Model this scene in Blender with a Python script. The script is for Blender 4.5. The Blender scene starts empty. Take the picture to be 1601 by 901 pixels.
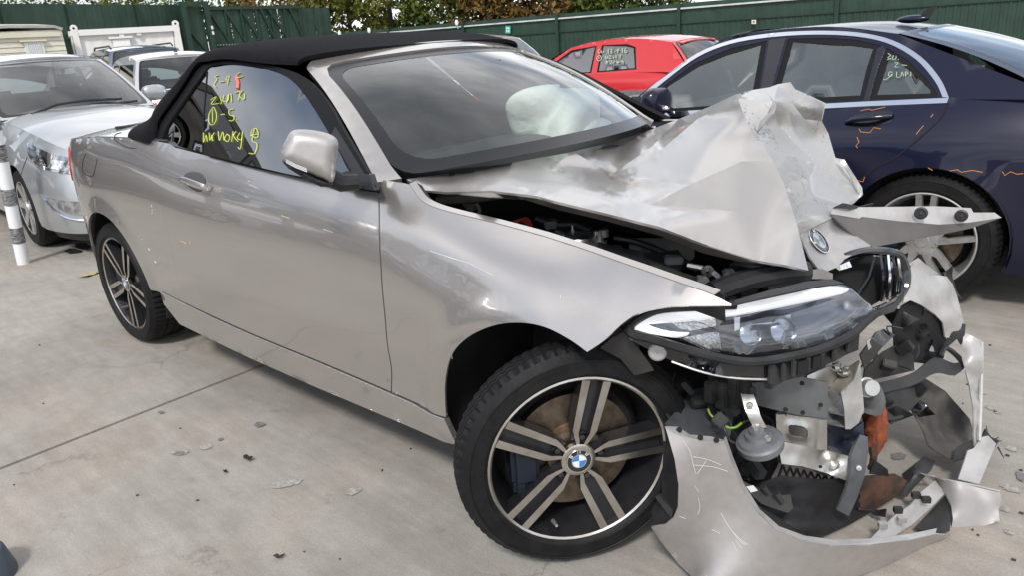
import bpy, bmesh, math, random
import numpy as np
from mathutils import Vector, Matrix
from mathutils.geometry import delaunay_2d_cdt
random.seed(7); rng = np.random.default_rng(7)
S = bpy.context.scene
COL = S.collection
R = math.radians

# ------------------------------------------------------------------ camera
CP = np.array([1.14845, -2.13771, 1.36079]); YAW, PITCH, ROLL, FPX = -0.74898, -0.32718, -0.06779, 1150.62
cf = np.array([math.sin(YAW)*math.cos(PITCH), math.cos(YAW)*math.cos(PITCH), math.sin(PITCH)])
r0 = np.array([math.cos(YAW), -math.sin(YAW), 0.0]); u0 = np.cross(r0, cf)
cr = r0*math.cos(ROLL) + u0*math.sin(ROLL); cu = -r0*math.sin(ROLL) + u0*math.cos(ROLL)
cam = bpy.data.objects.new("camera", bpy.data.cameras.new("camera")); COL.objects.link(cam)
m = Matrix.Identity(4)
for i in range(3):
    m[i][0] = cr[i]; m[i][1] = cu[i]; m[i][2] = -cf[i]; m[i][3] = CP[i]
cam.matrix_world = m
cam.data.sensor_fit = 'HORIZONTAL'; cam.data.sensor_width = 36.0
cam.data.lens = FPX/1601*36; cam.data.clip_start = 0.05; cam.data.clip_end = 1000
S.camera = cam

# ------------------------------------------------------------------ sky, sun, exposure
SUN_EL, SUN_AZ = R(48), (0.50, -0.866)          # direction towards the sun (car frame)
w = bpy.data.worlds.new("World"); S.world = w; w.use_nodes = True
nt = w.node_tree; nt.nodes.clear()
def wn(t, **k):
    n = nt.nodes.new(t)
    for a, b in k.items(): setattr(n, a, b)
    return n
wo = wn('ShaderNodeOutputWorld'); bg = wn('ShaderNodeBackground'); sky = wn('ShaderNodeTexSky')
sky.sky_type = 'NISHITA'; sky.sun_disc = False; sky.sun_elevation = SUN_EL
sky.sun_rotation = math.atan2(SUN_AZ[0], SUN_AZ[1])
sky.air_density = 1.0; sky.dust_density = 0.6
tc = wn('ShaderNodeTexCoord'); sep = wn('ShaderNodeSeparateXYZ')
nt.links.new(tc.outputs['Generated'], sep.inputs[0])
mz = wn('ShaderNodeMath', operation='MAXIMUM'); mz.inputs[1].default_value = 0.0
nt.links.new(sep.outputs['Z'], mz.inputs[0])
az_ = wn('ShaderNodeMath', operation='ADD'); az_.inputs[1].default_value = 0.22
nt.links.new(mz.outputs[0], az_.inputs[0])
dv = wn('ShaderNodeVectorMath', operation='DIVIDE')
cmb = wn('ShaderNodeCombineXYZ')
for k in range(3): nt.links.new(az_.outputs[0], cmb.inputs[k])
nt.links.new(tc.outputs['Generated'], dv.inputs[0]); nt.links.new(cmb.outputs[0], dv.inputs[1])
nz = wn('ShaderNodeTexNoise', noise_dimensions='4D'); nz.inputs['W'].default_value = 8.8; nz.inputs['Scale'].default_value = 1.0; nz.inputs['Detail'].default_value = 5; nz.inputs['Roughness'].default_value = .5
nt.links.new(dv.outputs[0], nz.inputs['Vector'])
rp = wn('ShaderNodeValToRGB'); rp.color_ramp.elements[0].color = (.15, .15, .15, 1); rp.color_ramp.elements[0].position = .34; rp.color_ramp.elements[1].position = .54
nt.links.new(nz.outputs['Fac'], rp.inputs[0])
mx = wn('ShaderNodeMix', data_type='RGBA'); mx.inputs[7].default_value = (9.0, 9.1, 9.4, 1)
nz2 = wn('ShaderNodeTexNoise'); nz2.inputs['Scale'].default_value = 1.7; nz2.inputs['Detail'].default_value = 6; nz2.inputs['Roughness'].default_value = .55
nt.links.new(dv.outputs[0], nz2.inputs['Vector'])
rp2 = wn('ShaderNodeValToRGB'); e_ = rp2.color_ramp.elements; e_[0].position = .36; e_[0].color = (.40, .42, .46, 1); e_[1].position = .60; e_[1].color = (1, 1, 1, 1)
nt.links.new(nz2.outputs['Fac'], rp2.inputs[0])
mc = wn('ShaderNodeMix', data_type='RGBA', blend_type='MULTIPLY'); mc.inputs[0].default_value = 1; mc.inputs[6].default_value = (9.6, 9.6, 9.7, 1)
nt.links.new(rp2.outputs[0], mc.inputs[7]); nt.links.new(mc.outputs[2], mx.inputs[7])
nt.links.new(rp.outputs[0], mx.inputs[0]); nt.links.new(sky.outputs[0], mx.inputs[6])
nt.links.new(mx.outputs[2], bg.inputs[0]); bg.inputs[1].default_value = 0.14
nt.links.new(bg.outputs[0], wo.inputs[0])
sl = bpy.data.lights.new("sun", 'SUN'); sl.energy = 2.2; sl.angle = R(9); sl.color = (1, .95, .88)
so = bpy.data.objects.new("sun", sl); COL.objects.link(so)
sd = Vector((SUN_AZ[0]*math.cos(SUN_EL), SUN_AZ[1]*math.cos(SUN_EL), math.sin(SUN_EL)))
so.rotation_euler = sd.to_track_quat('Z', 'Y').to_euler(); so.location = (0, 0, 30)
S.view_settings.view_transform = 'Standard'; S.view_settings.look = 'None'
S.view_settings.exposure = 0.36; S.view_settings.gamma = 1
S.cycles.max_bounces = 8; S.cycles.transparent_max_bounces = 12

# ------------------------------------------------------------------ pixel rays (photo survey points)
def ray(px, py): return cf + cr*(px-800.5)/FPX - cu*(py-450.5)/FPX
def P(px, py, y=None, x=None, z=None, d=None):
    v = ray(px, py)
    if y is not None: t = (y-CP[1])/v[1]
    elif x is not None: t = (x-CP[0])/v[0]
    elif z is not None: t = (z-CP[2])/v[2]
    else: t = d
    return CP + v*t
def PL(px, py, o, n):
    v = ray(px, py); o = np.asarray(o, float); n = np.asarray(n, float)
    return CP + v*(np.dot(o-CP, n)/np.dot(v, n))
def Ps(pts, **k): return [P(a, b, **k) for a, b in pts]
def P3(pts): return [P(a, b, y=c) for a, b, c in pts]

# ------------------------------------------------------------------ curves
def spl(pts, n=8, closed=False):
    """Catmull-Rom through points (any dimension)"""
    p = [np.asarray(q, float) for q in pts]
    if len(p) < 3: return [p[0] + (p[-1]-p[0])*k/n for k in range(n+1)]
    out = []; N = len(p)
    for i in range(N if closed else N-1):
        g = lambda j: p[j % N] if closed else p[min(max(j, 0), N-1)]
        a, b, c, d = g(i-1), g(i), g(i+1), g(i+2)
        for k in range(n):
            t = k/n
            out.append(.5*((2*b)+(c-a)*t+(2*a-5*b+4*c-d)*t*t+(-a+3*b-3*c+d)*t**3))
    if not closed: out.append(p[-1])
    return out
def table(pts):
    q = np.array(spl(pts, 10)); q = q[np.argsort(q[:, 0])]
    return lambda x: np.interp(x, q[:, 0], q[:, 1])
def lerp(a, b, t): return a+(b-a)*t

# ------------------------------------------------------------------ mesh builder
class MB:
    def __init__(s): s.v = []; s.f = []; s.m = []
    def add(s, v, f, m=0):
        b = len(s.v); s.v += [tuple(map(float, q)) for q in v]
        s.f += [tuple(b+i for i in q) for q in f]; s.m += [m]*len(f); return s
    def box(s, c, d, rot=None, m=0, bev=0.0):
        c = np.array(c, float); d = np.array(d, float)/2
        M = np.eye(3) if rot is None else np.array(rot)
        if bev <= 0:
            v = [c + M@(np.array(q)*d) for q in [(-1,-1,-1),(1,-1,-1),(1,1,-1),(-1,1,-1),(-1,-1,1),(1,-1,1),(1,1,1),(-1,1,1)]]
            return s.add(v, [(0,3,2,1),(4,5,6,7),(0,1,5,4),(1,2,6,5),(2,3,7,6),(3,0,4,7)], m)
        bm = bmesh.new(); bmesh.ops.create_cube(bm, size=1)
        for q in bm.verts: q.co = Vector(q.co*2*1) * 1.0; q.co = Vector((q.co[0]*d[0], q.co[1]*d[1], q.co[2]*d[2]))
        bmesh.ops.bevel(bm, geom=bm.edges[:], offset=bev, segments=2, affect='EDGES')
        bm.verts.index_update()
        v = [c + M@np.array(q.co) for q in bm.verts]; f = [[q.index for q in g.verts] for g in bm.faces]
        bm.free(); return s.add(v, f, m)
    def bar(s, a, b, w, h, up=(0,0,1), m=0, bev=0.0):
        a = np.array(a, float); b = np.array(b, float); d = b-a; L = np.linalg.norm(d); d /= L
        up = np.array(up, float); sx = np.cross(d, up); sx /= np.linalg.norm(sx); uu = np.cross(sx, d)
        return s.box((a+b)/2, (L, w, h), np.stack([d, sx, uu], 1), m, bev)
    def tube(s, pts, r, n=8, cap=True, m=0):
        p = [np.asarray(q, float) for q in pts]; N = len(p)
        rr = r if hasattr(r, '__len__') else [r]*N
        v = []; ref = None
        for i in range(N):
            t = p[min(i+1, N-1)]-p[max(i-1, 0)]; t = t/(np.linalg.norm(t)+1e-9)
            if ref is None: ref = np.array([0,0,1.]) if abs(t[2]) < .9 else np.array([1.,0,0])
            a = np.cross(t, ref); a /= np.linalg.norm(a)+1e-9; b = np.cross(a, t); ref = b
            for k in range(n):
                th = 2*math.pi*k/n; v.append(p[i]+rr[i]*(a*math.cos(th)+b*math.sin(th)))
        f = [(i*n+k, i*n+(k+1) % n, (i+1)*n+(k+1) % n, (i+1)*n+k) for i in range(N-1) for k in range(n)]
        if cap: f += [tuple(range(n))[::-1], tuple((N-1)*n+k for k in range(n))]
        return s.add(v, f, m)
    def lathe(s, prof, o, ax, n=32, m=0, closed=False):
        """prof [(radius, along axis)]"""
        o = np.array(o, float); ax = np.array(ax, float); ax /= np.linalg.norm(ax)
        ref = np.array([0,0,1.]) if abs(ax[2]) < .9 else np.array([1.,0,0])
        a = np.cross(ax, ref); a /= np.linalg.norm(a); b = np.cross(ax, a)
        v = []
        for r_, h in prof:
            for k in range(n):
                th = 2*math.pi*k/n; v.append(o+ax*h+r_*(a*math.cos(th)+b*math.sin(th)))
        N = len(prof)
        f = [(i*n+k, i*n+(k+1) % n, ((i+1) % N)*n+(k+1) % n, ((i+1) % N)*n+k) for i in range(N if closed else N-1) for k in range(n)]
        return s.add(v, f, m)
    def grid(s, rows, m=0, wrap=False):
        n = len(rows[0]); v = [q for r_ in rows for q in r_]
        f = [(i*n+k, i*n+(k+1) % n, (i+1)*n+(k+1) % n, (i+1)*n+k) for i in range(len(rows)-1) for k in range(n if wrap else n-1)]
        return s.add(v, f, m)
    def prism(s, poly, vec, m=0):
        p = [np.asarray(q, float) for q in poly]; vec = np.asarray(vec, float); n = len(p)
        f = [tuple(range(n)), tuple(range(2*n-1, n-1, -1))]+[(i, n+i, n+(i+1) % n, (i+1) % n) for i in range(n)]
        return s.add(p+[q+vec for q in p], f, m)
    def disc(s, c, ax, r, n=20, m=0): return s.lathe([(r, 0), (1e-4, 0)], c, ax, n, m)

def inpoly(pts, poly):
    x, y = pts[:, 0], pts[:, 1]; q = np.asarray(poly)[:, :2]; ins = np.zeros(len(pts), bool)
    j = len(q)-1
    for i in range(len(q)):
        xi, yi, xj, yj = q[i, 0], q[i, 1], q[j, 0], q[j, 1]
        c = ((yi > y) != (yj > y)) & (x < (xj-xi)*(y-yi)/(yj-yi+1e-15)+xi); ins ^= c; j = i
    return ins
def dens(poly, step, closed=True):
    p = [np.asarray(q, float)[:2] for q in poly]; out = []
    for i in range(len(p) if closed else len(p)-1):
        a, b = p[i], p[(i+1) % len(p)]; L = np.linalg.norm(b-a)
        if L < 1e-6: continue
        k = max(1, int(math.ceil(L/step))); out += [a+(b-a)*j/k for j in range(k)]
    return out
def sheet2d(outline, step, holes=(), lines=()):
    """triangulated 2D region: returns verts (N,2), faces (ccw)"""
    loops = [dens(outline, step)]+[dens(h, step) for h in holes]
    v = []; e = []
    for L in loops:
        b = len(v); v += L; e += [(b+i, b+(i+1) % len(L)) for i in range(len(L))]
    for l in lines:
        L = dens(l, step, False)+[np.asarray(l[-1], float)[:2]]; b = len(v); v += L; e += [(b+i, b+i+1) for i in range(len(L)-1)]
    bd = np.array(v); lo, hi = bd.min(0), bd.max(0)
    gx = np.arange(lo[0], hi[0]+step, step); gy = np.arange(lo[1], hi[1]+step, step*.87)
    G = np.array([(x+(step/2 if j % 2 else 0), y) for j, y in enumerate(gy) for x in gx])
    ok = inpoly(G, loops[0])
    for h in loops[1:]: ok &= ~inpoly(G, h)
    G = G[ok]
    if len(G):
        dd = np.concatenate([np.sqrt(((G[i:i+400, None]-bd[None])**2).sum(-1)).min(1) for i in range(0, len(G), 400)])
        G = G[dd > step*.55]
    V = [Vector(q) for q in v]+[Vector(q) for q in G]
    r = delaunay_2d_cdt(V, e, [], 0, 1e-7)
    ov = np.array([tuple(q) for q in r[0]]); of = [tuple(q) for q in r[2]]
    if not of: return ov, []
    cen = np.array([ov[list(q)].mean(0) for q in of]); ok = inpoly(cen, loops[0])
    for h in loops[1:]: ok &= ~inpoly(cen, h)
    F = []
    for q, k in zip(of, ok):
        if not k: continue
        a, b, c = ov[q[0]], ov[q[1]], ov[q[2]]
        F.append(q if (b[0]-a[0])*(c[1]-a[1])-(b[1]-a[1])*(c[0]-a[0]) > 0 else q[::-1])
    return ov, F
def panel(outline, fn, step=.03, holes=(), lines=(), mb=None, m=0):
    v, f = sheet2d(outline, step, holes, lines)
    mb = mb or MB(); return mb.add(fn(v[:, 0], v[:, 1]), f, m)

def thicken(mb, t, off=-1.0):
    """give a sheet a real thickness: back faces and a rim with vertices of their own (so the face shading stays clean)"""
    V = np.array(mb.v); N = np.zeros_like(V)
    for q in mb.f:
        a = V[list(q)]; n = np.cross(a[1]-a[0], a[2]-a[0]) if len(q) == 3 else np.cross(a[2]-a[0], a[3]-a[1])
        for i in q: N[i] += n
    N /= np.linalg.norm(N, axis=1)[:, None]+1e-12
    A = V+N*t*(off+1)/2; B = V+N*t*(off-1)/2; n = len(V); E = {}
    for k, q in enumerate(mb.f):
        for i in range(len(q)):
            a, b = q[i], q[(i+1) % len(q)]; E.setdefault((min(a, b), max(a, b)), []).append((a, b, mb.m[k]))
    o = MB(); o.v = [tuple(q) for q in A]+[tuple(q) for q in B]; o.f = list(mb.f)+[tuple(n+i for i in q[::-1]) for q in mb.f]; o.m = mb.m*2
    mp = {}
    def rv(i, s_):
        if (i, s_) not in mp: mp[(i, s_)] = len(o.v); o.v.append(tuple((A if s_ == 0 else B)[i]))
        return mp[(i, s_)]
    for e in E.values():
        if len(e) == 1: a, b, k = e[0]; o.f.append((rv(b, 0), rv(a, 0), rv(a, 1), rv(b, 1))); o.m.append(k)
    return o
def build(name, mb, mats, parent=None, ang=35, solid=0.0, off=-1.0, subd=0, bev=0.0, smooth=True, recentre=None):
    if solid: mb = thicken(mb, solid, off)
    me = bpy.data.meshes.new(name); me.from_pydata(mb.v, [], mb.f)
    mats = mats if isinstance(mats, (list, tuple)) else [mats]
    for q in mats: me.materials.append(q)
    if len(mats) > 1: me.polygons.foreach_set('material_index', mb.m)
    o = bpy.data.objects.new(name, me); COL.objects.link(o)
    if parent is not None: o.parent = parent
    elif recentre is not False and len(mb.v):
        a = np.array(mb.v); lo, hi = a.min(0), a.max(0); c = Vector(((lo[0]+hi[0])/2, (lo[1]+hi[1])/2, lo[2]))
        me.transform(Matrix.Translation(-c)); o.location = c
    if smooth:
        me.shade_smooth()
        if ang < 180: me.set_sharp_from_angle(angle=R(ang))
    if subd:
        q = o.modifiers.new('s', 'SUBSURF'); q.levels = q.render_levels = subd
    if bev:
        q = o.modifiers.new('b', 'BEVEL'); q.width = bev; q.segments = 2; q.limit_method = 'ANGLE'; q.angle_limit = R(40)
    me.update(); return o
def tag(o, label=None, cat=None, group=None, kind=None):
    if label: o['label'] = label
    if cat: o['category'] = cat
    if group: o['group'] = group
    if kind: o['kind'] = kind
    return o
def empty(name, loc=(0,0,0), rz=0.0, label=None, cat=None, group=None):
    o = bpy.data.objects.new(name, None); COL.objects.link(o); o.location = loc; o.rotation_euler = (0, 0, rz)
    o.empty_display_size = .2; return tag(o, label, cat, group)
def copy_tree(o, parent=None):
    c = o.copy(); COL.objects.link(c)
    if parent is not None: c.parent = parent
    for ch in list(o.children): copy_tree(ch, c)
    return c

# ------------------------------------------------------------------ materials
def mat(name, col=(.5,.5,.5), rough=.5, metal=0.0, coat=0.0, croug=.03, spec=.5, var=0.0, vscale=8.0, bump=0.0, bscale=60.0, col2=None, emit=None, alpha=1.0, trans=0.0, ior=1.45, stretch=None, rvar=0.0):
    M = bpy.data.materials.new(name); M.use_nodes = True; t = M.node_tree; b = t.nodes['Principled BSDF']
    b.inputs['Base Color'].default_value = (*col, 1); b.inputs['Roughness'].default_value = rough; b.inputs['Metallic'].default_value = metal
    b.inputs['Coat Weight'].default_value = coat; b.inputs['Coat Roughness'].default_value = croug; b.inputs['Specular IOR Level'].default_value = spec
    b.inputs['Alpha'].default_value = alpha; b.inputs['Transmission Weight'].default_value = trans; b.inputs['IOR'].default_value = ior
    if emit: b.inputs['Emission Color'].default_value = (*emit[0], 1); b.inputs['Emission Strength'].default_value = emit[1]
    N = t.nodes.new; L = t.links.new
    if var or bump or col2 or rvar:
        tc = N('ShaderNodeTexCoord'); vec = tc.outputs['Object']
        if stretch:
            mp = N('ShaderNodeMapping'); mp.inputs['Scale'].default_value = stretch; L(vec, mp.inputs[0]); vec = mp.outputs[0]
    if var or col2 or rvar:
        n = N('ShaderNodeTexNoise'); n.inputs['Scale'].default_value = vscale; n.inputs['Detail'].default_value = 6; n.inputs['Roughness'].default_value = .6; L(vec, n.inputs['Vector'])
        rp = N('ShaderNodeValToRGB'); rp.color_ramp.elements[0].position = .35; rp.color_ramp.elements[1].position = .65
        c2 = col2 or tuple(min(1, c*(1+var)) for c in col); c1 = col if col2 else tuple(c*(1-var) for c in col)
        rp.color_ramp.elements[0].color = (*c1, 1); rp.color_ramp.elements[1].color = (*c2, 1)
        L(n.outputs['Fac'], rp.inputs[0]); L(rp.outputs[0], b.inputs['Base Color'])
        if rvar:
            mr = N('ShaderNodeMapRange'); mr.inputs[1].default_value = .3; mr.inputs[2].default_value = .7; mr.inputs[3].default_value = max(0, rough-rvar); mr.inputs[4].default_value = rough+rvar
            L(n.outputs['Fac'], mr.inputs[0]); L(mr.outputs[0], b.inputs['Roughness'])
    if bump:
        n2 = N('ShaderNodeTexNoise'); n2.inputs['Scale'].default_value = bscale; n2.inputs['Detail'].default_value = 5; L(vec, n2.inputs['Vector'])
        bp = N('ShaderNodeBump'); bp.inputs['Strength'].default_value = bump; bp.inputs['Distance'].default_value = .004
        L(n2.outputs['Fac'], bp.inputs['Height']); L(bp.outputs[0], b.inputs['Normal'])
        if coat: L(bp.outputs[0], b.inputs['Coat Normal']) if bump < 0 else None
    return M
def glass_mat(name, tint=(.8,.9,.88), clear=.6, rough=0.0, ior=1.7, dust_sheen=0.0, dcol=(.6,.65,.65)):
    """thin window glass: part tinted see-through, part mirror by Fresnel, part pale film for dust and painted-in reflection"""
    M = bpy.data.materials.new(name); M.use_nodes = True; t = M.node_tree; t.nodes.clear(); N = t.nodes.new; L = t.links.new
    o = N('ShaderNodeOutputMaterial'); tr = N('ShaderNodeBsdfTransparent'); gl = N('ShaderNodeBsdfGlossy'); mxs = N('ShaderNodeMixShader'); lw = N('ShaderNodeFresnel')
    tr.inputs[0].default_value = tuple(c*clear for c in tint)+(1,); gl.inputs['Roughness'].default_value = rough; lw.inputs[0].default_value = ior
    mu = N('ShaderNodeMath'); mu.operation = 'MULTIPLY_ADD'; mu.inputs[1].default_value = 1.7; mu.inputs[2].default_value = .02; mu.use_clamp = True
    L(lw.outputs[0], mu.inputs[0]); L(mu.outputs[0], mxs.inputs[0]); L(tr.outputs[0], mxs.inputs[1]); L(gl.outputs[0], mxs.inputs[2]); out = mxs.outputs[0]
    if dust_sheen:
        df = N('ShaderNodeBsdfDiffuse'); df.inputs[0].default_value = (*dcol, 1); m2 = N('ShaderNodeMixShader'); tc = N('ShaderNodeTexCoord'); nz_ = N('ShaderNodeTexNoise'); nz_.inputs['Scale'].default_value = 4; nz_.inputs['Detail'].default_value = 6
        mr = N('ShaderNodeMapRange'); mr.inputs[1].default_value = .3; mr.inputs[2].default_value = .7; mr.inputs[3].default_value = dust_sheen*.7; mr.inputs[4].default_value = dust_sheen*1.3
        L(tc.outputs['Object'], nz_.inputs['Vector']); L(nz_.outputs['Fac'], mr.inputs[0]); L(mr.outputs[0], m2.inputs[0]); L(out, m2.inputs[1]); L(df.outputs[0], m2.inputs[2]); out = m2.outputs[0]
    L(out, o.inputs[0])
    return M
def paint(name, col, metal=.75, rough=.32, flake=.06):
    return mat(name, col, rough, metal, coat=1.0, croug=.02, var=flake, vscale=900)

M_SILVER = paint('champagne_silver_paint', (.47, .445, .425), .80, .26, .08)
M_WHITESILVER = paint('pale_silver_paint', (.42, .44, .46), .6, .36)
M_NAVY = mat('navy_paint', (.0035, .0045, .022), .32, .1, coat=.55, croug=.03, spec=.3)
M_RED = paint('red_paint', (.55, .012, .016), .1, .35, 0.02)
M_BLACKPL = mat('black_plastic', (.018, .018, .020), .45, bump=.15, bscale=300, var=.3, vscale=14, rvar=.12)
M_GLOSSBLK = mat('gloss_black', (.008, .008, .010), .12, coat=1)
M_DARKPL = mat('dusty_dark_plastic', (.02, .021, .023), .55, col2=(.04, .039, .038), vscale=9, rvar=.15)
M_TYRE = mat('tyre_rubber', (.008, .008, .009), .6, spec=.3, var=.4, vscale=22, bump=.3, bscale=120)
M_CANVAS = mat('canvas_roof', (.007, .007, .009), .95, spec=.2, var=.25, vscale=30, bump=.5, bscale=900)
M_RUBBER = mat('rubber_seal', (.005, .005, .006), .6, spec=.25)
M_SKIN = mat('silver_bumper_paint', (.44, .42, .41), .45, .7, coat=.4, croug=.2, var=.06, vscale=30)
M_NGLASS = glass_mat('pale_sheen_glass', (.70, .82, .80), .8, ior=1.9, dust_sheen=.07, dcol=(.45, .56, .54))  # pale film paints in the sky reflection and light interior
M_STEEL = mat('bare_steel', (.48, .47, .45), .33, 1.0, var=.2, vscale=12, rvar=.12)
M_ALU = mat('machined_alloy', (.62, .60, .56), .28, 1.0, col2=(.45, .41, .36), vscale=14)
M_RIMGREY = mat('grey_wheel_paint', (.026, .026, .030), .4, .4, coat=.5, var=.3, vscale=9)
M_DISC = mat('brake_disc', (.20, .16, .12), .45, 1.0, var=.25, vscale=40)
M_CHROME = mat('chrome', (.85, .86, .87), .08, 1.0)
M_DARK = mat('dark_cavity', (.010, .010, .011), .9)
M_INT = mat('dark_interior', (.025, .026, .028), .8, var=.3, vscale=5)
M_AIRBAG = mat('airbag_cloth', (.90, .93, .91), .85, bump=1.0, bscale=11)
M_AIRBAG.node_tree.nodes['Bump'].inputs['Distance'].default_value = .018
M_WHITE = mat('white_paint', (.78, .78, .76), .5)
M_RUST = mat('rusty_dirt', (.10, .045, .025), .85, col2=(.025, .02, .018), vscale=14, bump=.5, bscale=80)
M_ORANGE = mat('orange_foam', (.26, .065, .025), .85, col2=(.13, .03, .015), vscale=30, bump=.6, bscale=90)
M_GLASS = glass_mat('side_glass', (.60, .72, .70), .42, ior=2.3)
M_SCREEN = glass_mat('windscreen_glass', (.86, .94, .92), .95, ior=1.5, dust_sheen=.02, dcol=(.45, .55, .54))
M_CLEAR = glass_mat('lamp_lens', (.95, .97, 1), .97)
M_BAND = mat('screen_black_band', (.012, .012, .015), .25)
# ================================================================== ground: concrete slabs with recessed joints
def concrete():
    M = bpy.data.materials.new('concrete'); M.use_nodes = True; t = M.node_tree; b = t.nodes['Principled BSDF']; N = t.nodes.new; L = t.links.new
    tc = N('ShaderNodeTexCoord')
    def noise(sc, det, ro=.6, vec=None):
        n = N('ShaderNodeTexNoise'); n.inputs['Scale'].default_value = sc; n.inputs['Detail'].default_value = det; n.inputs['Roughness'].default_value = ro; L(vec or tc.outputs['Object'], n.inputs['Vector']); return n.outputs['Fac']
    def ramp(f, stops):
        r_ = N('ShaderNodeValToRGB'); e = r_.color_ramp.elements
        e[0].position, e[0].color = stops[0][0], (*stops[0][1], 1); e[1].position, e[1].color = stops[-1][0], (*stops[-1][1], 1)
        for p_, c in stops[1:-1]: q = e.new(p_); q.color = (*c, 1)
        L(f, r_.inputs[0]); return r_.outputs[0]
    def mix(a, bb, f, mode='MIX'):
        x = N('ShaderNodeMix'); x.data_type = 'RGBA'; x.blend_type = mode
        if isinstance(f, float): x.inputs[0].default_value = f
        else: L(f, x.inputs[0])
        L(a, x.inputs[6]); L(bb, x.inputs[7]); return x.outputs[2]
    big = ramp(noise(.9, 6), [(.3, (.345, .326, .302)), (.5, (.43, .408, .378)), (.7, (.50, .48, .45))])
    mp = N('ShaderNodeMapping'); mp.inputs['Scale'].default_value = (1.2, 7, 1); mp.inputs['Rotation'].default_value = (0, 0, .5); L(tc.outputs['Object'], mp.inputs[0])
    brush = ramp(noise(2.2, 8, .7, mp.outputs[0]), [(.3, (.78, .77, .75)), (.7, (1, 1, 1))])
    mid = ramp(noise(9, 8, .7), [(.3, (.80, .79, .77)), (.7, (1, 1, 1))])
    fine = ramp(noise(160, 4, .7), [(.25, (.72, .72, .72)), (.7, (1.0, 1.0, 1.0))])
    warm = ramp(noise(1.7, 3), [(.5, (1, 1, 1)), (.75, (.98, .90, .84))])
    stain = ramp(noise(4.3, 7, .75), [(.30, (.55, .53, .50)), (.40, (1, 1, 1))])
    c = mix(big, brush, 1.0, 'MULTIPLY'); c = mix(c, mid, 1.0, 'MULTIPLY'); c = mix(c, fine, 1.0, 'MULTIPLY'); c = mix(c, warm, 1.0, 'MULTIPLY'); c = mix(c, stain, .55, 'MULTIPLY')
    vo = N('ShaderNodeTexVoronoi'); vo.feature = 'DISTANCE_TO_EDGE'; vo.inputs['Scale'].default_value = .45
    dn = N('ShaderNodeTexNoise'); dn.inputs['Scale'].default_value = 1.6; dn.inputs['Detail'].default_value = 8; dn.inputs['Roughness'].default_value = .7; L(tc.outputs['Object'], dn.inputs['Vector'])
    vm = N('ShaderNodeVectorMath'); vm.operation = 'MULTIPLY_ADD'; vm.inputs[1].default_value = (.9, .9, 0); L(dn.outputs['Color'], vm.inputs[0]); L(tc.outputs['Object'], vm.inputs[2]); L(vm.outputs[0], vo.inputs['Vector'])
    crk = ramp(vo.outputs['Distance'], [(.0015, (.45, .44, .42)), (.005, (1, 1, 1))]); cmask = ramp(noise(.8, 2), [(.50, (0, 0, 0)), (.58, (1, 1, 1))])
    c = mix(c, mix(c, crk, 1.0, 'MULTIPLY'), cmask)
    spk = ramp(noise(340, 2, .5), [(.30, (.60, .59, .57)), (.42, (1, 1, 1)), (.68, (1, 1, 1)), (.78, (1.15, 1.14, 1.12))]); c = mix(c, spk, .8, 'MULTIPLY')
    tm = N('ShaderNodeMapping'); tm.inputs['Scale'].default_value = (.25, 3.0, 1); tm.inputs['Rotation'].default_value = (0, 0, -.25); L(tc.outputs['Object'], tm.inputs[0]); trk = ramp(noise(1.4, 5, .6, tm.outputs[0]), [(.32, (.80, .79, .78)), (.46, (1, 1, 1))]); c = mix(c, trk, .7, 'MULTIPLY')
    L(c, b.inputs['Base Color']); b.inputs['Roughness'].default_value = .82
    bp = N('ShaderNodeBump'); bp.inputs['Strength'].default_value = .35; bp.inputs['Distance'].default_value = .004; L(noise(120, 6, .75), bp.inputs['Height']); L(bp.outputs[0], b.inputs['Normal'])
    return M
M_CONC = concrete()
M_JOINT = mat('joint_filler', (.13, .12, .11), .9, var=.3, vscale=20)
mb = MB(); mb.box((0, 0, -.06), (400, 400, .08)); g_ = build('ground', mb, M_JOINT, recentre=False); g_['kind'] = 'structure'
JX = [-60, -14.0, -8.0, -1.85, 4.4, 60]; JY = [-60, -9.0, 9.2, 60]
slab_mesh = None
for i in range(len(JX)-1):
    for j in range(len(JY)-1):
        mb = MB(); x0, x1, y0, y1 = JX[i]+.010, JX[i+1]-.010, JY[j]+.010, JY[j+1]-.010
        mb.v = [(x0, y0, 0), (x1, y0, 0), (x1, y1, 0), (x0, y1, 0), (x0, y0, -.018), (x1, y0, -.018), (x1, y1, -.018), (x0, y1, -.018)]
        mb.f = [(0, 1, 2, 3), (0, 4, 5, 1), (1, 5, 6, 2), (2, 6, 7, 3), (3, 7, 4, 0)]; mb.m = [0]*5
        o = build('concrete_slab', mb, M_CONC, recentre=False, smooth=False); o['kind'] = 'structure'
# ================================================================== wrecked silver convertible (faces +X, right side to the camera)
BM = empty('wrecked_convertible', (0, 0, 0), 0, 'silver convertible with black fabric roof and crushed front end', 'car')
W_ = table([(-3.54, .02), (-3.52, .30), (-3.46, .52), (-3.36, .68), (-3.24, .775), (-3.1, .828), (-2.95, .855), (-2.69, .872), (-2.3, .870), (-1.5, .866), (-.6, .864), (-.3, .868), (0, .874), (.2, .868), (.38, .838), (.55, .785), (.7, .70), (.8, .60)])
ZC = table([(-3.6, .985), (-3.1, .99), (-2.81, .988), (-2.41, .975), (-2.09, .947), (-1.71, .895), (-1.24, .868), (-.85, .850), (-.565, .825), (-.36, .785), (-.2, .745), (-.06, .724), (.06, .718), (.19, .695), (.3, .672), (.55, .64), (.8, .62)])
SW = table([(-3.6, .006), (-2.2, .006), (-.8, .008), (-.5, .02), (-.3, .04), (-.12, .02), (.1, .008), (.8, .008)])
QQ = table([(-3.6, 2.2), (-2.6, 2.0), (-1.9, 1.6), (-.6, 1.6), (-.3, 2.1), (0, 2.3), (.2, 2.0), (.4, 1.5), (.8, 1.3)])
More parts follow.
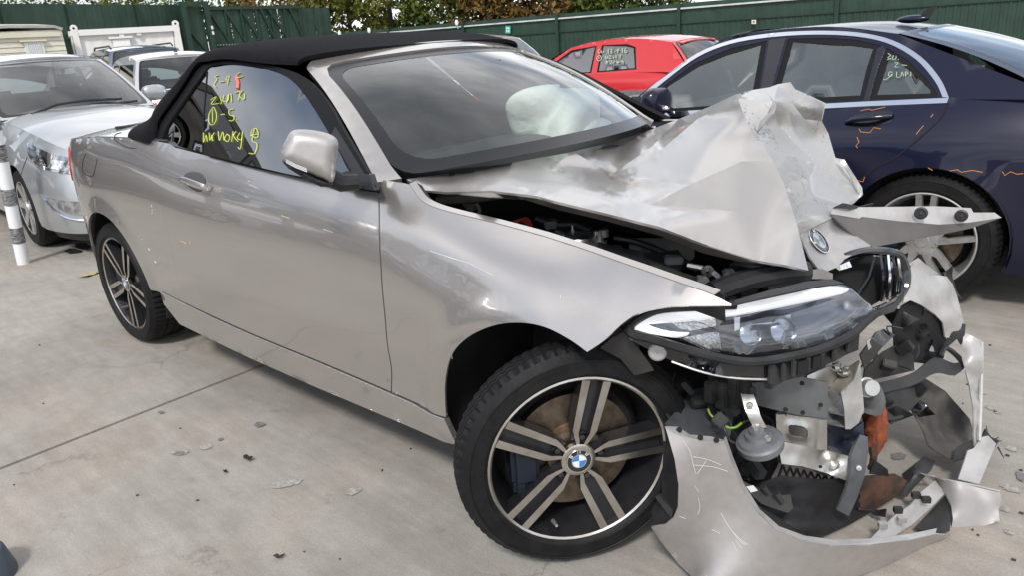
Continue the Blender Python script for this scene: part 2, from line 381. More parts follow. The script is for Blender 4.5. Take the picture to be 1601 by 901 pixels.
def YS(x, z):
    x = np.asarray(x, float); z = np.asarray(z, float)
    t = z-ZC(x); w = SW(x); tp = np.maximum(t, 0)
    sp = w*np.logaddexp(0, np.clip(t/w, -40, 40))
    g = .40*sp + QQ(x)*tp**2
    tn = np.clip(t, -.9, 0)
    g += .026*np.clip(1+tn/.20, 0, 1)**2-.016
    g += .16*np.clip(-t-.28, 0, 1)**2
    g -= .007*np.exp(-((z-.50)/.07)**2)*np.clip((x+2.1)/.3, 0, 1)*np.clip((-.35-x)/.25, 0, 1)
    # wheel arch flares
    for cx, cz, ra in ((-2.67, .335, .36), (-.0, .33, .36)):
        r_ = np.hypot(x-cx, z-cz); g -= .012*np.exp(-((r_-ra)/.045)**2)*(z > .25)
    return W_(x)-g
def hitS(px, py, dy=0.0):
    y = -.86
    for _ in range(25):
        p = P(px, py, y=y); yn = -float(YS(p[0], p[2]))-dy; y += .6*(yn-y)
    return P(px, py, y=y)
def hz(pts): return [hitS(*q)[[0, 2]] for q in pts]
def side(off=0.0, sgn=-1): return lambda x, z: np.stack([x, sgn*(YS(x, z)+off), z], 1)
ARC = [(-2.67+.36*math.cos(R(a)), .335+.36*math.sin(R(a))) for a in range(4, 177, 6)]
doorF = spl(hz([(591.5, 301), (592, 350), (595, 420), (603, 520), (611, 575), (611, 613)]), 5)
doorB = spl(hz([(611, 613), (500, 565.5), (400, 524.5), (330, 493)]), 4)
zdr = float(doorB[-1][1])
belt = spl(hz([(245, 222.5), (315, 241), (400, 263), (450, 273), (520, 290), (591.5, 301)]), 4)
belt = [q for q in belt if q[0] > -1.96]
XR = -1.97
DOOR = doorF + doorB[1:] + [(XR, zdr+.006)] + [(XR, float(belt[0][1])+.012)] + belt[:-1]
DOOR = DOOR[::-1]
def both(name, outline, m=M_SILVER, step=.03, solid=.012, left=True, holes=(), label=None):
    o = build(name, panel(outline, side(), step, holes), m, BM, solid=solid, ang=180)
    if label: o['label'] = label
    if left:
        mb = panel(outline, side(0, 1), step, holes); mb.f = [q[::-1] for q in mb.f]
        build(name, mb, m, BM, solid=solid, ang=180)
    return o
door = both('door', DOOR)
QTR = [(XR-.0008, zdr+.006)] + [(-2.29, zdr+.014)] + ARC + [(-3.04, .30), (-3.1, .27), (-3.3, .25), (-3.535, .27), (-3.535, .6), (-3.53, .98), (-3.2, 1.012), (-2.9, 1.035), (-2.6, 1.052), (-2.35, 1.055), (-2.1, 1.047), (XR-.0008, float(belt[0][1])+.012)]
both('rear_quarter_panel', QTR[::-1])
sillT = [(float(q[0]), float(q[1])-.007) for q in spl(hz([(697, 653), (611, 613), (500, 565.5), (400, 524.5), (330, 493), (252, 455)]), 3)]
sillB = hz([(283, 507), (400, 563), (500, 607), (600, 649), (697, 691), (716, 695)])
SILL = sillT + [(float(sillB[0][0])-.1, .30)] + [tuple(q) for q in sillB]
SILL = SILL[::-1]
o_ = build('sill', panel(SILL, side(.006), .03), M_SILVER, BM, solid=.02, ang=180)
mb = panel(SILL, side(.006, 1), .03); mb.f = [q[::-1] for q in mb.f]; build('sill', mb, M_SILVER, BM, solid=.02, ang=180)
mb = MB()
q3 = [np.array([x, -(YS(x, z)+.006), z]) for x, z in sillT]
mb.tube([q+np.array([0, .001, .001]) for q in q3], .002, 6); build('sill_edge', mb, M_SKIN, o_)
fr = [(float(q[0])+.005, float(q[1])) for q in doorF[::-1]]
archF = spl(hz([(697, 653), (696, 600), (705, 558), (730, 529), (770, 510), (812, 505), (852, 512), (890, 531), (918, 551)]), 5)
fF = spl(hz([(918, 551), (946, 532), (970, 509), (990, 494)]), 3)[1:] + spl(hz([(990, 494), (1015, 485), (1050, 480), (1100, 478.5), (1143, 478)]), 3)[1:]
fT = spl(hz([(1143, 476), (1100, 456), (1000, 421), (900, 386), (800, 356), (700, 331), (662, 316), (648, 300), (640, 288)]), 4)
FEND = [tuple(q) for q in fr] + [tuple(q) for q in hz([(597, 281), (632, 286)])] + [tuple(q) for q in fT[::-1]] + [tuple(q) for q in fF[::-1]] + [tuple(q) for q in archF[::-1]]
fender = both('front_fender', FEND[::-1] if False else FEND, left=False, solid=.008, step=.022)
def area(o): 
    q = np.array(o); return .5*np.sum(q[:, 0]*np.roll(q[:, 1], -1)-np.roll(q[:, 0], -1)*q[:, 1])
LF = [q for q in [(-.555, .30), (-.33, .30), (-.33, .5), (-.25, .6), (-.1, .68), (.02, .69), (.05, .9), (-.2, .945), (-.42, .99), (-.58, .98)]]
mb = panel(LF, side(0, 1), .03); mb.f = [q[::-1] for q in mb.f]; build('front_fender', mb, M_SILVER, BM, solid=.008, ang=180)
# dark inner edge strip along the top of the fender
mb = MB(); e3 = [np.array([q[0], -YS(q[0], q[1]), q[1]]) for q in fT][3:]
rows = [[e+np.array([0, 0, 0]) for e in e3], [e+np.array([.004, .022, .004]) for e in e3], [e+np.array([.004, .030, -.03]) for e in e3]]
mb.grid(rows[:2]); build('fender_flange', mb, M_SILVER, fender, solid=.003)
mb = MB(); mb.grid([[e+np.array([.002, .022, .0]) for e in e3], [e+np.array([.004, .04, -.012]) for e in e3], [e+np.array([.004, .05, -.08]) for e in e3]]); build('fender_seal', mb, M_BLACKPL, fender, solid=.004)

# ---- rear deck
def ztop(x): return np.interp(x, [-3.535, -3.2, -2.9, -2.6, -2.35, -2.1, -1.97], [.98, 1.012, 1.035, 1.052, 1.055, 1.047, 1.047])
def deck(xs, ins, h, mb):
    rows = []
    for x in xs:
        ye = float(YS(x, ztop(x)))-ins; r_ = []
        for k in range(25):
            s_ = -1+2*k/24; y = ye*s_
            r_.append((x-.02*(1-s_*s_), y, float(ztop(x))+h*(1-abs(s_)**3)))
        rows.append(r_)
    return mb.grid(rows)
deckR = build('boot_lid', deck([-3.527, -3.5, -3.45, -3.4, -3.3, -3.2, -3.1, -3.0, -2.93], -.004, .047, MB()), M_SILVER, BM, ang=180)
build('roof_compartment_lid', deck([-2.925, -2.85, -2.75, -2.65, -2.5, -2.35, -2.2, -2.1, -2.0], -.003, .047, MB()), M_SILVER, BM, ang=180)
# rear end: bumper and boot face
mb = MB(); rows = []
for z in (.27, .4, .55, .7, .85, .98):
    rows.append([(-3.53-.03*(1-(k/6-1)**2)-(.02 if z > .5 else 0), (k/6-1)*.30, z) for k in range(13)])
mb.grid(rows); build('rear_bumper', mb, M_SILVER, BM, ang=180)
# number plate free rear; tail light wraps the corner
TL = spl(hz([(118, 262), (117, 245), (121, 237), (126, 240), (128, 255), (126, 268), (120, 278)]), 3, True)
M_TAIL = mat('red_lamp', (.45, .012, .012), .12, coat=1, emit=((.6, .02, .02), .15))
TL2 = [(-3.12, .975), (-3.3, .975), (-3.42, .965), (-3.45, .86), (-3.3, .80), (-3.17, .80), (-3.12, .86)]
build('tail_light', panel(TL2, side(.006), .02), M_TAIL, BM, solid=.012, ang=180)
mb = panel(TL2, side(.006, 1), .02); mb.f = [q[::-1] for q in mb.f]; build('tail_light', mb, M_TAIL, BM, solid=.012, ang=180)
# fuel flap outline
def sline(pts, r=.0016, off=.0005, m=M_DARK, name='panel_seam', par=None, closed=False):
    q = spl(hz(pts), 5, closed); mb = MB(); mb.tube([np.array([a[0], -(YS(a[0], a[1])+off), a[1]]) for a in q], r, 5)
    return build(name, mb, m, par or BM)
sline([(134, 240), (130, 252), (129, 266), (134, 272), (145, 275), (149, 262), (152, 248)], name='fuel_flap_seam')
mb = MB(); q = spl([P(a, b, z=1.065) for a, b in [(183, 197), (180, 205), (179, 214), (184, 222), (198, 229), (212, 232), (222, 228), (232, 220)]], 4)
# hinge cover seam on the deck, laid on its surface
def deckpt(px, py):
    z = 1.05
    for _ in range(20):
        p = P(px, py, z=z); ye = float(YS(p[0], ztop(p[0]))); s_ = min(1, abs(p[1])/ye); z += .6*(float(ztop(p[0]))+.045*(1-s_**3)-z)
    return P(px, py, z=z)
mb.tube([deckpt(a, b)+np.array([0, 0, .0008]) for a, b in spl([(190, 207), (181, 210), (179, 216), (184, 222), (198, 230), (212, 232)], 4)], .002, 5); build('hinge_cover_seam', mb, M_DARK, BM)

# ---- windscreen, frame
def WS(u, v, lift=0.0):
    u = np.asarray(u, float); v = np.asarray(v, float); c = 1-u*u; ex = np.maximum(np.abs(u)-1, 0)
    bx = -.66+.27*c; by = .76*u; bz = .985+.03*c
    hx = -1.24+.13*c; hy = .57*u; hz_ = 1.308+.036*c
    x = bx+(hx-bx)*v; y = by+(hy-by)*v; z = bz+(hz_-bz)*v + .035*np.sin(np.pi*np.clip(v, 0, 1))
    x -= .9*ex; z -= .1*ex
    n = np.array([.52, 0, .85]); 
    return np.stack([x+lift*n[0], y-lift*.3*np.sign(u)*np.abs(u), z+lift*n[2]], 1)
def rrect(a, b, c, d, r, n=5):
    out = []
    for cx, cy, s in ((c-r[0], d-r[1], 0), (a+r[0], d-r[1], 90), (a+r[0], b+r[1], 180), (c-r[0], b+r[1], 270)):
        out += [(cx+r[0]*math.cos(R(s+90*k/n)), cy+r[1]*math.sin(R(s+90*k/n))) for k in range(n+1)]
    return out
so_ = rrect(-.945, -.02, .945, .955, (.09, .14)); si_ = rrect(-.885, .05, .885, .885, (.11, .15))
build('windscreen', panel(si_, lambda u, v: WS(u, v), .05), M_SCREEN, BM, ang=180)
build('screen_border', panel(so_, lambda u, v: WS(u, v, .001), .04, [si_]), M_BAND, BM, ang=180)
mirrorband = [(.16, .945), (.36, .945), (.30, .70), (.22, .66)]
build('camera_cover', panel(mirrorband, lambda u, v: WS(u, v, -.008), .05), M_BAND, BM, solid=.03)
fo = [(-1.03, -.06), (-1.03, .5), (-1.015, .97), (-.98, 1.03), (-.9, 1.055), (.9, 1.055), (.98, 1.03), (1.015, .97), (1.03, .5), (1.03, -.06), (.80, -.06), (.86, .0)]
frame = rrect(-1.012, -.04, 1.012, 1.05, (.10, .10))
frame = [q for q in frame if q[1] > .2]; frame = frame + [(-1.012, -.05), (-.94, -.05)] + [(-.948, .05)] + [(-.948, .81)] + [(-.925, .905), (-.88, .95), (-.8, .962), (.8, .962), (.88, .95), (.925, .905), (.948, .81), (.948, .05), (.94, -.05), (1.012, -.05)]
build('windscreen_frame', panel(frame, lambda u, v: WS(u, v, .010), .04), M_SILVER, BM, solid=.03, ang=60)
# ---- fabric roof
GO, GN = (0, -.80, 1.02), (0, -.3, .2)
def G(px, py, out=0.0):
    p = PL(px, py, GO, GN); return p+np.array([0, -.83, .55])*out
feet = [np.array([-1.255, -.585, 1.315])] + [G(a, b, .012) for a, b in [(424, 102), (364, 95), (333, 98), (313, 105), (284, 148), (253, 192), (243, 221)]]
feet += [deckpt(225, 219)+[0, 0, -.005], deckpt(205, 213)+[0, 0, -.005]]
tops = [(-1.13, 0, 1.350), (-1.45, 0, 1.395), (-1.75, 0, 1.41), (-1.95, 0, 1.405), (-2.15, 0, 1.385), (-2.40, 0, 1.31), (-2.62, 0, 1.23), (-2.74, 0, 1.18), (-2.84, 0, 1.13), (-2.92, 0, 1.09)]
ft = spl(feet, 5); tp_ = spl(tops, 5); rows = []
N_ = len(ft)
for k, (f_, t_) in enumerate(zip(ft, tp_)):
    r_ = []
    for j in range(33):
        th = math.pi*j/32; c = math.cos(th); s_ = math.sin(th)
        yy = math.copysign(abs(c)**.62, c); zz = s_**.72
        a = 1-yy*yy
        r_.append((f_[0]+(t_[0]-f_[0])*a, f_[1]*yy, f_[2]+(t_[2]-f_[2])*zz))
    rows.append(r_)
mb = MB().grid(rows); roof = build('fabric_roof', mb, M_CANVAS, BM, solid=.015, ang=180, off=1)
# black seal round the side windows
top_o = [(243, 222), (253, 192), (284, 148), (313, 106), (333, 99), (364, 96), (424, 103), (478, 121), (514, 160), (537, 201), (590, 292)]
top_i = [(575, 292), (548, 268), (520, 215), (468, 136), (422, 109), (364, 101), (332, 104), (318, 118), (288, 160), (262, 199), (255, 218), (254, 221)]
bot = [(400, 258), (318, 240), (254, 221)]
def gp(pts, out=0.0): return [G(a, b, out) for a, b in pts]
def g2(p): return (p[0], (p[1]-GO[1])*.5547+(p[2]-GO[2])*.832)
def gfn(out=0.0): return lambda x, s: np.stack([x, GO[1]+s*.5547-.83*out, GO[2]+s*.832+.55*out], 1)
ol = [g2(G(*q)) for q in spl(top_o, 4)] + [g2(G(*q)) for q in spl(top_i, 4)]
mb = panel(ol, gfn(.006), .03); build('window_seal', mb, M_RUBBER, BM, solid=.02, ang=60)
dgl = spl([(318, 238), (321, 170), (325, 112), (332, 104)], 4)+spl([(332, 104), (364, 101), (422, 109), (468, 136), (520, 215), (552, 276)], 4)[1:]+[(556, 292), (450, 272), (318, 241)]
door_glass = build('door_window', panel([g2(G(*q)) for q in dgl], gfn(.002), .06), M_GLASS, BM, ang=180)
qgl = [(254, 221), (256, 216), (262, 199), (288, 160), (318, 118), (331, 105), (324, 114), (321, 170), (318, 238)]
build('quarter_window', panel([g2(G(*q)) for q in qgl], gfn(-.002), .06), M_GLASS, BM, ang=180)
mb = MB(); mb.tube([G(*q, .003) for q in [(317.5, 240), (320.5, 170), (325, 112)]], .003, 6); build('window_edge', mb, M_RUBBER, BM)
# left side glass and seal (mirror image)
mb = panel([g2(G(*q)) for q in dgl[:-3]+[(556, 292), (450, 272), (254, 221), (262, 199), (288, 160), (318, 118)]], lambda x, s: gfn(0)(x, s)*np.array([1, -1, 1]), .08); mb.f = [q[::-1] for q in mb.f]; build('door_window', mb, M_GLASS, BM, ang=180)
mb = panel(ol, lambda x, s: gfn(.006)(x, s)*np.array([1, -1, 1]), .04); mb.f = [q[::-1] for q in mb.f]; build('window_seal', mb, M_RUBBER, BM, solid=.02)
mb = MB(); mb.grid([[(x, .755, z) for x in np.linspace(-2.5, -.95, 8)] for z in (.90, 1.055)]); build('door_trim', mb, M_INT, BM, solid=.02)
mb = panel([g2(G(*q)) for q in [(243, 224), (205, 214), (232, 160), (270, 110), (313, 96), (345, 94), (333, 106), (290, 158), (262, 200), (254, 224)]], lambda x, s: gfn(-.02)(x, s)*np.array([1, -1, 1]), .06); mb.f = [q[::-1] for q in mb.f]; build('roof_lining', mb, M_INT, BM, solid=.01)
# belt moulding
b3 = [np.array([q[0], -YS(q[0], q[1])+.004, q[1]+.002]) for q in spl(hz([(210, 219), (245, 222.5), (315, 241), (400, 263), (450, 273), (520, 290), (590, 300)]), 4)]
mb = MB(); mb.grid([[q for q in b3], [q+np.array([0, .012, .010]) for q in b3], [q+np.array([0, .035, .010]) for q in b3]])
build('belt_moulding', mb, mat('satin_grey_trim', (.10, .10, .105), .35, .6), BM, solid=.004)
# ---- soft interior (seats, dashboard, floor)
mb = MB(); mb.box((-1.9, 0, .62), (2.6, 1.42, .04)); mb.box((-1.9, -.70, .8), (2.5, .03, .4)); mb.box((-1.9, .70, .8), (2.5, .03, .4)); mb.box((-2.75, 0, .85), (.05, 1.4, .45)); mb.box((-.62, 0, .5), (.05, 1.5, .75))
build('cabin_tub', mb, M_INT, BM)
M_SEAT = mat('grey_leather', (.045, .047, .05), .55, bump=.2, bscale=30)
for y in (-.38, .38):
    mb = MB(); mb.box((-1.72, y, .78), (.52, .50, .16), bev=.05)
    c, s_ = math.cos(.35), math.sin(.35); mb.box((-2.02, y, 1.02), (.13, .48, .55), [[c, 0, -s_], [0, 1, 0], [s_, 0, c]], bev=.05); mb.box((-2.13, y, 1.315), (.09, .26, .15), [[c, 0, -s_], [0, 1, 0], [s_, 0, c]], bev=.035)
    build('seat', mb, M_SEAT, BM)
mb = MB(); mb.box((-2.5, 0, .95), (.2, 1.2, .5), bev=.06); build('rear_seat', mb, M_SEAT, BM)
rows = []
for k in range(9):
    x = -.62-.06*k
    rows.append([(x+.22*(1-(j/8-1)**2)*(1-k/9), (j/8-1)*.66, .955+.035*math.sin(k/8*3.1)-(.05 if k == 8 else 0)+.01*math.sin(j*.9)) for j in range(17)])
mb = MB().grid(rows); mb.box((-1.12, 0, .85), (.10, 1.3, .2), bev=.03); build('dashboard', mb, M_SEAT, BM)
mb = MB(); sa = np.array([-.85, 0, .5]); sc_ = np.array([-1.28, -.37, .98])
cir = [sc_+.18*(math.cos(a)*np.array([0, 1, 0])+math.sin(a)*np.array([.42, 0, .9])) for a in np.linspace(0, 2*math.pi, 33)]
mb.tube(cir, .016, 8); mb.lathe([(.07, .02), (.065, .04), (.001, .045)], sc_, (-.9, 0, .42), 16); mb.bar(sc_+[0, -.17, 0], sc_+[0, .17, 0], .03, .03); build('steering_wheel', mb, M_INT, BM)
# deployed airbag on the passenger side
def blob(ctr, axes, n=18, noise=.12, seed=1, sq=.8):
    rg = np.random.default_rng(seed); A = np.array(axes); ph = rg.uniform(0, 6.28, (6,)); fr_ = rg.integers(2, 5, (6, 2)); rows = []
    for i in range(n+1):
        th = math.pi*i/n; r_ = []
        for j in range(2*n):
            p_ = math.pi*j/n; d = np.array([math.sin(th)*math.cos(p_), math.sin(th)*math.sin(p_), math.cos(th)])
            k = 1+noise*sum(math.sin(a*th+b*p_+c) for (a, b), c in zip(fr_, ph))/2.2
            d = np.sign(d)*np.abs(d)**sq
            r_.append(np.array(ctr)+k*(A.T@d))
        rows.append(r_)
    return MB().grid(rows, wrap=True)
ab = blob(P(880, 184, y=.24)+[-.01, 0, -.01], [(.11, .04, .0), (-.03, .19, .0), (0, 0, .115)], 40, .18, 5, .7)
build('airbag', ab, M_AIRBAG, BM, ang=180)
mb = blob(P(900, 205, y=.3)+[0, 0, -.02], [(.10, .02, 0), (-.02, .17, 0.02), (0, 0, .06)], 16, .14, 9, .8); build('airbag_flap', mb, M_AIRBAG, BM, ang=180)
mb = MB(); a = P(830, 178, y=.2)
# ---- door mirror
def planeframe(o, n, up=(0, 0, 1)):
    n = np.array(n, float); n /= np.linalg.norm(n); r_ = np.cross(up, n); r_ /= np.linalg.norm(r_); u_ = np.cross(n, r_); return np.array(o, float), r_, u_, n
def pillow(pxs, o, n, depth, back=0.0, step=.02, edge=.04, mb=None, m=0, taper=1.0):
    o, r_, u_, n = planeframe(o, n)
    q = [(np.dot(PL(a, b, o, n)-o, r_), np.dot(PL(a, b, o, n)-o, u_)) for a, b in pxs]
    v, f = sheet2d(q, step); bd = np.array(dens(q, step/4))
    d = np.concatenate([np.sqrt(((v[i:i+300, None]-bd[None])**2).sum(-1)).min(1) for i in range(0, len(v), 300)])
    e = np.clip(d/edge, 0, 1); h = depth*np.sqrt(np.clip(1-(1-e)**2, 0, 1))
    mb = mb or MB(); c = v.mean(0)
    mb.add([o+r_*a[0]+u_*a[1]+n*k for a, k in zip(v, h)], f, m)
    if back:
        vb = c+(v-c)*taper
        mb.add([o+r_*a[0]+u_*a[1]-n*(back*math.sqrt(k)) for a, k in zip(vb, e)], [q[::-1] for q in f], m)
    return mb
mo = P(485, 245, y=-.99)
cap = spl([(439, 247), (440, 235), (447, 218), (457, 204), (478, 202), (505, 206), (522, 213), (529, 224), (526, 250), (521, 283), (500, 277), (470, 264), (446, 253)], 4, True)
mir = build('door_mirror', pillow(cap, mo, (.80, -.58, .10), .042, .06, .008, .035, taper=.93), M_SKIN, BM, ang=180)
low = spl([(442, 249), (470, 263), (500, 276), (520, 283), (516, 291), (498, 290), (470, 275), (448, 260)], 3, True)
build('mirror_base', pillow(low, mo+np.array([-.01, .01, 0]), (.80, -.58, .05), .035, .06, .012, .02), M_BLACKPL, mir, ang=180)
mb = MB(); mb.tube([mo+np.array([-.04, .05, -.055]), P(535, 286, y=-.90), P(560, 284, y=-.86)], [.03, .026, .024], 10); mb.prism([G(a, b, .012) for a, b in [(522, 290), (590, 300), (582, 276), (545, 270), (525, 278)]], np.array([0, .02, 0])); build('mirror_arm', mb, M_BLACKPL, mir)
sailp = [(546, 268), (583, 284), (530, 202), (524, 215)]
build('sail_panel', MB().prism([G(a, b, .008) for a, b in [(520, 212), (553, 270), (583, 290), (527, 200)]], np.array([0, .015, 0])), M_BLACKPL, BM)
for k in range(3):
    mb = MB(); pts = [PL(a, b+k*2.2, mo+np.array([.8, -.58, .1])*.03, (.8, -.58, .1)) for a, b in [(447, 249), (462, 257), (480, 264)]]; mb.tube(pts, .0014, 5); build('indicator_line', mb, M_CHROME, mir)
# interior mirror shape seen through the windscreen
mb = MB(); mb.box(P(757, 110, y=.02), (.03, .22, .07), bev=.012); build('rear_view_mirror', mb, M_BLACKPL, BM)
# ---- door handle
def sp(px, py, off): return hitS(px, py, off)
mb = MB(); A_ = sp(282, 279, .014); B_ = sp(326, 292, .030)
hb = spl([sp(281, 279, .004), sp(288, 281, .030), sp(303, 287, .036), sp(318, 292, .034), sp(327, 294, .012)], 4)
rws = []
for i, c in enumerate(hb):
    t = i/(len(hb)-1); hgt = .015*(1-.35*abs(2*t-1)**2); dep = .008
    rws.append([c+np.array([0, -dep*math.cos(a), hgt*math.sin(a)]) for a in np.linspace(0, 2*math.pi, 13)[:-1]])
mb.grid(rws, wrap=True); hnd = build('handle', mb, M_SILVER, door, ang=180)
cup = spl([(288, 274), (300, 268), (313, 270), (321, 279), (320, 292), (311, 300), (300, 295), (290, 285)], 3, True)
mb = panel(hz(cup), lambda x, z: np.stack([x, -(YS(x, z)+.0015-.0*x), z], 1), .01); build('handle_cup', mb, mat('handle_recess', (.16, .15, .145), .35, .7), door, ang=180)
# ================================================================== wheels
TYRE = [(.236, -.004), (.243, .006), (.249, .0095), (.251, .0135), (.255, .0138), (.258, .0128), (.276, .0148), (.286, .0128), (.288, .0155), (.291, .0148), (.295, .0085), (.307, -.006), (.3135, -.022), (.317, -.04), (.318, -.055), (.311, -.057), (.311, -.065), (.318, -.067), (.3185, -.095), (.3115, -.097), (.3115, -.106), (.3185, -.108), (.3185, -.135), (.3115, -.137), (.3115, -.146), (.318, -.148), (.316, -.175), (.309, -.20), (.296, -.217), (.27, -.228), (.24, -.222)]
def frame_xf(mb, o, e1, e2, n, sc=1.0):
    o = np.array(o); mb.v = [tuple(o+sc*(e1*a+e2*b+n*c)) for a, b, c in mb.v]; return mb
def ringm(prof, n, mod=None, mb=None, m=0):
    mb = mb or MB(); rows = []
    for i, (r_, h) in enumerate(prof):
        rows.append([((r_+(mod(i, k) if mod else 0))*math.cos(2*math.pi*k/n), (r_+(mod(i, k) if mod else 0))*math.sin(2*math.pi*k/n), h) for k in range(n)])
    mb.grid(rows, wrap=True, m=m); mb.f = [q[::-1] for q in mb.f]; return mb
def make_wheel(parent, o, e1, e2, n, style, R_=.318, rim=.240, a0=0.0, lod=0, tw=1.0):
    """tyre, rim, spokes, cap: n is the outward axis, o the centre of the outer rim plane"""
    s = rim/.240; X = lambda mb: frame_xf(mb, o, e1, e2, n)
    barrel = [(rim, -.002), (rim+.001, .003), (rim-.004, .005), (rim-.009, .001), (rim-.012, -.010), (rim-.022, -.05), (rim-.035, -.10), (rim-.038, -.19)]
    if style == 'steel': barrel = barrel[:5]+[(rim-.03, -.02), (rim-.05, -.012), (.03, -.004), (.001, -.002)]
    nn = 28 if lod else 64
    mb = ringm(barrel[:4], nn, m=1); ringm(barrel[3:], nn, mb=mb, m=0)
    wh = build('wheel', X(mb), [M_RIMGREY if style != 'silver' and style != 'steel' else M_ALU2, M_ALU if style == 'double' else M_ALU2], parent, ang=40)
    k = (R_-rim)/(.318-.240)
    tp = [(rim+(r_-.240)*k, h if h > -.006 else -.006+(h+.006)*tw) for r_, h in TYRE]
    if lod: tp = [tp[i] for i in (0, 5, 10, 12, 14, 22, 26, 28, 30)]
    big = 28 if lod else 210
    md = None if lod else (lambda i, kk: (-.008 if (kk % 3 == 0 and i in (12, 13, 25, 26)) else (-.004 if kk % 3 == 0 and i in (14, 17, 18, 21, 22) else 0)))
    build('tyre', X(ringm(tp, big, md)), M_TYRE, wh, ang=28)
    mb = MB(); mb.lathe([(.001, -.09), (rim-.06, -.09), (rim-.035, -.13)], (0, 0, 0), (0, 0, 1), nn); build('wheel_well', X(mb), M_DARK, wh)
    if not lod:
        mb = MB(); mb.lathe([(.05, -.060), (.165, -.060), (.165, -.085), (.05, -.085)], (0, 0, 0), (0, 0, 1), 48); mb.lathe([(.001, -.035), (.075, -.035), (.082, -.06)], (0, 0, 0), (0, 0, 1), 32); mb.f = [q[::-1] for q in mb.f]
        build('brake_disc', X(mb), M_DISC, wh, ang=30)
        mb = MB(); mb.box((-.135, .02, -.055), (.075, .17, .06), bev=.012); mb.box((-.15, -.07, -.05), (.04, .05, .05), bev=.01); build('brake_caliper', X(mb), M_CAL, wh)
    def spoke(poly, z0, z1, m0, a, mb):
        c, s_ = math.cos(a), math.sin(a); q = [np.array([x*c-y*s_, x*s_+y*c, 0]) for x, y in poly]
        zf = lambda p: z0-.012*(1-np.hypot(p[0], p[1])/rim)
        top = [p+[0, 0, zf(p)] for p in q]; b = len(mb.v); N_ = len(q)
        # chamfered sides
        cen = sum(q)/N_; low = [p*1.0+(p-cen)*.0+[0, 0, z1] for p in q]
        mb.add(top, [tuple(range(N_))], m0); mb.add(top+low, [(i, N_+i, N_+(i+1) % N_, (i+1) % N_) for i in range(N_)], 0)
    if style == 'double':
        for i in range(5):
            a = a0+2*math.pi*i/5; mb = MB()
            for sg in (1, -1):
                pol = [(.036, sg*.010), (.060, sg*.022), (.085, sg*.0325), (.11, sg*.0335), (rim-.011, sg*.0385), (rim-.011, sg*.0175), (.11, sg*.0155), (.075, sg*.0150), (.055, sg*.008), (.036, sg*.004)]
                if sg < 0: pol = pol[::-1]
                spoke(pol[::-1], .002, -.030, 1, a, mb)
            build('spoke', X(mb), [M_RIMGREY, M_ALU], wh, ang=20)
            mb = MB(); pol = [(.03, -.02), (.03, .02), (.09, .032), (rim-.011, .036), (rim-.011, -.036), (.09, -.032)]; spoke(pol[::-1], -.016, -.05, 0, a, mb)
            build('spoke_web', X(mb), [M_RIMGREY, M_RIMGREY], wh, ang=20)
            mb = MB(); cc, ss = math.cos(a), math.sin(a); mb.lathe([(.013, -.012), (.013, -.028)], (.062*cc, .062*ss, 0), (0, 0, 1), 12); mb.lathe([(.008, -.014), (.0075, -.012), (.001, -.012)], (.062*cc, .062*ss, 0), (0, 0, 1), 6); build('wheel_bolt', X(mb), M_DARKPL, wh)
        mb = MB(); mb.lathe([(.046, -.02), (.046, -.006), (.043, -.004), (.030, -.004)], (0, 0, 0), (0, 0, 1), 32); build('hub', X(mb), M_ALU, wh, ang=40)
        roundel(wh, X, .0335, -.003, a0-R(77))
        mb = MB(); va = a0-R(77)+R(250); q = np.array([math.cos(va), math.sin(va), 0])*(rim-.036); mb.tube([q+[0, 0, -.03], q*.97+[0, 0, .0]], [.006, .004], 8); build('tyre_valve', X(mb), M_ALU2, wh)
    elif style == 'silver':
        for i in range(5):
            a = a0+2*math.pi*i/5; mb = MB()
            for sg in (1, -1):
                pol = [(.03, sg*.012), (.07, sg*.036), (rim-.012, sg*.046), (rim-.012, sg*.020), (.105, sg*.013), (.085, sg*.0), (.03, 0)]
                if sg < 0: pol = pol[::-1]
                spoke(pol[::-1], .004, -.035, 1, a, mb)
            build('spoke', X(mb), [M_ALU2, M_ALU2], wh, ang=20)
            mb = MB(); a2 = a+math.pi/5; mb.lathe([(.011, .001), (.011, -.02), (.001, -.02)], (.058*math.cos(a2), .058*math.sin(a2), 0), (0, 0, 1), 12); build('bolt_hole', X(mb), M_DARK, wh)
        mb = MB(); mb.lathe([(.075, -.03), (.072, -.004), (.050, .000), (.034, .002), (.032, .006), (.001, .008)], (0, 0, 0), (0, 0, 1), 32); mb.f = [q[::-1] for q in mb.f]; build('hub', X(mb), M_ALU2, wh)
    elif style == 'five':
        for i in range(5 if not lod else 7):
            a = a0+2*math.pi*i/(5 if not lod else 7); mb = MB(); pol = [(.02, -.02), (.02, .02), (.08, .028), (rim-.012, .036), (rim-.012, -.036), (.08, -.028)]; spoke(pol[::-1], .002, -.03, 1, a, mb); build('spoke', X(mb), [M_ALU2, M_ALU2], wh, ang=20)
        mb = MB(); mb.lathe([(.06, -.02), (.05, .004), (.001, .006)], (0, 0, 0), (0, 0, 1), 20); mb.f = [q[::-1] for q in mb.f]; build('hub', X(mb), M_ALU2, wh)
    return wh
M_ALU2 = mat('silver_alloy_paint', (.50, .50, .49), .35, .7, var=.15, vscale=20)
M_CAL = mat('blue_grey_caliper', (.006, .011, .02), .45)
M_RBLUE = mat('roundel_blue', (.03, .20, .55), .25, coat=1); M_RWHITE = mat('roundel_white', (.75, .76, .77), .25, coat=1)
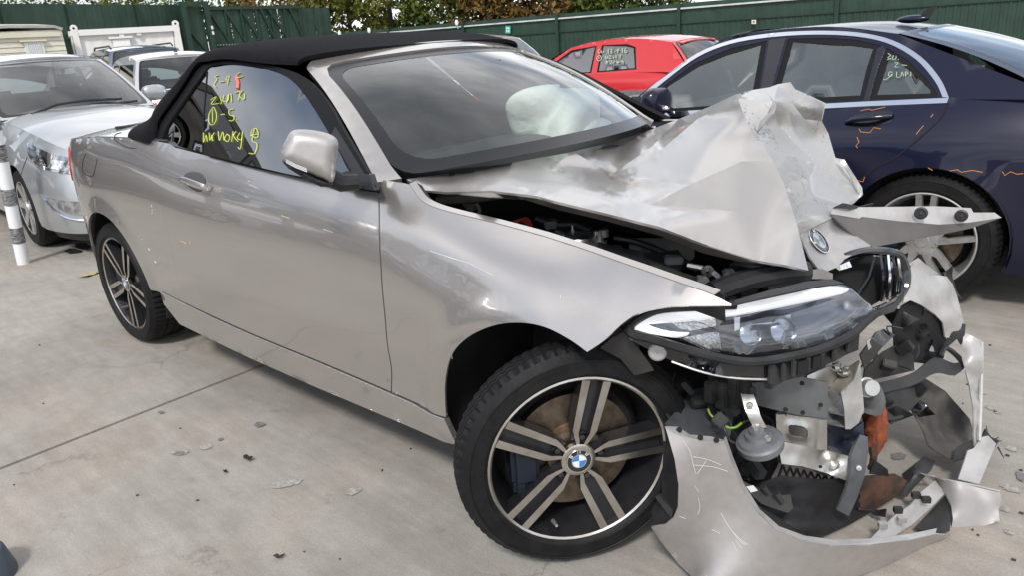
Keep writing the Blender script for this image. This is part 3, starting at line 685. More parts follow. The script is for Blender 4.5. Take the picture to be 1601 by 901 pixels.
def roundel(par, X, r, z, a0, blank=False):
    mb = MB(); mb.lathe([(r, z-.003), (r, z+.001), (r*.97, z+.002), (r*.60, z+.002)], (0, 0, 0), (0, 0, 1), 40); mb.f = [q[::-1] for q in mb.f]
    ro = build('badge', X(mb), M_GLOSSBLK, par, ang=40)
    mb = MB(); ri = r*.58
    for q in range(4):
        pts = [(0, 0, z+.0022)]+[(ri*math.cos(a0+R(90*q)+R(90)*k/8), ri*math.sin(a0+R(90*q)+R(90)*k/8), z+.0022) for k in range(9)]
        mb.add(pts, [tuple(range(10))], q % 2)
    build('badge_quarters', X(mb), [M_RWHITE, M_RBLUE], par, smooth=False)
    mb = MB(); mb.lathe([(ri+.0008, z+.002), (ri+.0008, z+.0032), (ri-.0012, z+.0032)], (0, 0, 0), (0, 0, 1), 40); mb.lathe([(r, z+.0015), (r, z+.003), (r*.95, z+.003)], (0, 0, 0), (0, 0, 1), 40); build('badge_ring', X(mb), M_CHROME, par)
    # the three letters round the top of the ring
    st = {'B': [[(0, 0), (0, 1)], [(0, 1), (.5, 1), (.6, .75), (.5, .53), (0, .53)], [(.5, .53), (.68, .28), (.5, 0), (0, 0)]], 'M': [[(0, 0), (0, 1), (.4, .3), (.8, 1), (.8, 0)]], 'W': [[(0, 1), (.2, 0), (.45, .8), (.7, 0), (.9, 1)]]}
    mb = MB(); hgt = r*.27
    for ch, ang in (('B', 140), ('M', 90), ('W', 40)):
        t = a0+R(ang); c, s_ = math.cos(t), math.sin(t)
        for L_ in st[ch]:
            pts = []
            for x, y in L_:
                rr = r*.65+y*hgt; tt = (x-.38)*hgt; pts.append((c*rr+s_*tt, s_*rr-c*tt, z+.0026))
            mb.tube(pts, r*.022, 4)
    build('badge_letters', X(mb), M_RWHITE, par)
E2 = np.array([0, 0, 1.])
st_, cb_ = .94703, -.02592
nF = np.array([math.sin(st_)*math.cos(cb_), -math.cos(st_)*math.cos(cb_), math.sin(cb_)]); e1F = np.array([math.cos(st_), math.sin(st_), 0]); e2F = np.cross(nF, e1F); e2F = e2F if e2F[2] > 0 else -e2F
make_wheel(BM, (.131, -.834, .318), e1F, e2F, nF, 'double', a0=R(77), tw=.40)
nR = np.array([0, -1., -.02]); e1R = np.array([1., 0, 0])
make_wheel(BM, (-2.69, -.858, .318), e1R, E2, nR, 'double', a0=R(58))
make_wheel(BM, (-2.69, .858, .318), -e1R, E2, -nR, 'double', a0=R(20), lod=1)
# wheel houses
def wheelhouse(cx, cz, ra, y0, y1, name="wheel_liner", a0=-20):
    mb = MB(); rows = []
    for y in (y0, y1): rows.append([(cx+ra*math.cos(R(a)), y, cz+ra*math.sin(R(a))) for a in range(a0, 205, 9)])
    mb.grid(rows); mb.grid([rows[1], [(cx, y1, cz)]*len(rows[1])]); return build(name, mb, M_BLACKPL, BM, solid=.004)
wheelhouse(-2.67, .335, .385, -.84, -.45); wheelhouse(-2.67, .335, .385, .84, .45)
wheelhouse(.0, .33, .375, -.84, -.42, a0=70)
# ================================================================== crumpled sheets: surveyed points (pixel, lateral position) joined into facets
def ctl(c):
    """(px, py, y) or (px, py, 'z', value) / 'x' / 'd' -> point"""
    if len(c) == 3: return P(c[0], c[1], y=c[2])
    return P(c[0], c[1], **{c[2]: c[3]})
def invd(c): return 1/np.dot(ctl(c)-CP, cf)
def sheet(outline, inner=(), lines=(), step=8, mode='tps', smooth=0, dents=0.0, seed=1, hold=(), dscale=40.0, mb=None, m=0):
    ctr = list(outline)+list(inner); xy = np.array([[c[0], c[1]] for c in ctr], float); val = np.array([invd(c) for c in ctr])
    fl = lambda q: [(a[0], a[1]) for a in q]
    v, f = sheet2d(fl(outline), step, (), [fl(l) for l in lines])
    if mode == 'tri':
        n = len(outline); e = [(i, (i+1) % n) for i in range(n)]; idx = {(c[0], c[1]): i for i, c in enumerate(ctr)}
        for l in lines: e += [(idx[(a[0], a[1])], idx[(b[0], b[1])]) for a, b in zip(l[:-1], l[1:])]
        r = delaunay_2d_cdt([Vector(q) for q in xy], e, [], 0, 1e-7); tv = np.array([tuple(q) for q in r[0]])
        src = r[3]; tval = np.array([val[s_[0]] if s_ else 0 for s_ in src]); out = np.full(len(v), np.nan); best = np.full(len(v), -1e9)
        for t in r[2]:
            a, b, c = tv[list(t)]; M2 = np.array([b-a, c-a]).T
            if abs(np.linalg.det(M2)) < 1e-9: continue
            k = np.linalg.solve(M2, (v-a).T); l1, l2 = k; l0 = 1-l1-l2; mn = np.minimum(np.minimum(l0, l1), l2)
            ok = mn > best; best = np.where(ok, mn, best); out = np.where(ok, l0*tval[t[0]]+l1*tval[t[1]]+l2*tval[t[2]], out)
        w_ = out
    else:
        s_ = 100.0; K = lambda A, B: (lambda d: np.where(d > 0, d*d*np.log(np.maximum(d, 1e-9)), 0))(np.sqrt((((A[:, None]-B[None])/s_)**2).sum(-1)))
        n = len(xy); A = np.zeros((n+3, n+3)); A[:n, :n] = K(xy, xy)+1e-5*np.eye(n); A[:n, n] = 1; A[:n, n+1:] = xy/s_; A[n:, :n] = A[:n, n:].T
        co = np.linalg.solve(A, np.concatenate([val, [0, 0, 0]])); w_ = K(v, xy)@co[:n]+co[n]+(v/s_)@co[n+1:]
    if smooth:
        nb = [set() for _ in v]
        for t in f:
            for i in range(3): nb[t[i]].add(t[(i+1) % 3]); nb[t[(i+1) % 3]].add(t[i])
        bd = np.array(dens(fl(outline), step)); fix = np.zeros(len(v), bool); dd = np.sqrt(((v[:, None]-bd[None])**2).sum(-1)).min(1); fix |= dd < step*.2
        for l in hold:
            L_ = np.array(dens(fl(l), step, False)+[fl(l)[-1]]); fix |= np.sqrt(((v[:, None]-L_[None])**2).sum(-1)).min(1) < step*.3
        for _ in range(smooth):
            w_ = np.array([w_[i] if (fix[i] or not nb[i]) else .4*w_[i]+.6*np.mean([w_[j] for j in nb[i]]) for i in range(len(v))])
    pts = np.array([CP+ray(a, b)/k for (a, b), k in zip(v, w_)])
    if dents:
        rg = np.random.default_rng(seed); d = np.zeros(len(v))
        for _ in range(10):
            k = rg.normal(0, 1, 2)/dscale*rg.uniform(.5, 2.2); d += np.sin(v@k*2+rg.uniform(0, 6.28))/10**.5
        pts = pts+(pts-CP)*(d*dents/3)[:, None]
    mb = mb or MB(); f2 = [t[::-1] for t in f]
    used = {i for t in f2 for i in t}; mp = {}; vv = []
    for i in sorted(used): mp[i] = len(vv); vv.append(pts[i])
    return mb.add(vv, [tuple(mp[i] for i in t) for t in f2], m)
def piece(name, outline, mats, par=BM, inner=(), lines=(), step=8, mode='tps', smooth=0, dents=0.0, seed=1, solid=.004, ang=40, hold=(), label=None):
    mb = sheet(outline, inner, lines, step, mode, smooth, dents, seed, hold)
    o = build(name, mb, mats, par, solid=solid, ang=ang)
    if label: o['label'] = label
    return o
# ================================================================== other cars: one builder, each with its own measures
class Car:
    def __init__(s, name, label, cat, loc, rz, sp, pm, group=None, scale=1.0, lod=1):
        s.sp = sp; s.pm = pm; s.lod = lod; s.pz = sp.get('pz', (sp['A0'][1], sp['A1'][1]))
        s.root = empty(name, loc, rz, label, cat, group); s.root.scale = (scale,)*3
        s.M = Matrix.Translation(loc) @ Matrix.Rotation(rz, 4, 'Z') @ Matrix.Scale(scale, 4); s.MI = np.array(s.M.inverted())
        s.zt = table(sp['top']); xf, xr, w_ = sp['xf'], sp['xr'], sp['w']; s.xf, s.xr, s.w = xf, xr, w_
        n1, n2 = sp.get('nf', 3.2), sp.get('nr', 4.0); xm = sp.get('xm', 0.0)
        ph = np.linspace(0, math.pi, 600); pts = []
        for p_ in ph:
            c, si = math.cos(p_), math.sin(p_); n_ = n1 if c > 0 else n2; a_ = (xf-xm) if c > 0 else (xm-xr)
            pts.append((xm+math.copysign(a_*abs(c)**(2/n_), c), -w_*abs(si)**(2/n_)))
        pts = np.array(pts); s.ss = np.concatenate([[0], np.cumsum(np.hypot(*np.diff(pts, axis=0).T))]); s.pl = pts
    def local(s, p): return (s.MI @ np.array([*p, 1.0]))[:3]
    def sx(s, x): return np.interp(-np.asarray(x, float), -s.pl[:, 0], s.ss)
    def sy(s, y, front=True):
        k = s.pl[:, 0] > 0 if front else s.pl[:, 0] <= 0; yy = -s.pl[k, 1]; q = s.ss[k]
        i = np.argsort(yy); return np.interp(y, yy[i], q[i])
    def g(s, x, z):
        sp = s.sp; t = z-(s.zt(x)-sp.get('cr', .16))
        w_ = sp.get('crw', .012)
        v = .30*w_*np.logaddexp(0, np.clip(t/w_, -40, 40))+1.4*np.maximum(t, 0)**2+.012*np.clip(1+np.minimum(t, 0)/.22, 0, 1)**2+.16*np.clip(-t-.28, 0, 1)**2+.5*np.clip(.30-z, 0, 1)**2*3
        for ax in sp['ax']: v = v-.010*np.exp(-((np.hypot(x-ax, z-sp['r'])-sp['r']-.032)/.045)**2)*(z > .2)
        return v
    def S(s, sv, z, off=0.0):
        x = np.interp(sv, s.ss, s.pl[:, 0]); y = np.interp(sv, s.ss, s.pl[:, 1]); z = np.asarray(z, float)
        d = 2e-3; tx = np.interp(sv+d, s.ss, s.pl[:, 0])-np.interp(sv-d, s.ss, s.pl[:, 0]); ty = np.interp(sv+d, s.ss, s.pl[:, 1])-np.interp(sv-d, s.ss, s.pl[:, 1])
        L = np.hypot(tx, ty)+1e-9; nx, ny = -ty/L, tx/L      # outward normal of the plan
        q = -s.g(x, z)+off; fr = np.clip((x-s.xf+.5)/.5, 0, 1)
        return np.stack([x+nx*q-np.sign(x)*0, np.minimum(y+ny*q, 0), z], 1)
    def both(s, name, ol, off=0.0, m=None, step=.07, solid=.012, holes=(), side=2, ang=180):
        out = []
        for sg in ((-1, 1) if side == 2 else (side,)):
            mb = panel(ol, lambda a, b: s.S(a, b, off)*np.array([1, -sg if sg > 0 else 1, 1]), step, holes)
            # orientation: s grows rearwards on the right side
            if sg < 0: mb.f = [q[::-1] for q in mb.f]
            out.append(build(name, mb, m or s.pm, s.root, solid=solid, ang=ang))
        return out
    def line(s, name, pts, r=.003, off=.001, m=None, side=-1):
        mb = MB(); q = s.S(np.array([s.sx(x) for x, z in pts]), np.array([z for x, z in pts]), off)
        if side > 0: q = q*np.array([1, -1, 1])
        mb.tube(q, r, 5); return build(name, mb, m or M_DARK, s.root)
    def body(s):
        sp = s.sp; r_ = sp['r']+.032; zb = sp.get('zb', .19); cz = sp['r']
        xs = np.linspace(s.xf-.001, s.xr+.001, 60); ol = []
        top = [(float(sv), float(s.zt(np.interp(sv, s.ss, s.pl[:, 0])))) for sv in np.linspace(0, s.ss[-1], 90)]
        bot = []
        svs = np.linspace(0, s.ss[-1], 160); xx = np.interp(svs, s.ss, s.pl[:, 0])
        prev = None
        for sv, x in zip(svs, xx):
            d = [abs(x-ax) for ax in sp['ax']]
            if min(d) < r_: continue
            z = zb+.10*np.clip((x-s.xf+.5)/.5, 0, 1)**2*0+.07*np.clip((s.xr+.5-x)/.5, 0, 1)
            bot.append((float(sv), float(z)))
        for ax in sp['ax']:
            arc = [(float(s.sx(ax+r_*math.cos(R(a)))), cz+r_*math.sin(R(a))) for a in range(-18, 199, 9)]
            arc = [q for q in arc if q[1] > zb]
            bot += arc
        # order the bottom edge along s, arcs kept in sequence
        A = sorted(bot, key=lambda q: q[0]); out = []
        arcs = []
        for ax in sorted(sp['ax'], reverse=True):
            arcs.append([(float(s.sx(ax+r_*math.cos(R(a)))), cz+r_*math.sin(R(a))) for a in range(-18, 199, 9) if cz+r_*math.sin(R(a)) > zb])
        line_ = [q for q in A if q[1] <= zb+.0701 and all(abs(np.interp(q[0], s.ss, s.pl[:, 0])-ax) >= r_ for ax in sp['ax'])]
        res = []; done = [False]*len(arcs)
        for q in line_:
            for i, a_ in enumerate(arcs):
                if not done[i] and q[0] > a_[-1][0]-1e-6 and q[0] > a_[0][0]: res += a_; done[i] = True
            res.append(q)
        s.both('body_side', res+top[::-1], 0, s.pm, .06 if s.lod == 0 else .09)
        for ax in sp['ax']:
            for sg in (-1, 1):
                mb = MB(); ya, yb = sg*(s.w-.03), sg*(s.w-.40)
                r1 = [(ax+(r_+.015)*math.cos(R(a)), ya, cz+(r_+.015)*math.sin(R(a))) for a in range(-20, 205, 12)]; r2 = [(q[0], yb, q[2]) for q in r1]
                mb.grid([r1, r2, [(ax, yb, cz)]*len(r1)]); build('wheel_liner', mb, M_BLACKPL, s.root)
        def loft(name, x0, x1, h, ins=-.004, n=10):
            mb = MB(); rows = []
            for x in np.linspace(x0, x1, n):
                e = s.S(np.array([float(s.sx(x))]), np.array([float(s.zt(x))]))[0]; ye = max(-e[1]-ins, .001)
                rows.append([(e[0]-(.0)*k, ye*(k/8-1), float(s.zt(x))+h*(1-abs(k/8-1)**2.6)+.003) for k in range(17)])
            mb.grid(rows); mb.f = [q[::-1] for q in mb.f] if x1 > x0 else mb.f; return build(name, mb, s.pm, s.root, ang=180)
        s.loft = loft
        s.bonnet = loft('bonnet', s.xf-.004, sp['A0'][0]-.12, sp.get('hood', .07), n=14)
        if sp['C0'][0] > s.xr+.12: loft('boot_lid', sp['C0'][0]+.05, s.xr+.004, .04)
        mb = MB(); mb.box(((s.xf+s.xr)/2, 0, .24), (s.xf-s.xr-.5, 2*s.w-.42, .10)); mb.box(((sp['A0'][0]+sp['C0'][0])/2, 0, .6), (sp['A0'][0]-sp['C0'][0], 2*s.w-.25, .30)); build('floor_pan', mb, M_INT, s.root)
        # seats and dash seen through the glass
        za = float(s.zt(0)); xm = (sp['A1'][0]+sp['C1'][0])/2
        mb = MB(); c, si = math.cos(.3), math.sin(.3); Rm = [[c, 0, -si], [0, 1, 0], [si, 0, c]]
        for y in (-.38, .38):
            mb.box((xm+.15, y, za-.05), (.12, .48, .55), Rm, bev=.04); mb.box((xm+.05, y, za+.27), (.08, .24, .14), Rm, bev=.03)
        mb.box((sp['C1'][0]+.25, 0, za-.05), (.14, 1.2, .45), Rm, bev=.04); build('seats', mb, M_SEAT, s.root)
        mb = MB(); mb.box((sp['A0'][0]-.42, 0, za-.06), (.5, 1.3, .12), bev=.04); build('dashboard', mb, M_SEAT, s.root)
    def sidey(s, z, off=0.0):
        sp = s.sp; return -(sp['yb']+(sp['yr']-sp['yb'])*(np.asarray(z, float)-s.pz[0])/(s.pz[1]-s.pz[0])+off)
    def house(s, wins, glass=None):
        sp = s.sp; A0, A1, C1, C0 = sp['A0'], sp['A1'], sp['C1'], sp['C0']; rail = sp.get('rail', [A1, C1])
        belt_ = [(float(x), float(s.zt(x))-.01) for x in np.linspace(C0[0], A0[0], 8)]
        ol = belt_ + [A0] + list(rail) + [C0]; ol = [tuple(map(float, q)) for q in ol]
        glass = glass or M_GLASS
        for sg in (-1, 1):
            f = lambda off: (lambda x, z: np.stack([x, -sg*s.sidey(z, off), z], 1))
            mb = panel(ol, f(0), .08, wins)
            if sg > 0: mb.f = [q[::-1] for q in mb.f]
            build('pillar_frame', mb, s.pm, s.root, solid=.03, ang=180)
            for w_ in wins:
                mb = panel(w_, f(-.006), .12)
                if sg > 0: mb.f = [q[::-1] for q in mb.f]
                build('side_window', mb, glass, s.root, ang=180)
                ww = np.array(w_); c = ww.mean(0); inn = [tuple(c+(q-c)*(1-.035/np.linalg.norm(q-c))) for q in ww]
                mb = panel([tuple(q) for q in ww], f(-.003), .06, [inn])
                if sg > 0: mb.f = [q[::-1] for q in mb.f]
                build('window_seal', mb, M_RUBBER, s.root, solid=.008)
        yz = lambda z: -float(s.sidey(z))
        def glassp(name, b0, b1, bulge, m, inset, flip):
            y0_, y1_ = yz(b0[1]), yz(b1[1])
            def fn(u, v):
                c = 1-u*u; x = b0[0]+(b1[0]-b0[0])*v+bulge*c*(1-.5*v); z = b0[1]+(b1[1]-b0[1])*v+.02*c+.03*np.sin(np.pi*np.clip(v, 0, 1))
                return np.stack([x, u*(y0_+(y1_-y0_)*v-.01), z], 1)
            o1 = rrect(-1, 0, 1, 1, (.02, .02)); i1 = rrect(-1+inset, .06, 1-inset, .94, (.08, .12)); i2 = rrect(-1+inset*.55, .03, 1-inset*.55, .97, (.06, .08))
            for ol_, hl, mm, nm in ((o1, [i2], s.pm, 'screen_pillar'), (i2, [i1], M_BAND, 'screen_border'), (i1, [], m, name)):
                mb = panel(ol_, fn, .10, hl)
                if flip: mb.f = [q[::-1] for q in mb.f]
                build(nm, mb, mm, s.root, ang=180)
            return fn
        s.wsf = glassp('windscreen', A0, A1, sp.get('wb', .20), M_SCREEN, .10, False)
        s.rsf = glassp('rear_window', C0, C1, -.12, M_SCREEN, .12, True)
        rt = table([(q[0], q[1]) for q in sorted(rail)]); rows = []
        for x in np.linspace(A1[0], C1[0], 14):
            z = float(rt(x)); y = -float(s.sidey(z)); t = (A1[0]-x)/(A1[0]-C1[0]); bl = sp.get('wb', .20)*.5*(1-t)**4-.06*t**4; y = abs(y)
            rows.append([(x+bl*(1-(k/8-1)**2), y*(k/8-1), z+sp.get('crown', .045)*(1-abs(k/8-1)**2.2)) for k in range(17)])
        mb = MB().grid(rows); build('roof', mb, s.pm, s.root, solid=.02, ang=180, off=-1)
    def wheels(s, style='five', rim=.21):
        for ax in s.sp['ax']:
            for sg in (-1, 1):
                n = np.array([0, sg, 0.]); e1 = np.array([-sg, 0, 0.])
                make_wheel(s.root, (ax, sg*(s.w-.025), s.sp['r']), e1, E2, n, style, s.sp['r'], rim, R(18), lod=s.lod)
    def mirrors(s, m=None):
        A0 = s.sp['A0']
        for sg in (-1, 1):
            y = sg*(s.w+.06); rows = []
            c = np.array([A0[0]-.38, y, A0[1]+.10])
            mb = blob(c, [(.055, 0, 0), (0, .115, 0), (0, 0, .075)], 8, .02, 3, .65); mb.tube([c+[0, -sg*.10, -.05], c+[.0, -sg*.2, -.08]], .022, 8)
            build('door_mirror', mb, m or s.pm, s.root, ang=180)
    def lamps(s, head, tail, hz=None):
        if head: 
            for ol in head: s.both('headlight', ol, .004, M_LAMP, .05, .01)
        if tail:
            for ol in tail: s.both('tail_light', ol, .006, M_TAIL, .05, .01)
M_LAMP = mat('lamp_glass', (.60, .62, .64), .08, .85, coat=1, col2=(.20, .21, .22), vscale=22)
ZB = lambda x: x
HATCH = dict(xf=2.05, xr=-2.0, w=.88, r=.31, ax=(1.30, -1.28), top=[(-2.0, .93), (-1.4, .97), (-.6, .96), (.4, .93), (.9, .92), (1.5, .85), (1.9, .74), (2.05, .66)], A0=(1.0, .93), A1=(.28, 1.40), C1=(-1.45, 1.40), C0=(-1.86, .97), rail=[(.28, 1.40), (-.2, 1.46), (-.9, 1.46), (-1.45, 1.40)], yb=.80, yr=.60, nr=5)
SALOON = dict(xf=2.2, xr=-2.4, w=.89, r=.32, ax=(1.38, -1.38), top=[(-2.4, .93), (-2.0, .97), (-1.42, .975), (-.6, .93), (.2, .885), (.8, .87), (1.4, .83), (1.9, .74), (2.2, .62)], A0=(.95, .88), A1=(.10, 1.285), C1=(-1.10, 1.27), C0=(-1.85, .985), rail=[(.10, 1.265), (-.3, 1.29), (-.7, 1.292), (-1.10, 1.265)], yb=.80, yr=.545, nr=4.5)
def std_windows(sp, mid):
    A0, A1, C1, C0 = sp['A0'], sp['A1'], sp['C1'], sp['C0']
    def q(x, t): return x
    zb = lambda x: A0[1]+(C0[1]-A0[1])*(A0[0]-x)/(A0[0]-C0[0])+.025; zt_ = A1[1]-.05
    fx = lambda z: A0[0]+(A1[0]-A0[0])*(z-A0[1])/(A1[1]-A0[1])-.13
    rx = lambda z: C0[0]+(C1[0]-C0[0])*(z-C0[1])/(C1[1]-C0[1])+.13
    out = []
    xs = [None]+mid+[None]
    for a, b in zip(xs[:-1], xs[1:]):
        xa0 = fx(zb(.6)) if a is None else a-.035; xa1 = fx(zt_) if a is None else a-.035
        xb0 = rx(zb(-1.2)) if b is None else b+.035; xb1 = rx(zt_) if b is None else b+.035
        out.append([(xb0, zb(xb0)), (xa0, zb(xa0)), (xa1, zt_), (xb1, zt_+.0)])
    return out
def simple_car(name, label, loc, rz, sp, pm, mid, group=None, scale=1.0, style='five', cat='car'):
    c = Car(name, label, cat, loc, rz, sp, pm, group, scale); c.body(); c.house(std_windows(sp, mid)); c.wheels(style); c.mirrors()
    sy = c.sy; f = sp['xf']
    z0 = float(c.zt(sp['xf']-.35))
    c.lamps([[(float(sy(.48)), z0-.22), (float(sy(.85)), z0-.20), (float(c.sx(sp['xf']-.55)), z0-.06), (float(sy(.62)), z0-.10)][::1]], [[(float(c.sx(sp['xr']+.22)), .72), (float(sy(.55, False)), .72), (float(sy(.55, False)), .90), (float(c.sx(sp['xr']+.12)), .92)]])
    c.both('bumper_grille', [(0.002, .30), (float(sy(.5)), .30), (float(sy(.42)), .42), (0.002, .42)], .004, M_BLACKPL, .06, .01)
    return c

# ---- navy saloon beside the wreck (faces -X, its left side to the camera)
sal = dict(SALOON); sal.update(crown=.006, cr=.20, crw=.010, wb=.10, pz=(.885, 1.285), A0=(.40, .87), A1=(-.20, 1.292), C1=(-1.10, 1.262), C0=(-1.80, .985), rail=[(-.20, 1.290), (-.43, 1.309), (-.77, 1.311), (-1.10, 1.260)])
NV = Car('navy_saloon', 'dark blue saloon with chrome window trim and orange chalk marks, behind the crushed bonnet', 'car', (-1.08, 2.53, 0), math.pi, sal, M_NAVY, lod=0)
NV.body()
NO, NN = np.array([0, 2.53-sal['yb'], .885]), np.array([0, -(1.285-.88), sal['yb']-sal['yr']])
def nh(pts): return [tuple(NV.local(PL(a, b, NO, NN))[[0, 2]]) for a, b in pts]
def ccw(o): return o if area(o) > 0 else o[::-1]
chr_o = spl(nh([(985, 178), (1000, 152), (1040, 118), (1090, 83), (1140, 63), (1200, 52), (1270, 47.5), (1340, 50), (1395, 62), (1440, 88), (1470, 122), (1484, 152)]), 4)
chr_i = spl(nh([(998, 176), (1010, 153), (1045, 122), (1092, 88), (1142, 68), (1200, 58), (1270, 53.5), (1336, 56), (1388, 67), (1432, 92), (1462, 126), (1474, 151)]), 4)
w1 = ccw(nh([(1004, 176), (1035, 136), (1085, 99), (1140, 76), (1199, 63), (1186, 140), (1183, 165)]))
w2 = ccw(nh([(1205, 162), (1212, 130), (1232, 60), (1300, 59), (1340, 62), (1377, 71), (1365, 110), (1352, 156)]))
w3 = ccw(nh([(1359, 155), (1374, 105), (1386, 74), (1420, 95), (1450, 125), (1465, 146), (1464, 152)]))
def navy_house():
    global NV
    NV.house([w1, w2, w3], M_NGLASS)
navy_house()
fN = lambda off: (lambda x, z: np.stack([x, -NV.sidey(z, off), z], 1))
for sg in (1,):
    mb = panel(ccw([tuple(q) for q in chr_o]+[tuple(q) for q in chr_i[::-1]]), fN(.006), .05); mb.f = [q[::-1] for q in mb.f]; build('window_trim', mb, M_CHROME, NV.root, solid=.01)
    lo = nh([(985, 184), (1190, 174), (1360, 165), (1481, 160), (1484, 152), (1360, 157.5), (1190, 166.5), (1000, 176)])
    mb = panel(ccw(lo), fN(.010), .05); mb.f = [q[::-1] for q in mb.f]; build('window_trim', mb, M_CHROME, NV.root, solid=.01)
    for nm, pp in (('pillar_cover', [(1186, 166), (1190, 140), (1203, 62), (1229, 58), (1208, 130), (1201, 165)]), ('pillar_cover', [(1350, 158), (1372, 75), (1381, 71), (1384, 76), (1372, 105), (1358, 157)]), ('pillar_cover', [(985, 180), (988, 150), (1004, 150), (1000, 178)])):
        mb = panel(ccw(nh(pp)), fN(.007), .05); mb.f = [q[::-1] for q in mb.f]; build(nm, mb, M_GLOSSBLK, NV.root, solid=.012)
NV.mirrors()
NV.wheels('silver', .232)
def nvhit(px, py, off=0.0):
    y = 1.66
    for _ in range(20):
        p = P(px, py, y=y); l = NV.local(p); q = NV.S(np.array([float(NV.sx(l[0]))]), np.array([l[2]]), off)[0]; y += .6*((2.53+q[1])-y)
    return NV.local(P(px, py, y=y))
def nvline(name, pts, r, m, off=.001):
    mb = MB(); mb.tube([nvhit(a, b, off)*np.array([1, 1, 1]) for a, b in pts], r, 5); return build(name, mb, m, NV.root)
seam = spl([(1482, 160), (1470, 185), (1430, 222), (1400, 246), (1370, 262), (1345, 280)], 4)
nvline('door_seam', seam, .004, M_DARK)
nvline('door_seam', spl([(1190, 176), (1196, 230), (1210, 300)], 3), .004, M_DARK)
mb = MB(); hb = spl([nvhit(1322, 191, .002), nvhit(1335, 187, .035), (nvhit(1362, 184, .04)), nvhit(1396, 181, .004)], 4)
rws = [[c+np.array([0, .012*math.cos(a), .012*math.sin(a)]) for a in np.linspace(0, 2*math.pi, 11)[:-1]] for c in hb]; mb.grid(rws, wrap=True); build('door_handle', mb, M_NAVY, NV.root, ang=180)
cupN = spl([(1322, 191), (1335, 180), (1365, 174), (1392, 173), (1397, 181), (1390, 192), (1360, 197), (1335, 196)], 3, True)
mb = MB(); qq = [nvhit(a, b, .002) for a, b in cupN]; mb.add(qq, [tuple(range(len(qq)))]); build('handle_cup', mb, M_GLOSSBLK, NV.root)
M_CHALK = mat('orange_chalk', (.75, .30, .08), .9)
for pts in ([(1345, 173), (1358, 170), (1363, 172), (1384, 167)], [(1343, 201), (1346, 206), (1360, 207), (1366, 199), (1377, 201)], [(1340, 214), (1343, 222), (1338, 228), (1341, 231)], [(1432, 210), (1440, 200), (1444, 196)], [(1455, 183), (1459, 178)], [(1451, 262), (1458, 266)], [(1485, 267), (1497, 265), (1503, 269), (1520, 266), (1536, 269)], [(1567, 268), (1571, 274), (1580, 268), (1590, 272), (1600, 271)], [(1341, 282), (1349, 284), (1352, 276)]):
    nvline('chalk_mark', pts, .0014, M_CHALK, .0015)
# writing on the small rear side window, seen from behind
def wstroke(strokes, conv, r, name, m, par):
    mb = MB()
    for s_ in strokes:
        q = [conv(a, b) for a, b in (spl(s_, 4) if len(s_) > 2 else s_)]; mb.tube(q, r, 4)
    return build(name, mb, m, par)
nconv = lambda a, b: NV.local(PL(a, b, NO+np.array([0, -.008, .0]), NN))
M_YEL = mat('yellow_marker', (.50, .56, .12), .7); M_YEL2 = mat('pale_marker', (.45, .55, .38), .7)
wstroke([[(1388, 83), (1392, 86), (1388, 90), (1393, 91), (1387, 93)], [(1397, 86), (1395, 92), (1400, 92), (1401, 87)], [(1404, 92), (1405, 93)], [(1398, 98), (1404, 98), (1399, 104), (1405, 104)], [(1410, 101), (1418, 102)], [(1395, 113), (1391, 112), (1389, 117), (1393, 119), (1395, 115), (1387, 123), (1381, 124)], [(1402, 112), (1402, 120), (1408, 119), (1410, 112), (1413, 119)], [(1416, 119), (1416, 112), (1420, 114), (1416, 116)], [(1424, 112), (1424, 119)]], nconv, .0016, 'marker_writing', M_YEL2, NV.root)['kind'] = 'stuff'
# aerial fin on the roof
l_ = NV.local(P(1478, 37, y=2.53)); mb = MB(); z_ = 1.325
mb = blob((-1.02, .0, 1.318), [(.085, 0, 0), (0, .03, 0), (0, 0, .022)], 8, .0, 1, 1.0); build('aerial_base', mb, M_NAVY, NV.root, ang=180)
mb = MB(); mb.prism([(-1.04, -.006, 1.32), (-1.10, -.006, 1.32), (-1.13, -.006, 1.375), (-1.10, -.006, 1.375), (-1.075, -.006, 1.36)], (0, .012, 0)); build('aerial_fin', mb, M_BLACKPL, NV.root)

# ---- pale silver car behind the wreck's tail (faces +X)
ins = dict(xf=1.76, xr=-2.9, w=.76, r=.32, ax=(.78, -1.95), top=[(-2.9, .95), (-2.0, 1.0), (-1.0, .985), (0, .965), (.2, .96), (.7, .93), (1.0, .895), (1.4, .825), (1.65, .76), (1.76, .71)], A0=(.10, .975), A1=(-.68, 1.43), C1=(-2.2, 1.40), C0=(-2.7, .99), rail=[(-.68, 1.43), (-1.1, 1.475), (-1.6, 1.475), (-2.2, 1.40)], yb=.67, yr=.52, nf=5.5, hood=.08, xm=-.4, cr=.22, crw=.03)
IN = Car('pale_silver_car', 'pale silver car nose-in behind the tail of the silver convertible', 'car', (-6.41, .33, 0), R(-3), ins, M_WHITESILVER)
IN.body(); IN.house(std_windows(ins, [-.75, -1.6]), M_GLASS); IN.wheels('five', .215); IN.mirrors()
sy = IN.sy
hl = [(float(IN.sx(a)), b) for a, b in ((.99, .84), (1.10, .755), (1.30, .685), (1.50, .65), (1.68, .635), (1.71, .715), (1.45, .765), (1.20, .81))]
hl = spl(hl, 3, True)
for o in IN.both('headlight', ccw([tuple(q) for q in hl]), .006, M_LAMP, .04, .012): pass
M_REFL = mat('lamp_reflector', (.75, .77, .8), .1, 1.0, var=.5, vscale=40)
h2 = spl([(float(IN.sx(a)), b) for a, b in ((1.22, .765), (1.30, .71), (1.48, .672), (1.66, .655), (1.68, .70), (1.45, .735))], 3, True)
IN.both('lamp_reflector', ccw([tuple(q) for q in h2]), .012, M_REFL, .03, .006)
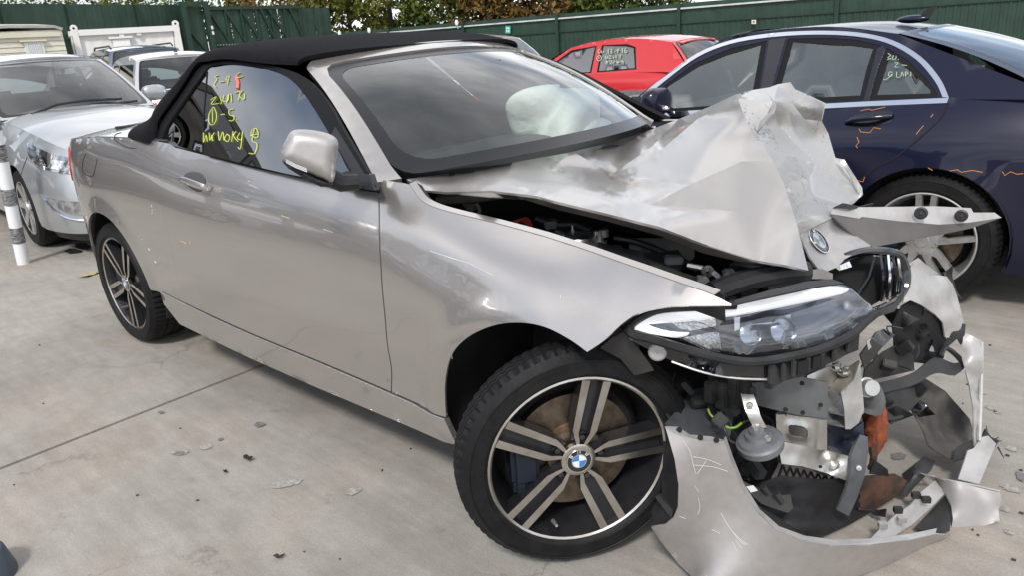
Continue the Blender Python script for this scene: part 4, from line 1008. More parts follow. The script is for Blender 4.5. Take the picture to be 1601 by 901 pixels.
fg = spl([(float(IN.sx(a)), b) for a, b in ((1.36, .46), (1.50, .38), (1.68, .335), (1.71, .42), (1.52, .45))], 3, True)
IN.both('fog_lamp', ccw([tuple(q) for q in fg]), .006, M_LAMP, .03, .008)
for sd_ in (-1, 1):
    cs = spl([(float(IN.sx(a)), b) for a, b in ((1.30, .48), (1.42, .39), (1.58, .315), (1.72, .29))], 4)
    mb = MB(); q = IN.S(np.array([a for a, b in cs]), np.array([b for a, b in cs]), .008)
    mb.tube(q*np.array([1, -sd_, 1]), .009, 6); build('chrome_strip', mb, M_CHROME, IN.root)
IN.line('bumper_seam', [(1.08, .74), (1.02, .66), (.98, .60)])
IN.both('lower_bumper', [(0.002, .125), (float(IN.sx(1.2)), .125), (float(IN.sx(1.22)), .2), (0.002, .2)], -.02, M_BLACKPL, .06, .01)
IN.both('grille', [(0.002, .52), (float(sy(.30)), .54), (float(sy(.32)), .66), (0.002, .68)], .005, M_BLACKPL, .05, .01)
mb = MB(); wq = [IN.wsf(np.array([u]), np.array([v]))[0]+np.array([.02, 0, .02]) for u, v in [(-.62, .0), (-.3, .10), (.05, .12), (.55, .10)]]
mb.tube(wq, .012, 6); build('wiper', mb, M_BLACKPL, IN.root); mb = MB(); mb.tube([IN.wsf(np.array([u]), np.array([v]))[0]+np.array([.02, 0, .02]) for u, v in [(0, .0), (.35, .03), (.75, .05)]], .012, 6); build('wiper', mb, M_BLACKPL, IN.root)
# ---- further cars
sil = paint('silver_paint', (.55, .56, .58), .5, .35); dkb = paint('slate_blue_paint', (.10, .13, .19), .4, .35); grey_ = paint('graphite_paint', (.05, .055, .06), .4, .35)
suv = dict(HATCH); suv.update(top=[(x, z+.12) for x, z in HATCH['top']], A0=(1.0, 1.05), A1=(.30, 1.60), C1=(-1.65, 1.60), C0=(-1.90, 1.09), rail=[(.30, 1.60), (-.2, 1.655), (-.9, 1.66), (-1.65, 1.60)], r=.35)
p_ = P(235, 90, d=10.8); C2 = simple_car('silver_hatchback', 'silver hatchback with a thin roof aerial seen from behind, in front of the white container', (p_[0]-1.0, p_[1]+.55, 0), R(168), HATCH, sil, [-.25], scale=1.0)
mb = MB(); mb.tube([(-1.25, 0, 1.49), (-1.33, 0, 1.75)], [.006, .003], 5); mb.lathe([(.03, 0), (.02, .025), (.001, .03)], (-1.25, 0, 1.485), (0, 0, 1), 10); build('aerial', mb, M_BLACKPL, C2.root)
p_ = P(172, 80, d=15.0); C3 = simple_car('slate_blue_estate', 'slate blue estate car with black roof rails, just left of the silver hatchback', (p_[0], p_[1]+.3, 0), R(170), suv, dkb, [-.1, -1.0])
for y in (-.55, .55):
    mb = MB(); mb.tube([(.1, y, 1.655), (0, y, 1.705), (-1.4, y, 1.70), (-1.5, y, 1.65)], .018, 6); build('roof_rail', mb, M_BLACKPL, C3.root)
p_ = P(316, 90, d=12.0); C4 = simple_car('graphite_car', 'graphite car whose roof shows between the silver hatchback and the black fabric roof', (p_[0]-.2, p_[1]+.9, 0), R(165), HATCH, grey_, [-.2], scale=1.0)
red_ = dict(HATCH); red_.update(A1=(.25, 1.33), C1=(-1.50, 1.34), rail=[(.25, 1.33), (-.1, 1.395), (-.6, 1.42), (-1.1, 1.40), (-1.50, 1.34)], crown=.03, pz=(.93, 1.40))
RD = Car('red_hatchback', 'bright red three-door hatchback with yellow numbers on its rear side window', 'car', (-5.28, 7.15, -.05), math.pi, red_, M_RED, scale=.92); RD.body()
RD.house([[(-.24, .965), (.80, .955), (.22, 1.30), (-.24, 1.345)], [(-1.02, 1.0), (-.34, .97), (-.33, 1.35), (-.78, 1.345), (-.93, 1.30)]]); RD.wheels(); RD.mirrors()
RD.lamps(None, [[(float(RD.sx(-1.78)), .72), (float(RD.sy(.55, False)), .72), (float(RD.sy(.55, False)), .90), (float(RD.sx(-1.88)), .92)]])
mb = MB(); mb.grid([[(-1.46, y, 1.366-.03*abs(y/.5)**3), (-1.60, y, 1.335-.03*abs(y/.5)**3)] for y in np.linspace(-.5, .5, 9)]); build('roof_spoiler', mb, M_RED, RD.root, solid=.018)
C5 = simple_car('light_silver_hatchback', 'light silver hatchback between the red hatchback and the fabric-roofed wreck', (-6.6, 4.55, 0), math.pi, HATCH, sil, [-.2], scale=.97)
rconv = None
def rdconv(a, b):
    q = HATCH; o = np.array([0, 7.15-(.80+.004)*.92, .93*.92-.05]); n = np.array([0, -(1.40-.93), .20]); return RD.local(PL(a, b, o+np.array([0, -.012, 0]), n))
wstroke([[(938, 76), (935, 80), (937, 83), (940, 79), (941, 83)], [(943, 82), (944, 79)], [(951, 76), (951, 83)], [(955, 76), (957, 78), (955, 80), (957, 82), (954, 83)], [(960, 80), (962, 80)], [(965, 82), (967, 76), (964, 78), (967, 79)], [(969, 79), (970, 79)], [(973, 75), (973, 82)], [(979, 74), (976, 79), (979, 82), (980, 79), (976, 79)], [(937, 86), (933, 90), (936, 95), (940, 92), (939, 87), (936, 86)], [(936, 88), (937, 92)], [(947, 87), (946, 91), (949, 91), (950, 87)], [(952, 87), (955, 87), (952, 91), (956, 91)], [(958, 88), (960, 91)], [(963, 86), (963, 91)], [(967, 86), (970, 86), (969, 90)], [(947, 99), (948, 95), (950, 99)], [(953, 95), (957, 95), (955, 99)], [(958, 99), (961, 95)], [(964, 95), (966, 98), (968, 95), (966, 99)], [(970, 97), (974, 95), (974, 99)]], rdconv, .006, 'marker_writing', M_YEL2, RD.root)['kind'] = 'stuff'
zt_ = lambda a, b, z: (a, b, 'z', z)
# ================================================================== crushed front of the convertible
def speckled():
    """metallic paint scuffed and chipped through"""
    M = M_SILVER.copy(); M.name = 'scuffed_silver_paint'; t = M.node_tree; b = t.nodes['Principled BSDF']; N = t.nodes.new; L = t.links.new
    tc = N('ShaderNodeTexCoord'); n = N('ShaderNodeTexNoise'); n.inputs['Scale'].default_value = 95; n.inputs['Detail'].default_value = 4; n.inputs['Roughness'].default_value = .8
    n2 = N('ShaderNodeTexNoise'); n2.inputs['Scale'].default_value = 7; n2.inputs['Detail'].default_value = 3
    L(tc.outputs['Object'], n.inputs['Vector']); L(tc.outputs['Object'], n2.inputs['Vector'])
    ad = N('ShaderNodeMath'); ad.operation = 'ADD'; L(n.outputs['Fac'], ad.inputs[0]); mu = N('ShaderNodeMath'); mu.operation = 'MULTIPLY'; mu.inputs[1].default_value = .45; L(n2.outputs['Fac'], mu.inputs[0]); L(mu.outputs[0], ad.inputs[1])
    rp = N('ShaderNodeValToRGB'); e = rp.color_ramp.elements; e[0].position = .565; e[0].color = (.15, .145, .14, 1); e[1].position = .625; e[1].color = (.50, .49, .475, 1)
    q = e.new(.90); q.color = (.46, .45, .44, 1); q = e.new(.98); q.color = (.70, .70, .69, 1)
    L(ad.outputs[0], rp.inputs[0]); L(rp.outputs[0], b.inputs['Base Color']); b.inputs['Coat Weight'].default_value = .35; b.inputs['Roughness'].default_value = .45; b.inputs['Metallic'].default_value = .55
    return M
M_SCUFF = speckled()
M_SILBACK = mat('grey_primer', (.20, .185, .17), .6, var=.15, vscale=10)
M_TORN = mat('torn_silver_plastic', (.43, .42, .41), .42, .35, var=.12, vscale=14, bump=.15, bscale=60)
def bonnet_paint():
    M = M_SILVER.copy(); M.name = 'bonnet_paint'; t = M.node_tree; b = t.nodes['Principled BSDF']; N = t.nodes.new; L = t.links.new
    b.inputs['Coat Weight'].default_value = .7; b.inputs['Coat Roughness'].default_value = .07; b.inputs['Roughness'].default_value = .34
    a = N('ShaderNodeAttribute'); a.attribute_name = 'mud'; n = N('ShaderNodeTexNoise'); n.inputs['Scale'].default_value = 60; n.inputs['Detail'].default_value = 5
    tc = N('ShaderNodeTexCoord'); L(tc.outputs['Object'], n.inputs['Vector']); m1 = N('ShaderNodeMath'); m1.operation = 'MULTIPLY'; L(a.outputs['Fac'], m1.inputs[0]); m2 = N('ShaderNodeMath'); m2.operation = 'MULTIPLY_ADD'; m2.inputs[1].default_value = 1.6; m2.inputs[2].default_value = .1; L(n.outputs['Fac'], m2.inputs[0]); L(m2.outputs[0], m1.inputs[1])
    m1.use_clamp = True; src = b.inputs['Base Color'].links[0].from_socket; x = N('ShaderNodeMix'); x.data_type = 'RGBA'; x.inputs[7].default_value = (.10, .075, .05, 1); L(m1.outputs[0], x.inputs[0]); L(src, x.inputs[6]); L(x.outputs[2], b.inputs['Base Color'])
    iv = N('ShaderNodeMath'); iv.operation = 'MULTIPLY_ADD'; iv.inputs[1].default_value = -.7; iv.inputs[2].default_value = .7; L(m1.outputs[0], iv.inputs[0]); L(iv.outputs[0], b.inputs['Coat Weight'])
    iv2 = N('ShaderNodeMath'); iv2.operation = 'MULTIPLY_ADD'; iv2.inputs[1].default_value = -.7; iv2.inputs[2].default_value = .82; L(m1.outputs[0], iv2.inputs[0]); L(iv2.outputs[0], b.inputs['Metallic'])
    return M
M_BONNET = bonnet_paint()
# ---- bonnet
pit = (957, 272, -.07); apex = (1154, 154, .02)
a0, a1, a2, a3, a4, a5, a6 = (636, 280, -.70), (720, 268, -.50), (800, 254, -.33), (880, 240, -.12), (940, 226, .08), (985, 213, .35), (1008, 206, .52)
top1, top2, top3 = (1060, 186, .74), (1110, 166, .62), (1150, 147, .42)
q1, q2, q3, q4, q5, q6 = (1178, 140, .20), (1203, 136, .22), (1217, 131, .24), (1236, 128, .27), (1243, 139, .29), (1262, 147, .33)
q7, q8, q9, q10, q11, q12, q13, q14, q15, q16 = (1291, 161, .38), (1285, 189, .36), (1295, 208, .40), (1306, 246, .40), (1320, 250, .40), (1348, 294, .40), (1349, 303, .38), (1337, 316, .36), (1318, 330, .22), (1300, 341, .02)
q17 = (1250, 366, -.22)
tip = (1264, 423, -.36); tipb = (1232, 415, -.42)
b1, b2, b3, b4, b5, b6, b7, b8, b9 = (662, 297, -.70), (700, 300, -.68), (770, 298, -.66), (840, 306, -.64), (872, 315, -.63), (950, 334, -.60), (1030, 354, -.57), (1100, 381, -.53), (1178, 406, -.47)
c2, c3, c4, c5, c6, c7 = (1163, 180, -.02), (1177, 209, -.06), (1197, 234, -.12), (1209, 251, -.155), (1227, 290, -.20), (1245, 347, -.26)
g1, g2_, g3, g4 = (857, 264, -.31), (897, 237, -.13), (1017, 320, -.40), (1077, 289, -.30)
g5, g6, g7, g8 = (1160, 252, -.20), (1150, 330, -.36), (1200, 330, -.31), (900, 290, -.44)
d1, d2, d3 = (1020, 228, .06), (1090, 186, .16), (1015, 250, -.03)
s1, s2, s3, s4, s5, s6 = (1209, 159, .08), (1187, 203, .0), (1217, 195, .17), (1245, 226, .22), (1284, 262, .30), (1320, 287, .36)
s7, s8, s9 = (1236, 159, .24), (1256, 186, .28), (1262, 300, .06)
out = [a0, a1, a2, a3, a4, a5, a6, top1, top2, top3, q1, q2, q3, q4, q5, q6, q7, q8, q9, q10, q11, q12, q13, q14, q15, q16, q17, tip, tipb, b9, b8, b7, b6, b5, b4, b3, b2, b1]
inn = [pit, apex, c2, c3, c4, c5, c6, c7, g1, g2_, g3, g4, g5, g6, g7, g8, d1, d2, d3, s1, s2, s3, s4, s5, s6, s7, s8, s9, (790, 276, -.55), (950, 312, -.53), (1230, 250, .02), (1270, 215, .33), (1110, 225, -.08), (1270, 170, .345)]
ridge = [apex, c2, c3, c4, c5, c6, c7, tip]
ln = [ridge, [pit, d1, top1], [pit, d3, d2, apex], [g1, g2_, pit], [g1, g3], [g3, g4, pit], [g4, g5, c5], [g3, g6], [s1, s2, c4], [s3, s4, s5, s6, q12], [s1, s3], [s7, s8, q8], [apex, s1], [s1, q3]]
bonnet = build('bonnet', sheet(out, inn, ln, 5.5, 'tri', 8, .0004, 3, hold=ln, dscale=30), [M_BONNET, M_SCUFF], BM, solid=.007, ang=180)
# chipped, scuffed paint only where the nose was folded under
me = bonnet.data
def pxof(p):
    d = np.array(p)-CP; k = FPX/np.dot(d, cf); return 800.5+np.dot(d, cr)*k, 450.5-np.dot(d, cu)*k
ridge_poly = [(apex[0], apex[1]), (1163, 180), (1177, 209), (1197, 234), (1209, 251), (1227, 290), (1245, 347), (1250, 366), (1300, 341), (1349, 310), (1400, 200), (1260, 100)]
cc_ = np.array([pxof(p.center) for p in me.polygons]); ins_ = inpoly(cc_, ridge_poly)
me.polygons.foreach_set('material_index', ins_.astype(int).tolist())
vp = np.array([pxof(v.co) for v in me.vertices]); path = np.array(dens([(948, 268), (955, 277), (970, 287), (1005, 291), (1045, 288)], 3, False)); dm = np.sqrt(((vp[:, None]-path[None])**2).sum(-1)); k_ = dm.argmin(1); wd = np.interp(np.arange(len(path)), [0, len(path)*.25, len(path)], [7, 8, 5]); st2 = np.interp(np.arange(len(path)), [0, len(path)*.3, len(path)], [1, .8, .15])
shp = np.zeros(len(me.edges), bool); ev = np.array([e.vertices[:] for e in me.edges])
for l in ln:
    L_ = np.array(dens([(q[0], q[1]) for q in l], .5, False)+[(l[-1][0], l[-1][1])]); on = np.zeros(len(vp), bool)
    for i in range(0, len(vp), 1500): on[i:i+1500] = np.sqrt(((vp[i:i+1500, None]-L_[None])**2).sum(-1)).min(1) < .55
    shp |= on[ev[:, 0]] & on[ev[:, 1]]
sa_ = me.attributes.get('sharp_edge') or me.attributes.new('sharp_edge', 'BOOLEAN', 'EDGE'); sa_.data.foreach_set('value', shp)
at = me.attributes.new('mud', 'FLOAT', 'POINT'); at.data.foreach_set('value', (st2[k_]*np.exp(-(dm.min(1)/wd[k_])**2)).astype(np.float32)); me.update()
piece('bonnet_edge', [(640, 284, -.695), (662, 298, -.695), (700, 302, -.675), (770, 300, -.655), (840, 308, -.635), (872, 317, -.625), (950, 336, -.595), (1030, 356, -.565), (1100, 383, -.525), (1179, 408, -.465), (1232, 417, -.41), (1180, 415, -.36), (1100, 396, -.44), (1030, 368, -.48), (950, 346, -.51), (872, 328, -.54), (820, 312, -.55), (700, 301, -.62)], M_SILBACK, bonnet, solid=.003)
M_LEAD = mat('folded_inner_steel', (.42, .41, .40), .45, .6, var=.2, vscale=20)
piece('torn_bonnet_fold', [(1236, 158, .20), (1262, 149, .24), (1290, 163, .30), (1284, 189, .30), (1258, 186, .22)], M_LEAD, bonnet, [(1262, 168, .16)], step=5, dents=.004, seed=4)
piece('torn_bonnet_fold', [(1183, 207, -.03), (1188, 190, -.02), (1205, 172, .0), (1208, 158, .02), (1203, 150, .03), (1212, 164, -.01), (1208, 176, -.02)], M_LEAD, bonnet, step=5)
piece('torn_bonnet_fold', [(1308, 247, .36), (1320, 249, .36), (1348, 293, .38), (1344, 302, .36), (1330, 275, .36), (1318, 258, .35)], M_LEAD, bonnet, step=5)
# ---- nose panel with the roundel, and the torn-out wing of the bumper skin
nose = piece('nose_panel', [(1250, 366, -.22), (1300, 342, .02), (1306, 346, .05), (1362, 384, .05), (1345, 392, -.02), (1320, 405, -.10), (1310, 417, -.13), (1285, 428, -.22), (1266, 402, -.25)], M_SKIN, BM, [(1278, 380, -.10), (1310, 372, -.02)], step=7)
bc = P(1275, 379, y=-.115); bn = np.cross(P(1300, 345, y=.0)-P(1252, 368, y=-.22), P(1310, 410, y=-.13)-P(1252, 368, y=-.22)); bn /= np.linalg.norm(bn)
if np.dot(bn, CP-bc) < 0: bn = -bn
bc = bc+bn*.010
be1 = np.cross([0, 0, 1.], bn); be1 /= np.linalg.norm(be1); be2 = np.cross(bn, be1)
Xb = lambda mb: frame_xf(mb, bc, be1, be2, bn)
_b = (Xb,)
wing = piece('bumper_wing', [(1302, 338, .02), (1298, 332, .03), (1320, 335, .08), (1400, 345, .22), (1470, 351, .36), (1515, 348, .46), (1566, 340, .58), (1520, 356, .47), (1470, 367, .36), (1420, 376, .22), (1365, 386, .06), (1340, 372, .04)], mat('bumper_inner_grey', (.12, .11, .105), .5, .3, var=.12, vscale=8), BM, step=8)
piece('bumper_flange', [(1299, 334, .02), (1304, 324, .06), (1400, 323, .26), (1460, 322, .38), (1518, 325, .50), (1522, 332, .50), (1555, 332, .57), (1566, 340, .585), (1515, 349, .465), (1470, 352, .365), (1400, 347, .23), (1340, 341, .11)], M_TORN, wing, step=7, solid=.005)
for a, b, y in ((1440, 333, .30), (1503, 337, .43)):
    c = P(a, b, y=y); n = (CP-c)/np.linalg.norm(CP-c); mb = MB(); mb.lathe([(.019, -.006), (.019, .006), (.013, .008), (.012, .002), (.005, .002), (.004, .010), (.0005, .010)], c+n*.012, n, 20); build('clip', mb, M_BLACKPL, wing)
piece('torn_strip', [(1302, 325, .05), (1318, 317, .08), (1345, 322, .16), (1366, 318, .2), (1362, 324, .2), (1330, 326, .1)], M_BLACKPL, wing, step=5)
# ---- kidney grille
M_GRILLE = M_GLOSSBLK
def pathy(pts, n=4, closed=False): return [P(a, b, y=c) for a, b, c in spl(pts, n, closed)]
mb = MB(); ring = [(1300, 416, -.12), (1318, 402, -.08), (1350, 392, -.02), (1385, 392, .04), (1408, 400, .09), (1418, 425, .10), (1415, 452, .08), (1398, 472, .03), (1365, 488, -.08), (1330, 496, -.2)]
mb.tube(pathy(ring, 5), .011, 8); mb.tube(pathy([(a-3, b+4, y+.02) for a, b, y in ring], 5), .008, 8); kg = build('kidney_grille', mb, M_GRILLE, BM)
for k, (xt, xb, yt, yb_) in enumerate([(1375, 1376, .03, .0), (1387, 1385, .05, .02), (1394, 1397, .06, .04), (1402, 1404, .08, .06), (1366, 1340, .0, -.1)]):
    mb = MB(); mb.grid([[P(xt+d, 397+k, y=yt+.01*d) for d in (0, 3.5)], [P((xt+xb)/2+4+d, 432, y=(yt+yb_)/2+.01*d) for d in (0, 3.5)], [P(xb+d, 472-k*3, y=yb_+.01*d) for d in (0, 3.5)]]); build('grille_slat', mb, M_CHROME if k in (1, 3) else M_GRILLE, kg, solid=.006)
piece('grille_chrome', [(1306, 418, -.14), (1328, 408, -.10), (1332, 417, -.10), (1312, 423, -.13)], M_CHROME, kg, step=5)
piece('grille_back', [(1296, 420, -.05), (1350, 398, .08), (1405, 405, .18), (1412, 450, .16), (1360, 480, .0), (1330, 490, -.12)], M_DARK, kg, step=12)
piece('grille_skirt', [(1330, 497, -.24), (1365, 490, -.12), (1398, 475, .0), (1414, 458, .05), (1412, 468, .04), (1398, 488, -.02), (1360, 500, -.12), (1345, 505, -.2)], M_DARKPL, kg, step=6)
# ---- torn bumper skin on the far side
tornA = piece('torn_bumper_skin', [(1418, 424, .12), (1430, 414, .16), (1445, 412, .22), (1452, 432, .24), (1463, 430, .28), (1480, 432, .33), (1490, 445, .36), (1497, 465, .36), (1506, 500, .36), (1508, 512, .36), (1490, 530, .28), (1478, 528, .24), (1474, 505, .22), (1462, 492, .18), (1440, 477, .12), (1424, 470, .08), (1412, 474, .05), (1417, 450, .09)], M_TORN, BM, [(1440, 445, .16), (1465, 460, .22), (1488, 490, .28)], step=6, dents=.012, seed=8)
piece('torn_bumper_skin', [(1420, 412, .22), (1436, 403, .28), (1450, 415, .32), (1470, 430, .38), (1488, 448, .40), (1475, 452, .34), (1450, 440, .26)], M_LEAD, BM, step=6, dents=.01, seed=2)
piece('black_lining_and_void', [(1476, 428, .40), (1490, 416, .42), (1489, 432, .42), (1496, 455, .43), (1505, 470, .42), (1484, 452, .39)], M_BLACKPL, BM, step=6, dents=.01)
piece('black_lining_and_void', [(1410, 478, .08), (1424, 472, .1), (1442, 480, .14), (1462, 494, .2), (1475, 508, .24), (1479, 530, .26), (1476, 560, .26), (1462, 572, .24), (1420, 566, .12), (1398, 548, .05), (1396, 510, .03)], M_DARK, BM, step=8, dents=.02, seed=5)  # dark sheet stands in for the shaded void below the torn skin
piece('black_lining_and_void', [(1470, 545, .24), (1490, 520, .28), (1500, 504, .34), (1510, 508, .35), (1508, 528, .33), (1503, 540, .32), (1497, 530, .30), (1480, 545, .26)], M_BLACKPL, BM, step=5)
piece('torn_hanging_strip', [(1506, 520, .34), (1520, 526, .34), (1534, 533, .36), (1537, 540, .36), (1537, 600, .31), (1534, 660, .26), (1532, 695, .22), (1523, 700, .20), (1522, 640, .23), (1515, 600, .25), (1504, 562, .27), (1505, 545, .30)], M_TORN, BM, [(1520, 560, .27)], step=6, dents=.008, seed=3)
mb = MB(); mb.tube(pathy([(1535, 535, .35), (1534, 600, .30), (1531, 690, .21)]), .006, 6); build('strip_edge', mb, M_TORN, BM)
# lower far corner of the bumper
piece('bumper_corner', [(1535, 684, .23), (1545, 682, .24), (1557, 694, .22), (1545, 725, .16), (1531, 758, .08), (1498, 750, .04), (1508, 722, .1), (1513, 705, .14), (1522, 702, .17)], M_TORN, BM, step=6, dents=.003)
piece('black_lining_and_void', [(1532, 686, .25), (1541, 672, .27), (1550, 684, .27), (1562, 689, .27), (1556, 700, .24), (1545, 696, .22)], M_BLACKPL, BM, step=5, dents=.01)
mb = MB()
for pts in ([(1543, 676, .26), (1542, 666, .27)], [(1556, 692, .25), (1566, 690, .27)], [(1560, 700, .24), (1570, 718, .22)], [(1552, 690, .25), (1562, 684, .27)]): mb.tube([P(a, b, y=c) for a, b, c in pts], [.003, .001], 5)
build('torn_fibres', mb, M_BLACKPL, BM)['kind'] = 'stuff'
piece('far_wheel_liner', [(1410, 600, .18), (1440, 588, .28), (1478, 612, .36), (1515, 655, .36), (1527, 690, .30), (1518, 705, .24), (1500, 720, .16), (1480, 716, .14), (1452, 698, .13), (1444, 675, .14), (1425, 640, .15)], mat('dusty_liner', (.04, .038, .035), .7, col2=(.11, .10, .09), vscale=7), BM, [(1480, 660, .36)], step=8, dents=.006)
piece('liner_fragment', [(1495, 700, .16), (1520, 688, .22), (1526, 697, .2), (1515, 715, .13), (1490, 722, .1)], M_DARKPL, BM, step=6, dents=.01)
# arm and ring of black plastic across the far side
mb = MB(); mb.tube(pathy([(1345, 618, -.05), (1390, 606, .02), (1430, 594, .10), (1462, 575, .18), (1490, 585, .24), (1506, 572, .3)], 5), [.012]*10+[.018]*8+[.012]*8, 8) if False else None
rws = []
for (a, b, y), h in zip(spl([(1348, 612, -.08), (1390, 604, .0), (1430, 592, .08), (1462, 572, .16), (1490, 578, .22), (1506, 570, .26)], 5), np.interp(np.linspace(0, 1, 26), [0, .3, .6, .8, 1], [8, 9, 13, 10, 5])):
    rws.append([P(a, b-h, y=y+.03), P(a, b+h, y=y), P(a, b+h, y=y+.05)])
mb = MB().grid(rws); build('bumper_support', mb, M_DARKPL, BM, solid=.008)
mb = MB(); mb.tube(pathy([(1470, 558, .2), (1478, 545, .24), (1495, 556, .28), (1505, 572, .28), (1490, 585, .24)], 5), .008, 6); build('support_loop', mb, M_BLACKPL, BM)
piece('support_plate', [(1352, 578, -.05), (1380, 552, .0), (1400, 540, .06), (1428, 556, .1), (1430, 580, .1), (1395, 588, .05), (1350, 598, -.05)], M_DARKPL, BM, step=7, dents=.008)
piece('support_plate', [(1345, 556, -.12), (1370, 520, -.04), (1382, 515, .0), (1400, 524, .02), (1378, 545, -.04), (1352, 578, -.1)], M_GLOSSBLK, BM, step=7)
piece('support_plate', [(1355, 534, -.09), (1382, 514, .01), (1386, 520, .01), (1358, 548, -.09)], M_TORN, BM, step=5)
piece('support_plate', [(1350, 632, -.06), (1400, 604, .04), (1440, 600, .14), (1440, 625, .12), (1410, 655, .03), (1380, 660, -.02), (1360, 660, -.06)], M_DARKPL, BM, step=8, dents=.006, seed=6)
# ---- dark mass of the engine bay and front panel behind everything
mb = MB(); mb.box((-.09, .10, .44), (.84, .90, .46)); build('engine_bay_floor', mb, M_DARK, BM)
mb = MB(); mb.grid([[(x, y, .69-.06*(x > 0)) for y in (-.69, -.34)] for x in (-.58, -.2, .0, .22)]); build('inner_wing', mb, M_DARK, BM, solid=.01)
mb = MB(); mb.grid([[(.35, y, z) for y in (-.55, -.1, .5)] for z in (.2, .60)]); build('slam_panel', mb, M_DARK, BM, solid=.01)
M_ENG = mat('grimy_engine_plastic', (.012, .012, .013), .5, col2=(.035, .035, .034), vscale=11, rvar=.15, bump=.4, bscale=40)
mb = MB(); mb.box((-.12, .12, .80), (.62, .55, .16), bev=.03); mb.box((.08, -.05, .74), (.26, .3, .12), bev=.03); build('engine_cover', mb, M_ENG, BM)
mb = MB(); mb.box((.22, -.40, .60), (.2, .22, .16), bev=.02); mb.box((.28, -.10, .58), (.14, .28, .24), bev=.02); mb.box((.30, .25, .48), (.2, .4, .3), bev=.03); build('engine_block_parts', mb, M_ENG, BM)
# bay details
mb = MB(); mb.tube(pathy([(683, 312, -.60), (740, 308, -.53), (802, 300, -.45)]), [.014, .016, .017, .017, .018, .018, .018, .017, .012], 10); build('bonnet_strut', mb, mat('grey_brown_steel', (.16, .145, .125), .6, var=.2, vscale=20), BM)
mb = MB(); mb.prism([P(a, b, y=-.52) for a, b in [(722, 318), (742, 318), (738, 330), (730, 328)]], (0, .02, 0)); mb.tube(pathy([(745, 318, -.52), (750, 330, -.52), (742, 336, -.52), (736, 330, -.52)]), .006, 6); build('strut_bracket', mb, mat('dusty_bracket', (.22, .20, .18), .7), BM)
mb = MB()
for k in range(5): mb.tube(pathy([(795+k*2, 352, -.52), (806+k*3, 345-k, -.5), (820+k*2, 348-k, -.5), (828+k, 358, -.51)]), .003, 5)
build('red_wires', mb, mat('red_wire', (.35, .03, .02), .5), BM)
tw = P(905, 376, y=-.50); mb = MB(); mb.lathe([(.075, -.05), (.07, 0), (.055, .008), (.05, .016), (.03, .018), (.001, .018)], tw, (0, 0, 1), 24); sttw = build('strut_tower', mb, M_STEEL, BM)
for a in range(3):
    q = tw+np.array([.062*math.cos(a*2.1+.4), .062*math.sin(a*2.1+.4), .0]); mb = MB(); mb.lathe([(.010, 0), (.010, .018), (.004, .018), (.004, .032), (.001, .032)], q, (0, 0, 1), 6); build('tower_bolt', mb, M_STEEL, sttw)
for a, b in ((934, 372), (945, 370), (943, 387)):
    mb = MB(); mb.lathe([(.012, 0), (.012, .022), (.001, .024)], P(a, b, y=-.46), (0, 0, 1), 6); build('nut', mb, M_STEEL, BM)
piece('air_duct', [(982, 372, -.36), (1040, 372, -.3), (1085, 382, -.28), (1086, 402, -.3), (1070, 412, -.34), (1020, 398, -.38), (985, 388, -.4)], mat('grey_duct', (.16, .18, .155), .5, var=.15, vscale=12), BM, step=8, solid=.02)
piece('intake_pipe', [(935, 378, -.5), (960, 384, -.48), (1020, 396, -.43), (1060, 390, -.4), (1075, 410, -.42), (1060, 425, -.46), (1000, 408, -.5), (945, 392, -.52)], M_BLACKPL, BM, [(1010, 398, -.44)], step=8, solid=.02)
piece('strut_brace', [(855, 360, -.45), (885, 350, -.4), (905, 356, -.4), (900, 362, -.42), (875, 370, -.45)], M_ENG, BM, step=7, solid=.02)
mb = MB(); mb.tube(pathy([(1075, 415, -.45), (1108, 423, -.44), (1130, 440, -.46)]), .008, 6); mb.lathe([(.006, -.004), (.016, -.004), (.016, .004), (.006, .004)], P(1106, 424, y=-.455), (.7, -.7, .1), 14, closed=True); build('bonnet_catch', mb, M_STEEL, BM)
mb = MB(); mb.tube(pathy([(1112, 458, -.55), (1160, 440, -.46), (1220, 428, -.36), (1262, 425, -.30)], 5), .028, 10); build('rubber_hose', mb, M_BLACKPL, BM)
piece('bracket', [(1262, 422, -.3), (1285, 420, -.24), (1302, 428, -.18), (1302, 438, -.2), (1284, 436, -.26), (1270, 436, -.3)], M_SILBACK, BM, step=5, solid=.006)
# ---- headlight
HA, HB, HC = P(1000, 508, y=-.765), P(1366, 487, y=-.30), P(1170, 557, y=-.635)
hn = np.cross(HB-HA, HC-HA); hn /= np.linalg.norm(hn)
if np.dot(hn, CP-HA) < 0: hn = -hn
lens = spl([(991, 514), (1008, 500), (1035, 488), (1100, 480.5), (1148, 476), (1220, 461), (1285, 447), (1315, 446), (1332, 453), (1352, 472), (1367, 488), (1345, 502), (1325, 519), (1285, 537), (1240, 548), (1180, 556), (1130, 551), (1065, 532), (1015, 517)], 4, True)
head = build('headlight', pillow(lens, HA-hn*.004, hn, .035, 0, .018, .09), M_CLEAR, BM, ang=180)
build('lamp_bowl', pillow(lens, HA-hn*.055, hn, -.05, 0, .03, .1), mat('lamp_bowl_grey', (.13, .14, .17), .22, .85, coat=.5), head, ang=180)
def hp(px, py, off): return PL(px, py, HA+hn*off, hn)
def hpiece(name, pts, off, m, th=.01):
    mb = MB(); q = [hp(a, b, off) for a, b in pts]; mb.prism(q, -hn*th); return build(name, mb, m, head, ang=30)
M_DRL = mat('light_guide_sun_glint', (.90, .90, .90), .15, coat=1, emit=((1, 1, 1), .6))  # unlit strip; its glow paints in the sun glint
